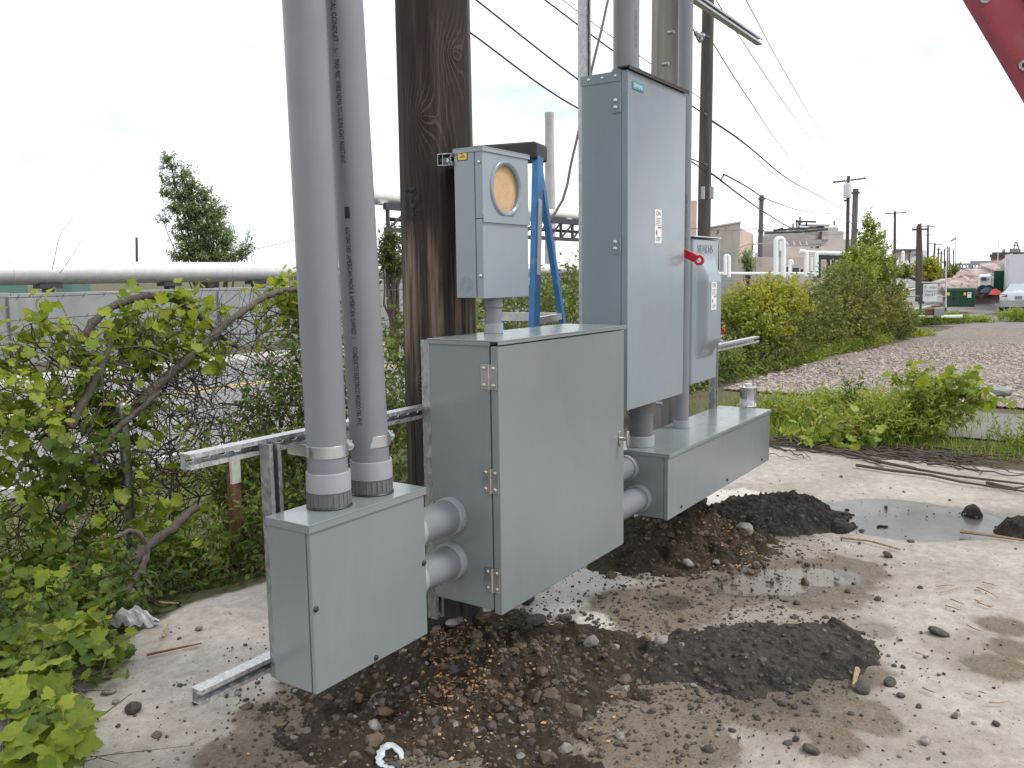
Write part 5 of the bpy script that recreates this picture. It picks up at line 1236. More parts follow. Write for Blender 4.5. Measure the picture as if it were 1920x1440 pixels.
sh('dense low shrub under the fence at left', [(2.7,4.0,-.05,.45,.3,.22),(2.25,3.95,-.05,.4,.28,.18),(3.05,3.6,.02,.25,.15,.10)], 230, (2.6, 3.95, -.2), .33)
sh('shrub seen between the conduits and the dark pole', [(5.6,4.6,1.0,.45,.35,.4),(5.4,4.5,.5,.55,.4,.45),(5.8,4.7,1.45,.3,.2,.25)], 420, (5.5, 4.5, -.4), .55)
gv('grape vine topping the shrub between conduits and pole', [(5.75,4.5,1.35,.45,.2,.22),(5.5,4.4,1.05,.4,.2,.2)], 95, .72, (5.6, 4.5, -.4), ls=.075)
sh('tall shrub directly behind the dark pole', [(6.3,4.6,.6,.6,.4,.7),(6.4,4.6,1.3,.5,.35,.35)], 380, (6.3, 4.6, -.4), .5)
sh('leafy shrub behind the ladder', [(7.3,4.6,1.05,.65,.4,.5),(7.2,4.5,.4,.7,.4,.5),(7.75,4.6,1.35,.4,.3,.25)], 560, (7.3, 4.6, -.4), .6, per=12)
sh('bushy shrub between the ladder and tall switch', [(8.5,4.6,1.15,.6,.4,.42),(8.3,4.5,.5,.75,.45,.55),(8.7,4.7,1.5,.35,.3,.2)], 560, (8.4, 4.6, -.4), .62, per=12)
sh('dark shrub behind the lower part of the tall switch', [(9.4,4.5,.7,.7,.45,.75),(9.0,4.1,.25,.5,.4,.4)], 420, (9.3, 4.5, -.4), .42)
# ---- shrubs along the right hand fence, receding
def far_sh(label, lobes, n_twig, base, mat, tone, ls, per=11, kind='round', **k):
    n_twig = int(n_twig*1.5); ls *= .68; tone += .1
    lobes = [(l[0], max(l[1], 4.2+.85*l[4]), *l[2:]) for l in lobes]
    return shrub('shrub', label, lobes, base, n_twig, per, ls, kind, mat, BARK_D, 'shrub', None, tone, .22, .34, (.2, .5), stem_r=.018, upb=.4, droop=.2, shell=.35, twr=.004, **k)
far_sh('yellow green bush right of the small switch', [(15.2,4.7,.95,1.1,.7,.42),(14.2,4.5,.72,.9,.6,.45),(16.0,4.8,1.15,.6,.5,.25)], 620, (15, 4.7, -.6), LEAF_YELL, .6, .10)
far_sh('dark tangled bush below the yellow green one', [(14.6,4.6,.1,1.3,.5,.45),(13.4,4.5,.05,1.0,.45,.5),(15.8,4.6,.2,.9,.5,.4)], 560, (14, 4.2, -.6), LEAF_OLIVE, .42, .085)
far_sh('low green bush where the upper strut ends', [(12.0,4.35,.1,.9,.4,.42),(11.0,4.2,-.05,.8,.4,.32),(13.0,4.3,-.1,.7,.35,.3)], 520, (12, 3.8, -.4), LEAF_SHRUB, .5, .075)
far_sh('brownish sparse bush round the bent fence arm', [(18.2,4.8,.65,1.2,.7,.6),(17.0,4.6,.35,1.1,.6,.6),(19.2,4.8,.4,1.0,.6,.7)], 520, (18, 4.8, -.7), LEAF_OLIVE, .5, .095)
far_sh('broad olive bush at the middle of the right hedge', [(21.5,4.9,.9,1.6,.9,.75),(20.6,4.6,.35,1.6,.9,.7),(22.6,4.8,.5,1.4,.9,.8)], 760, (21.5, 4.9, -.8), LEAF_OLIVE, .55, .11)
far_sh('tall young tree with a loose crown above the right hedge', [(24.8,5.1,1.55,1.1,.8,.55),(25.6,5.1,2.25,.55,.45,.45),(24.2,5.0,1.9,.5,.4,.35),(25.2,5.1,2.75,.25,.2,.3),(23.2,5.0,1.5,.9,.5,.3),(26.6,5.2,1.7,.6,.4,.35)], 640, (25, 5.1, -.8), LEAF_SHRUB, .72, .125)
far_sh('rounded green bush under the tall young tree', [(25.0,4.7,.5,1.9,1.0,.8),(26.6,5.0,.8,1.2,.8,.6),(28.0,5.0,.0,1.0,.8,.6)], 820, (26, 4.8, -.9), LEAF_OLIVE, .6, .115)
far_sh('low yellowish bush at the foot of the right hedge', [(19.5,4.5,-.35,1.6,.4,.35),(22.5,4.6,-.4,1.6,.4,.38)], 460, (21, 4.2, -.8), LEAF_YELL, .45, .09)
far_sh('dark green bush at the far end of the right hedge', [(29.5,5.2,-.1,1.3,.7,.5),(31,5.6,-.3,1.2,.7,.4)], 360, (30, 5.3, -1.), LEAF_DARK, .7, .12)
far_sh('bright low bush before the hand lettered sign', [(31.0,4.4,-.72,1.5,.5,.22)], 200, (31, 4.4, -1.), LEAF_YELL, .55, .12)
# ---- weeds between the slab and the stone lot
def weeds(label, lobes, n_twig, base, tone=.55, ls=.07, mat=LEAF_GRASS, kind='slim', per=9, cat='weeds', name='weed_clump', **k):
    return shrub(name, label, lobes, base, n_twig, per, ls, kind, mat, BARK_R, cat, None, tone, .25, .3, (.15, .38), upb=1.0, droop=.05, stem_r=.006, shell=.1, **k)
weeds('bright weed clump growing at the far edge of the slab', [(8.35,1.42,.18,.42,.50,.20),(8.7,1.15,.28,.42,.35,.22),(8.1,1.75,.1,.3,.4,.12)], 430, (8.35, 1.4, 0), .60, zmin=.0, ls=.075)
gv('grape vine climbing over the bright weed clump', [(8.8,1.15,.50,.42,.35,.10),(8.75,.85,.42,.25,.2,.12),(9.0,1.3,.45,.3,.3,.1),(7.75,1.85,.12,.25,.45,.08)], 75, .70, (8.6, 1.2, 0), ls=.085)
weeds('grassy weeds behind the bright clump', [(9.4,2.3,.05,.7,.6,.10),(8.9,2.6,.05,.6,.5,.10),(10.0,2.0,.05,.5,.5,.09)], 330, (9.5, 2.4, 0), .62, ls=.09, zmin=-.05)
weeds('low weeds along the near edge of the asphalt pad', [(8.5,.25,.06,.25,.55,.10),(8.45,-.6,.06,.25,.6,.09)], 160, (8.5, 0, 0), .55, zmin=.0, ls=.06)
weeds('green weeds at the edge of the stone lot by the hedge', [(15.5,4.25,-.05,2.2,.22,.14),(18.5,4.3,-.12,2.0,.22,.15),(23,4.4,-.25,2.5,.25,.16)], 380, (16, 3.8, -.3), .45, ls=.10, zmin=-.6)
weeds('bushy weeds in front of the concrete block', [(41.5,6.0,-.62,1.4,1.0,.36),(43,5.0,-.68,1.2,.8,.25)], 420, (42, 5.6, -.9), .5, ls=.16)
weeds('tuft of weeds in the driveway', [(44,4.0,-.75,.6,.6,.18)], 90, (44, 4, -.9), .65, ls=.14)
weeds('leafy weeds in front of the silver car', [(45.5,2.7,-.62,1.1,.9,.32),(46,1.2,-.6,1.1,1.0,.34)], 360, (45.7, 2., -.9), .62, ls=.16)
weeds('thin sapling among the weeds at the slab corner', [(9.25,2.02,.30,.16,.12,.26)], 22, (9.25, 2.02, 0), .4, ls=.05, mat=LEAF_SHRUB, kind='ovate')
# grass blades
def grass(label, n, fn, h, parent=None, name='grass'):
    P_ = np.array([fn() for _ in range(n)]); P_ = np.column_stack([P_, terrain(P_[:, 0], P_[:, 1])])
    D = unit(np.column_stack([rng.normal(0, .35, n), rng.normal(0, .35, n), np.ones(n)]))
    o = leaves(name, P_, D, h*rng.uniform(.4, 1.3, n), 'blade', LEAF_GRASS, None, rng.normal(.5, .25, n)); o['label'] = label; o['category'] = 'grass'
grass('grass growing between the slab, asphalt pad and stone lot', 7000, lambda: (max(7.9+.3*rng.random(), rng.normal(9.4, .9)), rng.normal(2.2, .6)), .12)
grass('thin grass along the right edge of the slab', 2600, lambda: (max(7.85, rng.normal(8.25, .2)), rng.uniform(-1.5, 2.0)), .10)
grass('rough grass under the fence and along the road verge', 9000, lambda: (rng.uniform(1, 24), rng.uniform(5.2, 8.6)), .22)
# dead vines and litter of twigs at the slab's far edge
e = thing('dead_vine_tangle', 'dark dead vines lying along the far edge of the slab', 'vine', (7.8, 1.4, .02)); paths = []; rs = []
for i in range(70):
    y = rng.uniform(.9, 2.6); p = np.array([7.75+rng.normal(0, .22), y, .015+.02*rng.random()]); d = unit(np.array([-.15+rng.normal(0, .3), -1, 0])); q = [p]
    for j in range(12): d = unit(d+np.array([rng.normal(0, .25), rng.normal(0, .15), 0])); p = p+d*.07; p[2] = .012+.03*abs(math.sin(j*.7+i))*rng.random(); q.append(p.copy())
    paths.append(q); rs.append(rng.uniform(.004, .012))
tubes('stems', paths, rs, BARK_D, e, 5)
for k, (lab, pts, r) in enumerate((('long dark branch lying on the slab, upper of two', [(1535,838),(1600,852),(1660,868),(1720,880),(1790,892),(1925,908)], .016),
    ('long dark branch lying on the slab, lower of two', [(1605,872),(1670,882),(1740,890),(1800,903),(1860,912),(1925,922)], .013),
    ('slender straight branch among dead vines', [(1500,800),(1560,828),(1620,846)], .010), ('curled brown vine end by the right edge', [(1850,905),(1900,916),(1925,912)], .014))):
    twig(pts, r, lab, BARK_D, 'branch', 'branch', .03)
# ---- creeping vine in the left foreground: every large leaf its own part
fv = thing('grape_vine', 'creeping grape vine with large leaves in the left foreground', 'vine', (1.5, 3.1, 0))
paths = []; nleaf = 0; rows = []
zones = [((0,1060),(240,1200),110),((0,1150),(205,1240),75),((0,1240),(115,1330),56),((0,1310),(165,1400),40),((0,1380),(135,1440),24)]
for (a0, a1), (b0, b1), nn in zones:
    for i in range(nn):
        px = a0+(b0-a0)*rng.random()**.9; py = rng.uniform(a1, b1); z = rng.uniform(.03, .20)
        if abs(px-250) < 55 and abs(py-1160) < 45: continue
        p = onz(px, py, z); d = unit(np.array([rng.normal(), rng.normal()-.4, rng.normal(-.1, .35)])); rows.append((p, d, rng.choice([.045, .06, .075, .09, .105])*rng.uniform(.85, 1.15)))
for i, (p, d, s_) in enumerate(rows[:298]):
    up = np.array([-.25, -.35, 1.])+rng.normal(0, .35, 3); xa = unit(np.cross(d, up)); za = np.cross(xa, d)
    tone = np.clip(rng.normal(.55, .2), .1, .86); k = min(range(len(LM)), key=lambda j: abs(LM[j][0]-tone)+.08*rng.random())
    o = bpy.data.objects.new('leaf', LM[k][1]); COL.objects.link(o)
    M = Matrix(((xa[0]*s_, d[0]*s_, za[0]*s_, p[0]-1.5), (xa[1]*s_, d[1]*s_, za[1]*s_, p[1]-3.1), (xa[2]*s_, d[2]*s_, za[2]*s_, p[2]), (0, 0, 0, 1)))
    o.parent = fv; o.matrix_local = M
    if i % 3 == 0: paths.append([p, p-d*.06-np.array([0, 0, .05]), np.array([p[0]+rng.normal(.0, .1), p[1]+rng.normal(.08, .1), .01])])
tubes('stalks', paths, .003, BARK, fv, 4)
paths = []; rs = []
for i in range(46):
    p = onz(rng.uniform(-60, 150), rng.uniform(1080, 1400), .02); d = unit(np.array([rng.normal(), rng.normal(), .15])); q = [p]
    for j in range(5): d = unit(d+rng.normal(0, .3, 3)*np.array([1, 1, .4])); p = p+d*.06; p[2] = min(max(p[2], .015), .22); q.append(p.copy())
    paths.append(q); rs.append(rng.uniform(.003, .007))
tubes('runners', paths, rs, BARK, fv, 5)
# a fill of smaller leaves under the large ones
C = np.array([onz(rng.uniform(-60, 270)*(1-.25*rng.random()), rng.uniform(1040, 1330), rng.uniform(.01, .14)) for _ in range(520)])
C = C[~((np.abs(C[:, 0]-onz(250, 1168)[0]) < .22) & (np.abs(C[:, 1]-onz(250, 1168)[1]) < .22))]
C = C[(C[:, 1] > 2.98+.25*(C[:, 0] > 1.9))]
leaves('undergrowth', C, unit(rng.normal(size=(len(C), 3))*np.array([1, 1, .4])), rng.uniform(.03, .07, len(C)), 'grape', LEAF_GRAPE, fv, rng.normal(.3, .18, len(C)))
sh('dark undergrowth at the lower left corner behind the vine', [(1.75,3.7,.02,.5,.3,.22),(2.15,3.75,.0,.4,.25,.18),(1.5,3.5,.0,.35,.25,.16)], 260, (1.8, 3.7, -.1), .3)
# ------------------------------------------------------------------ background
CONC = plain('grey wall concrete', (.25, .265, .27), .9, 0, .16, 1.2, .3, 30); SILV = plain('silver insulation', (.56, .56, .55), .32, .35, .08, 3, dirt=((.45, .43, .40), 1.2, .62))
DSTEEL = plain('dark steel', (.045, .047, .055), .6, .2, .2, 3); TEALB = plain('teal sheet', (.10, .20, .17), .6)
e = thing('concrete_wall', 'long grey concrete wall across the road', 'wall', (15, 23, -.6))
for i in range(22):
    x0 = -8+i*3.2; MB().box(x0, x0+3.18, 23.0, 23.3, -1.6, 1.26+.012*(i % 3)).build('panel', CONC, e, bevel=.02)
    if i % 2 == 0: MB().box(x0-.12, x0+.10, 22.9, 23.0-.003, -1.6, 1.20).build('pilaster', CONC, e, bevel=.02)
pl = thing('pipeline', 'thick silver insulated pipeline above the concrete wall', 'pipeline', (15, 24.6, 0))
for i in range(14):
    x0 = -6+i*3.6; MB().tube([(x0, 24.6, 1.80), (x0+3.59, 24.6, 1.80)], .33, 32).build('pipe_section', SILV, pl)
    MB().ring((x0-.05, 24.6, 1.80), (x0+.05, 24.6, 1.80), .336, .331, 32).build('joint_band', SILV, pl)
for px in (90, 318, 480):
    p = ony(px, 540, 24.6); MB().box(p[0]-.32, p[0]+.32, 24.4, 24.8, 1.36, 1.50).box(p[0]-.1, p[0]+.1, 24.45, 24.75, -.9, 1.37).build('saddle', DSTEEL, pl)
b = MB(); p = ony(-40, 540, 27); q = ony(52, 540, 27); b.box(p[0], q[0], 27, 29, -.8, 1.50); b.build('storage_bin', TEALB, None, label='dull teal bin behind the concrete wall at far left', cat='bin')
b = MB(); p = ony(135, 540, 28); q = ony(170, 540, 28); b.box(p[0], q[0], 28, 29, -.8, 1.52); b.build('storage_bin', TEALB, None, label='dull teal bin behind the wall, right of the leftmost one', cat='bin')
# elevated pipe rack
e = thing('pipe_rack', 'dark steel trestle carrying a silver pipe behind the poles', 'pipe rack', (40, 28, -.9)); YR = 28.
xa = ony(700, 365, YR)[0]; za = ony(715, 370, YR)[2]
PT = lambda px, py: ony(px, py, YR)
pr_ = .30
MB().tube([(xa-1.7, YR, -1), (xa-1.7, YR, za-.8), (xa-1.6, YR, za-.3), (xa-1.3, YR, za-.05), (xa-.9, YR, za), (67, YR, za)], pr_, 24).build('main_pipe', SILV, e)
MB().tube([(xa+2, YR+.9, za-.9), (67, YR+.9, za-.9)], .10, 10).build('small_pipe', DSTEEL, e)
z1 = za-pr_-.02; z0 = PT(725, 432)[2]
MB().bar((xa+.3, YR-.4, z1-.12), (xa+26, YR-.4, z1-.12), .2, .32).build('top_chord', DSTEEL, e); MB().bar((xa+.3, YR-.4, z0), (xa+26, YR-.4, z0), .18, .22).build('bottom_chord', DSTEEL, e)
xs_ = np.arange(xa+.5, xa+26, 1.45)
for i, x in enumerate(xs_):
    MB().bar((x, YR-.4, z0), (x, YR-.4, z1), .14, .14).build('web_post', DSTEEL, e)
    if i+1 < len(xs_): MB().bar((x+.05, YR-.4, z0+.05), (xs_[i+1]-.05, YR-.4, z1-.25), .09, .09).build('diagonal', DSTEEL, e)
    if i % 9 == 0:
        for yy in (YR-.4, YR+1.2): MB().bar((x, yy, -1.2), (x, yy, z0), .28, .28).build('column', DSTEEL, e)
    if i % 3 == 0: MB().box(x-.3, x+.3, YR-.35, YR+.35, z1-.02, z1+.06).build('saddle', PAPER, e)
for x in (50, 58, 66): MB().tube([(x, YR, -1.2), (x, YR, za-.3)], .09, 8).build('post', GALV_O, e)
# far chimney
STACK = plain('pale concrete stack', (.42, .41, .42), .9, 0, .12, .6)
a0_ = ond(1030, 211, 100); e = thing('chimney', 'tall pale square chimney far behind the ladder', 'chimney', (a0_[0], a0_[1], -1))
MB().tube([(a0_[0], a0_[1], -1), (a0_[0], a0_[1], a0_[2])], [.72, .50], 20).build('shaft', STACK, e); MB().ring((a0_[0], a0_[1], a0_[2]-.5), (a0_[0], a0_[1], a0_[2]), .53, .42, 20).build('rim', STACK, e)
# leaning poplar
def far_tree(name, label, lobes_px, d, base_px, n, per, ls, mat, tone, trunk_r=.22, kind='ovate', upb=.6, lean=None, tl=(.6, 1.4), shell=.2):
    lobes = []
    for px, py, rx, ry in lobes_px:
        c = ond(px, py, d); s_ = d/FPX; lobes.append((c[0], c[1], c[2], rx*s_, rx*s_*.8, ry*s_))
    b0 = ond(*base_px, d); gz_ = tz(b0[0], b0[1])
    return shrub(name, label, lobes, (b0[0], b0[1], gz_), n, per, ls, kind, mat, BARK_D, 'tree', None, tone, .22, .3, tl, nst=26, upb=upb, droop=.2, stem_r=trunk_r, shell=shell, twr=.014)
e = far_tree('poplar_tree', 'tall leaning poplar blown by wind beyond the concrete wall', [(314, 296, 9.2, 9.9), (326, 312, 12.6, 11.0), (342, 327, 16.1, 13.2), (308, 312, 8.0, 5.5), (302, 333, 9.2, 5.5), (322, 341, 18.4, 7.7), (358, 345, 18.4, 15.4), (313, 362, 18.4, 6.6), (344, 368, 27.6, 13.2), (383, 368, 16.1, 22.0), (327, 389, 20.7, 7.7), (364, 395, 34.5, 15.4), (403, 399, 20.7, 26.4), (308, 411, 16.1, 4.4), (344, 422, 27.6, 9.9), (391, 430, 34.5, 17.6), (339, 444, 20.7, 8.8), (369, 461, 39.1, 13.2), (420, 448, 23.0, 22.0), (344, 481, 29.9, 9.9), (406, 483, 41.4, 13.2), (451, 477, 16.1, 15.4), (465, 461, 9.2, 17.6)], 45, (400, 490), 1300, 8, .17, LEAF_TREE, .6, .08, tl=(.4, 1.0), shell=.15)
b0 = ond(405, 520, 45); t0 = ond(350, 340, 45); MB().tube([(b0[0], b0[1], -.7), tuple(b0*.6+t0*.4), tuple(t0)], [.26, .18, .05], 10).build('trunk', BARK_D, e)
far_tree('young_tree', 'bright lime green tree beyond the hand lettered sign', [(1740,500,22,12),(1728,506,14,12),(1752,508,14,12),(1738,515,24,10),(1742,490,9,6)], 78, (1740, 540), 330, 9, .30, LEAF_YELL, .72, .10)
far_tree('young_tree', 'small grey green tree against the beige factory wall', [(1400,484,9,13),(1404,497,10,10)], 66, (1402, 520), 90, 8, .22, LEAF_TREE, .7, .05)
far_tree('young_tree', 'dark green tree behind the gap between conduit and pole', [(735,450,14,14),(728,480,18,26),(742,500,16,20)], 22, (735, 540), 230, 9, .12, LEAF_DARK, .7, .05, tl=(.3, .7))
far_tree('young_tree', 'olive tree beyond the pole line on the right', [(1790,507,12,12),(1784,520,16,12),(1700,500,10,7),(1690,512,22,8)], 95, (1790, 540), 240, 8, .34, LEAF_OLIVE, .55, .08)
# ---- overhead line poles
HW = plain('porcelain grey', (.30, .31, .32), .4, 0, .1, 10)
def far_pole(label, pxt, pyt, pxb, d, r, arms=(), name='utility_pole', mat=FARWOOD, extra=None):
    t_ = ond(pxt, pyt, d); b_ = ond(pxb, 560, d); s_ = d/FPX; z0 = -1.3
    f = (z0-t_[2])/(b_[2]-t_[2]); base = t_+(b_-t_)*f
    e = thing(name, label, 'pole', tuple(base)); MB().tube([base, t_], [r*1.25, r*.85], 10).build('shaft', mat, e)
    rt = RM[0]*np.array([1, 1, 0]); rt = rt/np.linalg.norm(rt)
    for py, hl, hr, tilt in arms:
        k = (ond(pxt, py, d)[2]-base[2])/(t_[2]-base[2]); c = base+(t_-base)*k-RM[2]*r*1.1
        p0 = c-rt*hl*s_+np.array([0, 0, tilt*hl*s_]); p1 = c+rt*hr*s_-np.array([0, 0, tilt*hr*s_])
        arm = MB().bar(p0, p1, .11, .13).build('crossarm', mat, e)
        for q in (p0*.97+p1*.03, p1*.97+p0*.03): MB().tube([q, q+np.array([0, 0, .22])], [.05, .035], 8).build('insulator', HW, arm)
    return e, t_, base
pA, tA, bA = far_pole('transformer pole with a wide crossarm above the right hedge', 1591, 330, 1587, 72, .15, ((339, 30, 30, -.11),))
p = ond(1589, 357, 71.6); MB().lathe([(.30, -.62), (.33, -.6), (.33, .45), (.28, .55), (.1, .6)], p, 16).build('transformer', plain('transformer grey', (.55, .57, .59), .5), pA)
for dx in (-4, 4): q = ond(1589+dx, 343, 71.6); MB().tube([q-np.array([0, 0, .2]), q+np.array([0, 0, .25])], .06, 8).build('bushing', HW, pA)
for py in (376, 377): q = ond(1583, py, 71.8); MB().bar(q, q+np.array([.3, -.3, .1]), .08, .12).build('bracket', DSTEEL, pA)
pB, tB, bB = far_pole('utility pole with one crossarm right of the tall young tree', 1678, 396, 1677, 112, .17, ((400, 19, 20, -.05),))
pC, tC, bC = far_pole('thick utility pole behind the hand lettered sign', 1724, 420, 1727, 62, .17, ((431, 16, 13, -.04),))
pC2, _, _ = far_pole('utility pole just left of the thick one', 1721, 424, 1720, 66, .13)
pD, tD, bD = far_pole('far utility pole with two crossarms', 1740, 422, 1739, 150, .19, ((425, 12, 12, 0), (441, 8, 8, 0)))
pE, tE, bE = far_pole('leaning far utility pole with a slanted crossarm', 1753, 456, 1747, 190, .20, ((458, 13, 12, .12),))
for i, (px, py, pb, d) in enumerate(((1760, 464, 1756, 215), (1765, 471, 1763, 240), (1771, 467, 1770, 265), (1777, 463, 1776, 290), (1780, 463, 1780, 315), (1788, 467, 1787, 340), (1773, 489, 1772, 240))):
    far_pole('slim far pole in the row receding down the street', px, py, pb, d, .22, ((py+4, 5, 5, 0),) if i < 3 else ())[0]['group'] = 'far poles down the street'
far_pole('thin pale lamp mast with a drooping arm', 1792, 443, 1791, 120, .06, mat=GALV, name='lamp_mast')[0]
a_ = ond(1792, 446, 119.9); c_ = ond(1783, 452, 119.9); MB().bar(a_, c_, .18, .22).build('lamp_head', HW, bpy.data.objects['lamp_mast'])
far_pole('thin white mast before the brick building', 1872, 450, 1869, 90, .05, mat=GALV, name='mast')
far_pole('short dark pole above the pipeline at left', 256, 445, 258, 60, .10)
# near line pole with hardware
P3 = ony(1322, 300, 5.4); p3 = thing('utility_pole', 'tall weathered pole behind the switches with dead end hardware', 'pole', (P3[0], 5.4, -.6))
topx = ony(1328, 0, 5.4); MB().tube([ony(1318, 560, 5.4)*np.array([1, 1, 0])+np.array([0, 0, -.8]), ony(1322, 300, 5.4), topx, topx+(topx-ony(1322, 300, 5.4))*1.3], [.115, .105, .095, .08], 20).build('shaft', WOOD3, p3)
for px in (1315, 1332): q = ony(px, 362, 5.25); MB().box(q[0]-.03, q[0]+.03, 5.2, 5.25, q[2]-.10, q[2]+.10).build('grey_box', GALV_O, p3, bevel=.004)
for py, w_ in ((308, .10), (66, .16), (214, .07)):
    q = ony(1322, py, 5.28); MB().bar((q[0]-w_, 5.28, q[2]), (q[0]+w_, 5.28, q[2]), .03, .035).build('bracket', DSTEEL, p3)
for px, py in ((1304, 62), (1310, 66), (1316, 67), (1312, 74)):
    q = ony(px, py, 5.2); MB().tube([q, q+np.array([.03, 0, 0]), q+np.array([.06, 0, 0])], [.03, .045, .03], 8).build('insulator', HW, p3)
q = [ony(px, py, 5.2) for px, py in ((1300,55),(1306,70),(1311,80),(1316,68),(1322,64))]; MB().tube(q, .010, 5).build('jumper', DSTEEL, p3)
WIRE = plain('power line', (.05, .05, .055), .6, 0, .1, 10)
def wire(label, pts, r, group=None):
    q = [ony(*p_[:2], p_[2]) if len(p_) == 3 else ond(p_[0], p_[1], p_[3]) for p_ in pts]
    Q = []
    m_ = len(q)
    for i in range(m_-1):
        a = q[max(i-1, 0)]; b_ = q[i]; c_ = q[i+1]; d_ = q[min(i+2, m_-1)]
        for t in np.linspace(0, 1, 10, endpoint=False): Q.append(.5*((2*b_)+(-a+c_)*t+(2*a-5*b_+4*c_-d_)*t*t+(-a+3*b_-3*c_+d_)*t**3))
    Q.append(q[-1]); MB().tube(Q, r, 6).build('power_line', WIRE, None, label=label, cat='wire', group=group)
Y5 = 5.35
wire('lowest dark cable running from upper left to the tall pole', [(700,-66,Y5),(880,60,Y5),(1091,207,Y5),(1318,307,Y5)], .010)
wire('second lowest dark cable running from upper left to the tall pole', [(800,-72,Y5),(893,0,Y5),(1089,153,Y5),(1318,318,Y5)], .010)
wire('upper dark cable passing behind the tall switch top', [(960,-45,Y5),(1022,0,Y5),(1152,97,Y5),(1320,214,Y5)], .010)
wire('thin highest wire left of the tall switch', [(1000,-40,Y5),(1060,4,Y5),(1152,72,Y5),(1322,190,Y5)], .005)
wire('thick cable from the tall pole down to the transformer pole', [(1334,226,Y5),(1400,272,0,18),(1480,337,0,30),(1540,370,0,48),(1588,398,0,72)], .018)
wire('drooping service cable from the tall pole past the small stack', [(1322,318,Y5),(1345,333,0,15.5),(1360,345,0,17),(1400,375,0,22),(1440,402,0,28),(1490,430,0,38),(1540,441,0,50),(1587,437,0,72)], .018)
wire('looped cable starting right of the tall pole', [(1352,338,0,15.6),(1356,330,0,15.8),(1362,329,0,16),(1400,350,0,20),(1450,378,0,28),(1520,398,0,45),(1588,402,0,72)], .016)
for i, (pts) in enumerate(([(1334,76,Y5),(1400,180,0,18),(1480,294,0,32),(1540,345,0,48),(1583,374,0,72)], [(1330,-30,Y5),(1360,28,0,16),(1477,203,0,30),(1540,290,0,50),(1562,336,0,72)], [(1380,-30,0,15),(1399,0,0,16),(1480,150,0,28),(1560,280,0,50),(1620,334,0,72)], [(1420,300,0,25),(1500,365,0,40),(1585,420,0,72)])):
    wire('thin wire sweeping down to the transformer pole', pts, .010, 'thin wires to the transformer pole')
for i, pts in enumerate(([(1562,336,0,72),(1610,370,0,90),(1660,398,0,112)], [(1620,334,0,72),(1660,378,0,92),(1697,399,0,112)], [(1590,398,0,72),(1630,430,0,90),(1677,452,0,112)], [(1590,412,0,72),(1640,462,0,92),(1722,480,0,120)])):
    wire('thin wire between the transformer pole and the next pole', pts, .020, 'thin wires beyond the transformer pole')
for i, pts in enumerate(([(1660,398,0,112),(1700,420,0,130),(1730,425,0,150)], [(1697,399,0,112),(1725,418,0,135),(1750,425,0,150)], [(1678,452,0,112),(1760,475,0,160),(1860,484,0,200)], [(1752,440,0,150),(1800,455,0,170),(1880,460,0,200),(1960,458,0,230)])):
    wire('very thin wire crossing the far street', pts, .025, 'thin wires down the street')
wire('dark wire crossing in front of the factory roof', [(1296,428,0,40),(1380,432,0,46),(1480,420,0,56),(1587,408,0,72)], .016)
wire('faint wire behind the poplar at left', [(380,485,0,50),(480,467,0,50),(560,448,0,50)], .012)
# ---- the factory
BEIGE = plain('beige cladding', (.45, .40, .365), .85, 0, .06, .4, dirt=((.34, .30, .27), .25, .56)); BEIGE2 = plain('tan cladding', (.50, .39, .325), .85, 0, .06, .4, dirt=((.36, .29, .25), .3, .6)); BGREY = plain('grey beige cladding', (.40, .37, .355), .85, 0, .08, .4)
ROOFW = plain('pale roof edge', (.6, .6, .6), .7); DGLASS = plain('dark pane', (.05, .055, .065), .2); PIPEW = plain('white lagging', (.80, .80, .79), .45, 0, .05, 2)
def qblock(parent, name, mat, pxl, pxr, pyt, dl, dr, th, z0=-1.4, pyb=None):
    a = ond(pxl, pyt, dl); c = ond(pxr, pyt, dr); z1 = a[2] if pyb is None else a[2]
    if pyb is not None: z0 = ond(pxl, pyb, dl)[2]
    bk = (_ray(pxl, 500)*.25+_ray(pxr, 500)*.75)*np.array([1, 1, 0]); bk = bk/np.linalg.norm(bk)*th
    f = [np.array([a[0], a[1], 0]), np.array([c[0], c[1], 0])]; foot = [f[0], f[1], f[1]+bk, f[0]+bk]
    V = [p_+np.array([0, 0, z0]) for p_ in foot]+[p_+np.array([0, 0, z1]) for p_ in foot]
    return MB().add(V, [(3,2,1,0),(4,5,6,7),(0,1,5,4),(1,2,6,5),(2,3,7,6),(3,0,4,7)]).build(name, mat, parent, 0)
def ppt(px, py, d): return ond(px, py, d)
fA = thing('factory_building', 'tan windowless block behind the small switch', 'building', tuple(ond(1380, 510, 100)*np.array([1, 1, 0])+np.array([0, 0, -1])))
qblock(fA, 'end_wall', BEIGE, 1326, 1388, 427, 112, 100, 14); qblock(fA, 'side_wall', BEIGE2, 1388.2, 1413, 427, 99.8, 118, 10)
qblock(fA, 'parapet', ROOFW, 1325, 1389, 425.5, 111.5, 99.5, 14, pyb=428)
for px in (1340, 1353): qblock(fA, 'stain_panel', BGREY, px, px+5, 431, 108.5, 107.5, .2, pyb=438)
fA2 = thing('factory_building', 'pinkish block seen left of the tall weathered pole', 'building', tuple(ond(1300, 480, 130)*np.array([1, 1, 0])+np.array([0, 0, -1]))); qblock(fA2, 'wall', BEIGE2, 1285, 1307, 375, 130, 131, 12, pyb=None)
fB = thing('factory_building', 'large beige factory with rooftop equipment above the hedge', 'building', tuple(ond(1500, 510, 105)*np.array([1, 1, 0])+np.array([0, 0, -1])))
qblock(fB, 'upper_wall', BGREY, 1432, 1582, 433, 118, 122, 25); qblock(fB, 'stair_block', BGREY, 1421, 1470, 443, 116, 116.5, 6)
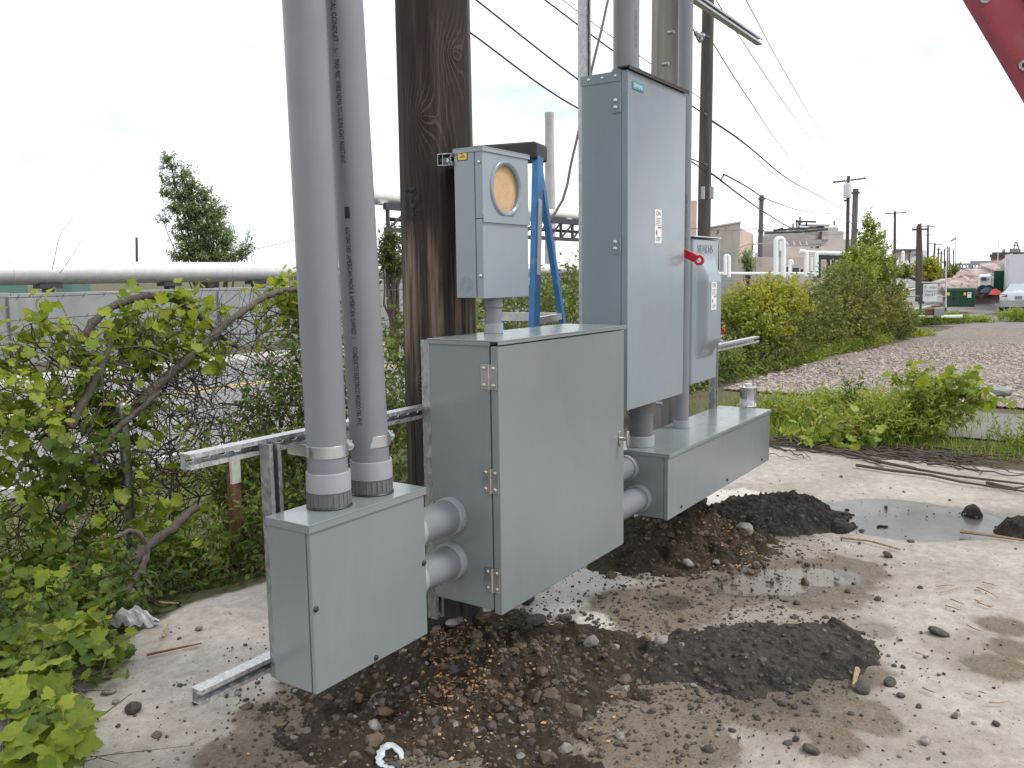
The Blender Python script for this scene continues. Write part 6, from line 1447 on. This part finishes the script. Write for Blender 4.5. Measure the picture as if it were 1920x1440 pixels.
qblock(fB, 'lower_wall', BEIGE, 1372, 1600, 482, 98, 104, 16); qblock(fB, 'middle_wall', BEIGE, 1474, 1590, 462, 106, 110, 8); qblock(fB, 'annex_wall', BGREY, 1540, 1600, 448, 112, 116, 10)
qblock(fB, 'penthouse', BGREY, 1478, 1572, 426, 124, 126, 10); qblock(fB, 'roof_edge', ROOFW, 1500, 1556, 419, 123, 125, 4, pyb=422)
b = [qblock(fB, 'beige_panel', BEIGE, 1520, 1537, 434, 111.5, 112, 1.5, pyb=449), qblock(fB, 'beige_panel', BEIGE, 1541, 1554, 434, 111.5, 112, 1.5, pyb=449), qblock(fB, 'dark_gap', DGLASS, 1537, 1541, 434, 111.4, 111.6, .3, pyb=449)]  # beige panels set before the grey beige upper wall
for px, py in ((1523, 427), (1466, 429), (1516, 425)): qblock(fB, 'roof_vent', BGREY, px, px+9, py, 116, 116, 2, pyb=py+7)
for p0, p1 in (((1435, 437), (1520, 434)), ((1450, 432), (1545, 426)), ((1490, 436), (1552, 430)), ((1453, 433), (1468, 428))): MB().bar(ond(*p0, 111), ond(*p1, 111), .22, .25).build('roof_gantry', DSTEEL, fB)
for px, py, h_ in ((1487, 420, 10), (1494, 412, 14), (1498, 414, 14), (1500, 406, 16), (1564, 414, 8), (1512, 417, 6)): MB().bar(ond(px, py, 120), ond(px, py+h_, 120), .18, .18, up=(1, 0, 0)).build('roof_mast', DSTEEL, fB)
MB().bar(ond(1492, 415, 120), ond(1530, 416, 120), .2, .25).build('roof_rail', DSTEEL, fB)
for px0, px1, py0, py1 in ((1529, 1536, 461, 466), (1520, 1524, 462, 465), (1472, 1478, 500, 511), (1486, 1498, 502, 512), (1501, 1506, 504, 512), (1415, 1430, 483, 500)):
    w_ = qblock(fB, 'window', DGLASS if px0 > 1430 else BEIGE2, px0, px1, py0, 97.5 if py0 > 480 else 105.5, 97.6 if py0 > 480 else 105.6, .3, pyb=py1); qblock(w_, 'frame', ROOFW, px0-.4, px1+.4, py0-.6, (97.5 if py0 > 480 else 105.5)-.02, (97.6 if py0 > 480 else 105.6)-.02, .2, pyb=py0+.1)
for px in (1478, 1490, 1502, 1514): q = ond(px, 460, 105.6); b_ = MB().bar(q, ond(px-3, 453, 105.6), .12, .12, up=(1, 0, 0)); b_.build('stair_stringer', ROOFW, fB)
for p0, p1 in (((1384, 466), (1400, 459)), ((1400, 459), (1470, 453))): MB().bar(ond(*p0, 97), ond(*p1, 97), .12, .12).build('roof_rail', BEIGE2, fB)
for pts in ([(1405, 512), (1405, 470)], [(1410, 512), (1410, 470)], [(1417, 512), (1418, 474)]): MB().tube([ond(*p_, 97) for p_ in pts], .12, 6).build('drain_pipe', GALV_O, fB)
qblock(fB, 'low_shed', CONC, 1345, 1378, 472, 92, 93, 6)
# stacks with steam
SMK = plain('grey stack', (.12, .115, .12), .8, 0, .2, .5)
for lab, px, pyt, d, w_ in (('dark slim stack left of the factory roof', 1428, 366, 100, 4.2), ('tall dark stack beside the transformer pole', 1604.5, 354, 110, 5.2)):
    t_ = ond(px, pyt, d); s_ = d/FPX; e = thing('smokestack', lab, 'smokestack', (t_[0], t_[1], -1)); MB().tube([(t_[0], t_[1], -1), (t_[0], t_[1], t_[2])], [w_*s_*1.08, w_*s_], 16).build('shaft', SMK, e)
    for k in (7, 66 if px < 1500 else 7.9): z = ond(px, pyt+k, d)[2]; MB().ring((t_[0], t_[1], z-.12), (t_[0], t_[1], z+.1), w_*s_*1.45, w_*s_*1.0, 16).build('platform', SMK, e)
# white pipe loops
def ploop(label, pts, d, r, extra=()):
    e = thing('steam_pipe', label, 'pipe', tuple(ond(*pts[0], d)))
    q = [ond(*p_, d) for p_ in pts]; Q = [q[0]]
    for i in range(1, len(q)-1):
        a, b_, c_ = q[i-1], q[i], q[i+1]; l = min(r*2.2, np.linalg.norm(a-b_)*.49, np.linalg.norm(c_-b_)*.49); p0 = b_+unit(a-b_)*l; p1 = b_+unit(c_-b_)*l
        for t in np.linspace(0, 1, 6): Q.append((1-t)**2*p0+2*t*(1-t)*b_+t*t*p1)
    Q.append(q[-1]); MB().tube(Q, r, 18).build('pipe', PIPEW, e)
    for px, py in extra: p_ = ond(px, py, d-.3); MB().tube([p_, p_+RM[2]*.05], .12, 10).build('end_cap', GALV_O, e)
    return e
D6 = 60; s6 = D6/FPX
ploop('tall white pipe loop left of the factory door', [(1455,516),(1455,447),(1469,447),(1469,520)], D6, 4.6*s6); ploop('thin white pipe standing inside the tall loop', [(1463,470),(1463,462),(1463.6,452)], D6-.4, 1.8*s6)
ploop('slim white hooked pipe at the left of the loops', [(1360,516),(1360,479),(1367,480),(1367,520)], D6-2, 3.2*s6); ploop('short white hooked pipe right of the tall loop', [(1481,520),(1481,489),(1485,490),(1485,496)], D6-2, 2.9*s6)
ploop('horizontal white pipe along the hedge top', [(1340,513),(1460,513),(1560,514)], D6+1, 3.0*s6)
ploop('white pipe bending up and running right to the young tree', [(1512,518),(1512,472),(1500,471)], D6-1, 4.2*s6); ploop('second white upright pipe of the right loop', [(1531,518),(1531,474),(1545,474),(1640,478)], D6-1.5, 3.6*s6)
ploop('thin white upright between the two right pipes', [(1522,518),(1522,482)], D6-.5, 2.2*s6); ploop('upper white pipe running behind the right loop', [(1510,472),(1560,474),(1650,476)], D6+1.5, 2.6*s6)
e = thing('pipe_support', 'dark support frame under the white pipes', 'support', tuple(ond(1560, 500, D6))); 
for px in (1536, 1553, 1563): MB().bar(ond(px, 520, D6), ond(px, 478, D6), .2, .2, up=(1, 0, 0)).build('post', DSTEEL, e)
MB().bar(ond(1534, 482, D6), ond(1600, 484, D6), .3, .3).build('beam', DSTEEL, e)
# white and brick works beyond the pole line
LB_ = plain('white shed', (.62, .62, .66), .7, 0, .06, .3); BRK = plain('far brick', (.33, .17, .13), .9, 0, .15, .5)
fC = thing('factory_building', 'pale shed with a pinkish wall behind the utility poles', 'building', tuple(ond(1700, 515, 130)*np.array([1, 1, 0])+np.array([0, 0, -1])))
qblock(fC, 'brick_wall', BEIGE2, 1672, 1708, 469, 130, 132, 15); qblock(fC, 'white_wall', LB_, 1708.2, 1737, 470, 131.5, 133, 15); qblock(fC, 'roof', CONC, 1678, 1722, 466.5, 129.5, 131, 16, pyb=469); qblock(fC, 'low_annex', LB_, 1660, 1720, 494, 120, 121, 6); w_ = qblock(fC, 'window', DGLASS, 1714, 1719, 476, 131.2, 131.4, .3, pyb=480)
for px, py, r_ in ((1693, 474, 3.2), (1683, 486, 2.2), (1700, 492, 3.6)): q = ond(px, py, 118); MB().lathe([(r_*.073, -6), (r_*.073, 0), (r_*.06, .15), (r_*.02, .25)], q, 14).build('white_tank', PIPEW, fC)
fD = thing('factory_building', 'dark brick building with flat roof at the far right', 'building', tuple(ond(1880, 500, 110)*np.array([1, 1, 0])+np.array([0, 0, -1])))
qblock(fD, 'wall', BRK, 1858, 1935, 481, 110, 112, 15); qblock(fD, 'roof', DSTEEL, 1855.5, 1940, 477, 109.5, 111.5, 16, pyb=482); qblock(fD, 'roof_deck', DSTEEL, 1860, 1935, 473, 111, 113, 10, pyb=477.2)
for px0, px1, py0 in ((1893, 1914, 466), (1879, 1885, 467)): qblock(fD, 'roof_unit', CONC, px0, px1, py0, 112, 112.4, 3, pyb=473.4)
for p0, p1 in (((1900, 460), (1910, 460)), ((1902, 455), (1909, 455)), ((1904, 454), (1901, 466)), ((1906, 454), (1910, 466))): MB().bar(ond(*p0, 112), ond(*p1, 112), .1, .1, up=(.3, .2, 1)).build('roof_frame', DSTEEL, fD)
e = thing('pipe_bridge', 'grey steel pipe bridge spanning the far street', 'pipe bridge', tuple(ond(1820, 505, 150)*np.array([1, 1, 0])+np.array([0, 0, -1])))
GB = plain('bluish grey steel', (.24, .26, .29), .7)  # bluish grey colour of the bridge steel
for py, t_ in ((495.5, .35), (503, .3), (509, .5)): MB().bar(ond(1792, py, 150), ond(1860, py, 150), .3, t_).build('chord', GB, e)
MB().bar(ond(1820, 491.5, 150), ond(1860, 491, 150), .3, .4).build('upper_chord', GB, e)
for i, px in enumerate(np.linspace(1793, 1858, 12)): MB().bar(ond(px, 495, 150), ond(px+(3 if i % 2 else 0), 509, 150), .2, .2, up=(1, 0, 0)).build('strut', GB, e)
for px in (1793, 1820, 1858): MB().bar(ond(px, 495, 150), ond(px, 530, 150), .4, .4, up=(1, 0, 0)).build('column', GB, e)
MB().tube([ond(1775, 513, 151), ond(1862, 512, 151)], .5, 10).build('pipe', SILV, e)
# rubble, containers, camper, dumpster, car, gate
RUB = plain('pale rubble', (.40, .32, .285), .9, 0, .35, 1.2)
rp_ = thing('rubble_pile', 'tall pile of pinkish demolition rubble behind the dumpster', 'rubble', tuple(ond(1825, 540, 62)*np.array([1, 1, 0])+np.array([0, 0, -.9])))
prof = [(1768, 540), (1785, 530), (1800, 520), (1815, 511), (1830, 508), (1845, 503), (1860, 499), (1875, 499), (1890, 506), (1905, 520)]
Pq = []; 
for _ in range(2600):
    px = rng.uniform(1768, 1903); top = np.interp(px, [a for a, _b in prof], [b_ for _a, b_ in prof]); f = rng.random()**.8; py = top+(543-top)*f; Pq.append(ond(px, py, 64-4.5*f+rng.normal(0, .25)))
Pq = np.array(Pq); 
setp(link('chunks', stones_mesh('chunks', Pq, rng.gamma(2.2, .085, len(Pq))+.08, RUB, .8), rp_), None, None, None, 'stuff')
b = MB(); V = []
for i, (px, py) in enumerate(prof): V += [ond(px, py+2, 64.5), np.r_[ond(px, 545, 59.8)[:2], -1.]]
b.add(V, [(2*i, 2*i+1, 2*i+3, 2*i+2) for i in range(len(prof)-1)]); b.build('core', RUB, rp_)
GRN = plain('green painted steel', (.012, .075, .045), .45, 0, .2, 2); GRN2 = plain('green container', (.03, .12, .09), .55, 0, .12, 1.5)
def cbox(parent, name, mat, px0, px1, py0, py1, d, th, bev=0, dr=None):
    a = ond(px0, py0, d); c = ond(px1, py0, d if dr is None else dr); z1 = a[2]; z0 = ond(px0, py1, d)[2]; bk = (_ray(px0, 500)*.6+_ray(px1, 500)*.4)*np.array([1, 1, 0]); bk = bk/np.linalg.norm(bk)*th
    f = [np.array([a[0], a[1], 0]), np.array([c[0], c[1], 0])]; foot = [f[0], f[1], f[1]+bk, f[0]+bk]
    return MB().add([p_+np.array([0, 0, z0]) for p_ in foot]+[p_+np.array([0, 0, z1]) for p_ in foot], [(3,2,1,0),(4,5,6,7),(0,1,5,4),(1,2,6,5),(2,3,7,6),(3,0,4,7)]).build(name, mat, parent, bevel=bev)
def gthing(name, label, cat, px, py, d): p_ = ond(px, py, d); return thing(name, label, cat, (p_[0], p_[1], tz(p_[0], p_[1])))
e = gthing('container', 'green steel container beside the rubble pile', 'container', 1875, 545, 56); cbox(e, 'body', GRN2, 1864, 1886, 507.5, 548, 56, 6, .02)
for px in np.arange(1866, 1885, 2.4): cbox(e, 'rib', GRN2, px, px+1.1, 508.5, 547, 55.9, .08)
e = gthing('box_trailer', 'white box trailer cut off by the right edge', 'trailer', 1905, 545, 52); cbox(e, 'end_wall', LB_, 1884.5, 1899, 478, 546, 56, 3, .02, dr=50); cbox(e, 'side_wall', LB_, 1899.2, 1990, 477, 546, 50, 5, .02, dr=47)
for px in (1888, 1891): MB().bar(ond(px, 486, 53), ond(px, 545, 53), .05, .05, up=(1, 0, 0)).build('door_bar', ROOFW, e)
cbox(e, 'front_panel', LB_, 1877, 1884.4, 494, 507, 58, 2)
e = gthing('camper_trailer', 'small white camper with a dark window before the rubble', 'camper', 1848, 548, 55); cbox(e, 'body', PIPEW, 1834.5, 1860, 515, 541, 55, 3, .15); cbox(e, 'window', DGLASS, 1840, 1850, 520, 526, 54.9, .12, .01); cbox(e, 'window', DGLASS, 1852, 1855, 522, 524.5, 54.9, .12, .01); cbox(e, 'side', LB_, 1860.2, 1864, 518, 539, 55.1, 2.6, .05)
for px in (1843, 1855): q = ond(px, 543, 55); MB().tube([q, q+RM[2]*.2], .30, 16).build('wheel', BLACK, e)
e = gthing('tarp_heap', 'red tarp heap on the ground beside the car', 'tarp', 1868, 550, 50)
A, B = np.meshgrid(np.linspace(-1, 1, 26), np.linspace(-1, 1, 14), indexing='ij'); c = ond(1867, 549, 50); rt = RM[0]*np.array([1, 1, 0]); rt /= np.linalg.norm(rt); fw = np.array([-rt[1], rt[0], 0]); hh = (.30*np.clip(1-A**2-B**2, 0, 1)*(.6+fbm(A*3, B*3, 97)))
link('sheet', grid_np('sheet', c[0]+A*rt[0]*.32+B*fw[0]*.4, c[1]+A*rt[1]*.32+B*fw[1]*.4, c[2]-.1+hh, plain('red tarp', (.55, .07, .05), .6), False), e)
e = gthing('tarp_heap', 'dark blue heap under the camper', 'tarp', 1850, 545, 52); link('sheet', grid_np('sheet', *[ond(1852, 545, 52)[k]-(.1 if k == 2 else 0)+(A*rt[k]*.42+B*fw[k]*.4 if k < 2 else hh*.9) for k in range(3)], plain('blue tarp', (.03, .05, .10), .6), False), e)
du = gthing('dumpster', 'dark green dumpster with yellow and white stickers', 'dumpster', 1800, 573, 47)
cbox(du, 'body', GRN, 1774, 1829, 545, 573, 47, 1.7, .02, dr=46.4); cbox(du, 'rim', GRN, 1773, 1830.5, 542.5, 546, 46.93, 1.9, .01, dr=46.33)
cbox(du, 'lid', BLACK, 1773.5, 1830, 540.8, 542.7, 47.1, 1.6, .01, dr=46.5)
for px in (1775, 1790, 1803, 1815, 1827): cbox(du, 'rib', GRN, px, px+1.2, 546.4, 571, 46.85-(px-1774)*.011, .1, .005)
cbox(du, 'fork_pocket', GRN, 1782, 1801, 557.5, 559.5, 46.8, .1, .005); cbox(du, 'skid', DSTEEL, 1775, 1828, 573, 575.2, 47.1, 1.3, dr=46.5)
for k, (p0, p1, q0_, q1_, mt_) in enumerate(((1775, 1781, 548, 554, YELL), (1807, 1811.5, 548.5, 554, YELL), (1814, 1821.5, 548, 558.2, PAPER))): s_ = cbox(du, 'sticker', mt_, p0, p1, q0_, q1_, 46.6-(p0-1774)*.011, .02)
text_q = ond(1815, 551, 45.9); bl = cbox(s_, 'print', INK, 1815.5, 1820, 549.5, 551, 46.05, .01)
# gate with the hand lettered sign
ga = gthing('pipe_gate', 'open pipe gate frame carrying the hand lettered sign', 'gate', 1773, 590, 38); DG = 38.
for p0, p1, r_ in (((1724, 530), (1774, 530), .035), ((1700, 555), (1772, 556), .028)): MB().tube([ond(*p0, DG), ond(*p1, DG)], r_, 10).build('rail', GALV_O, ga)
MB().tube([ond(1773.5, 500, DG), ond(1773.5, 583, DG)], .032, 10).build('post', GALV, ga); MB().tube([ond(1772, 577, DG), ond(1772, 584, DG)], .06, 10).build('post_foot', DSTEEL, ga); MB().tube([ond(1726, 526, DG), ond(1726, 586, DG)], .05, 10).build('hinge_post', DSTEEL, ga)
sg = thing('sign', 'white board hand lettered in black hanging on the gate', 'sign', tuple(ond(1744, 565, DG-.1)))
bd = cbox(sg, 'board', plain('white painted board', (.70, .69, .72), .7, 0, .05, 3), 1731.5, 1758.5, 532.5, 565, DG-.12, .03)
rz3 = Matrix(((RM[0][0], RM[1][0], -RM[2][0], 0), (RM[0][1], RM[1][1], -RM[2][1], 0), (RM[0][2], RM[1][2], -RM[2][2], 0), (0, 0, 0, 1)))
s8 = DG/FPX
for body, px, py, h_ in (('F', 1733.5, 541, 8.5), ('ntier', 1743, 541, 7.6), ('Chemical', 1732.2, 548, 7.2), ('20147', 1733.5, 555.3, 7.6), ('th', 1754, 552, 4.0)):
    V, F = text_verts(body, 1.0); w_ = max(v[0] for v in V); tw_ = {'F': 4.5, 'ntier': 14.5, 'Chemical': 25, '20147': 20, 'th': 4}[body]*s8
    p_ = ond(px, py, DG-.17); b_ = MB().add([(v[0]/w_*tw_, v[1]*h_*s8, 0) for v in V], F).xf(Matrix.Translation(Vector(p_)) @ rz3); b_.build('lettering', INK, bd, 0)
e = gthing('concrete_block', 'grey concrete block at the foot of the gate post', 'block', 1762, 590, 36); cbox(e, 'block', CONC, 1752.5, 1771, 577.5, 592, 36, .5, .02)
e = gthing('concrete_block', 'rusty brown block left of the grey concrete block', 'block', 1744, 590, 36.2); cbox(e, 'block', RUST, 1734, 1752, 579, 592, 36.2, .5, .02)
e = gthing('pallet', 'reddish brown pallet lying behind the gate', 'pallet', 1754, 578, 39.5)
for k in range(4): cbox(e, 'plank', RUST, 1746+k*4.6, 1750+k*4.6, 573.5, 576.5, 39.5, .8)
for k, (p0, p1, py) in enumerate(((1722, 1762, 592), (1764, 1805, 591.5))): e = gthing('kerb_stone', ('white painted kerb stone left of the gate', 'white painted kerb stone right of the gate')[k], 'kerb stone', (p0+p1)/2, 596, 30); cbox(e, 'stone', WHITE, p0, p1, py, py+4.5, 37, .35, .02)
p_ = ont(1686, 622); e = thing('survey_stake', 'pale wooden stake standing in the stone lot', 'stake', tuple(p_)); MB().box(p_[0]-.08, p_[0]+.08, p_[1]-.02, p_[1]+.02, p_[2]-.1, p_[2]+.66).build('stake', STAKEW, e, bevel=.004)
e = thing('rock_pair', 'two pale broken rocks at the corner of the stone lot', 'rocks', tuple(onz(1870, 745, 0))) if False else None
for px, py, r_, lab in ((1852, 752, .13, 'pale rock half buried at the corner of the stone lot'), (1873, 743, .16, 'white slab of broken rock beside the asphalt pad')):
    stone(px, py, r_, lab, RUB if px < 1860 else CONC)
# silver car seen from behind
def car():
    c = ond(1908, 587, 43.5); e = thing('car', 'silver sedan parked at the right edge seen from behind', 'car', (c[0], c[1], c[2]))
    a_ = math.radians(-5); f = _ray(1908, 560)*np.array([1, 1, 0]); f /= np.linalg.norm(f); f = np.array([f[0]*math.cos(a_)-f[1]*math.sin(a_), f[0]*math.sin(a_)+f[1]*math.cos(a_), 0]); r = np.array([f[1], -f[0], 0])
    def Wp(l, w_, h_): return c+f*l+r*w_+np.array([0, 0, h_])
    CARP = plain('silver car paint', (.50, .51, .56), .25, .6, .03, 2, coat=.5); GL = plain('car glass', (.35, .40, .42), .08, .0, .05, 3)
    # cross sections along the length: (l, half width, sill z, shoulder z, roof half width, roof z)
    secs = [(0, .62, .42, .80, .55, .90), (.04, .80, .28, .88, .66, .98), (.12, .86, .24, .93, .70, 1.04), (.45, .88, .22, .96, .68, 1.06), (.62, .88, .22, .97, .64, 1.10), (1.35, .88, .22, .96, .56, 1.42), (2.2, .88, .22, .94, .57, 1.46), (2.9, .88, .22, .92, .57, 1.38), (3.6, .87, .22, .90, .68, .98), (4.2, .84, .24, .80, .66, .86), (4.5, .70, .32, .66, .55, .72)]
    V = []; n = 9
    for l, hw, z0, zs, rw, zr in secs:
        pr = [(-hw*.92, z0), (-hw, z0+.12), (-hw, (z0+zs)/2), (-hw*.97, zs), (-rw, zr-.02), (0, zr+.02), (rw, zr-.02), (hw*.97, zs), (hw, (z0+zs)/2), (hw, z0+.12), (hw*.92, z0)]
        V += [Wp(l, w_, h_) for w_, h_ in pr]
    k = 11; F = [(i*k+j, i*k+(j+1) % k, (i+1)*k+(j+1) % k, (i+1)*k+j) for i in range(len(secs)-1) for j in range(k)]; F += [tuple(range(k))[::-1], tuple((len(secs)-1)*k+j for j in range(k))]
    body = MB().add(V, F).build('body', CARP, e, 50)
    MB().add([Wp(.62, -.60, 1.075), Wp(.62, .60, 1.075), Wp(1.30, .52, 1.43), Wp(1.30, -.52, 1.43)], [(0, 1, 2, 3)]).build('rear_window', GL, e, 0)
    o = bpy.data.objects[[x.name for x in e.children][-1]]; o.location += Vector((0, 0, .025))-Vector(f*.02)
    for s_ in (-1, 1):
        MB().add([Wp(.66, s_*.885, .99), Wp(3.4, s_*.88, .95), Wp(2.7, s_*.60, 1.36), Wp(1.35, s_*.59, 1.39)], [(0, 1, 2, 3)]).build('side_window', GL, e, 0)
        MB().add([Wp(-.012, s_*.50, .80), Wp(-.008, s_*.50, .93), Wp(.03, s_*.79, .95), Wp(.28, s_*.895, .93), Wp(.20, s_*.89, .84), Wp(.02, s_*.80, .80)], [(0, 1, 2, 3, 4, 5)]).build('tail_light', plain('tail lamp red', (.45, .03, .05), .15, coat=1.), e, 0)
        for l in (.85, 3.55):
            wp = Wp(l, s_*.74, .31); w_ = MB().tube([wp, wp+r*s_*.16], .31, 24).build('wheel', BLACK, e); MB().tube([wp+r*s_*.15, wp+r*s_*.168], .20, 16).build('rim', ZINC, w_)
    MB().add([Wp(-.03, -.78, .30), Wp(-.05, .0, .30), Wp(-.03, .78, .30), Wp(-.03, .78, .62), Wp(-.07, 0, .64), Wp(-.03, -.78, .62), Wp(.2, -.86, .3), Wp(.2, -.88, .62), Wp(.2, .86, .3), Wp(.2, .88, .62)], [(0, 1, 4, 5), (1, 2, 3, 4), (6, 0, 5, 7), (2, 8, 9, 3)]).build('bumper', CARP, e, 60)
    MB().add([Wp(.0, -.6, .24), Wp(.0, .6, .24), Wp(-.01, .6, .34), Wp(-.01, -.6, .34)], [(0, 1, 2, 3)]).build('lower_valance', BLACK, e, 0)
    lp = MB().add([Wp(-.075, -.16, .70), Wp(-.075, .16, .70), Wp(-.06, .16, .86), Wp(-.06, -.16, .86)], [(0, 1, 2, 3)]).build('license_plate', plain('plate', (.16, .20, .20), .5), e, 0)
    return e
car()
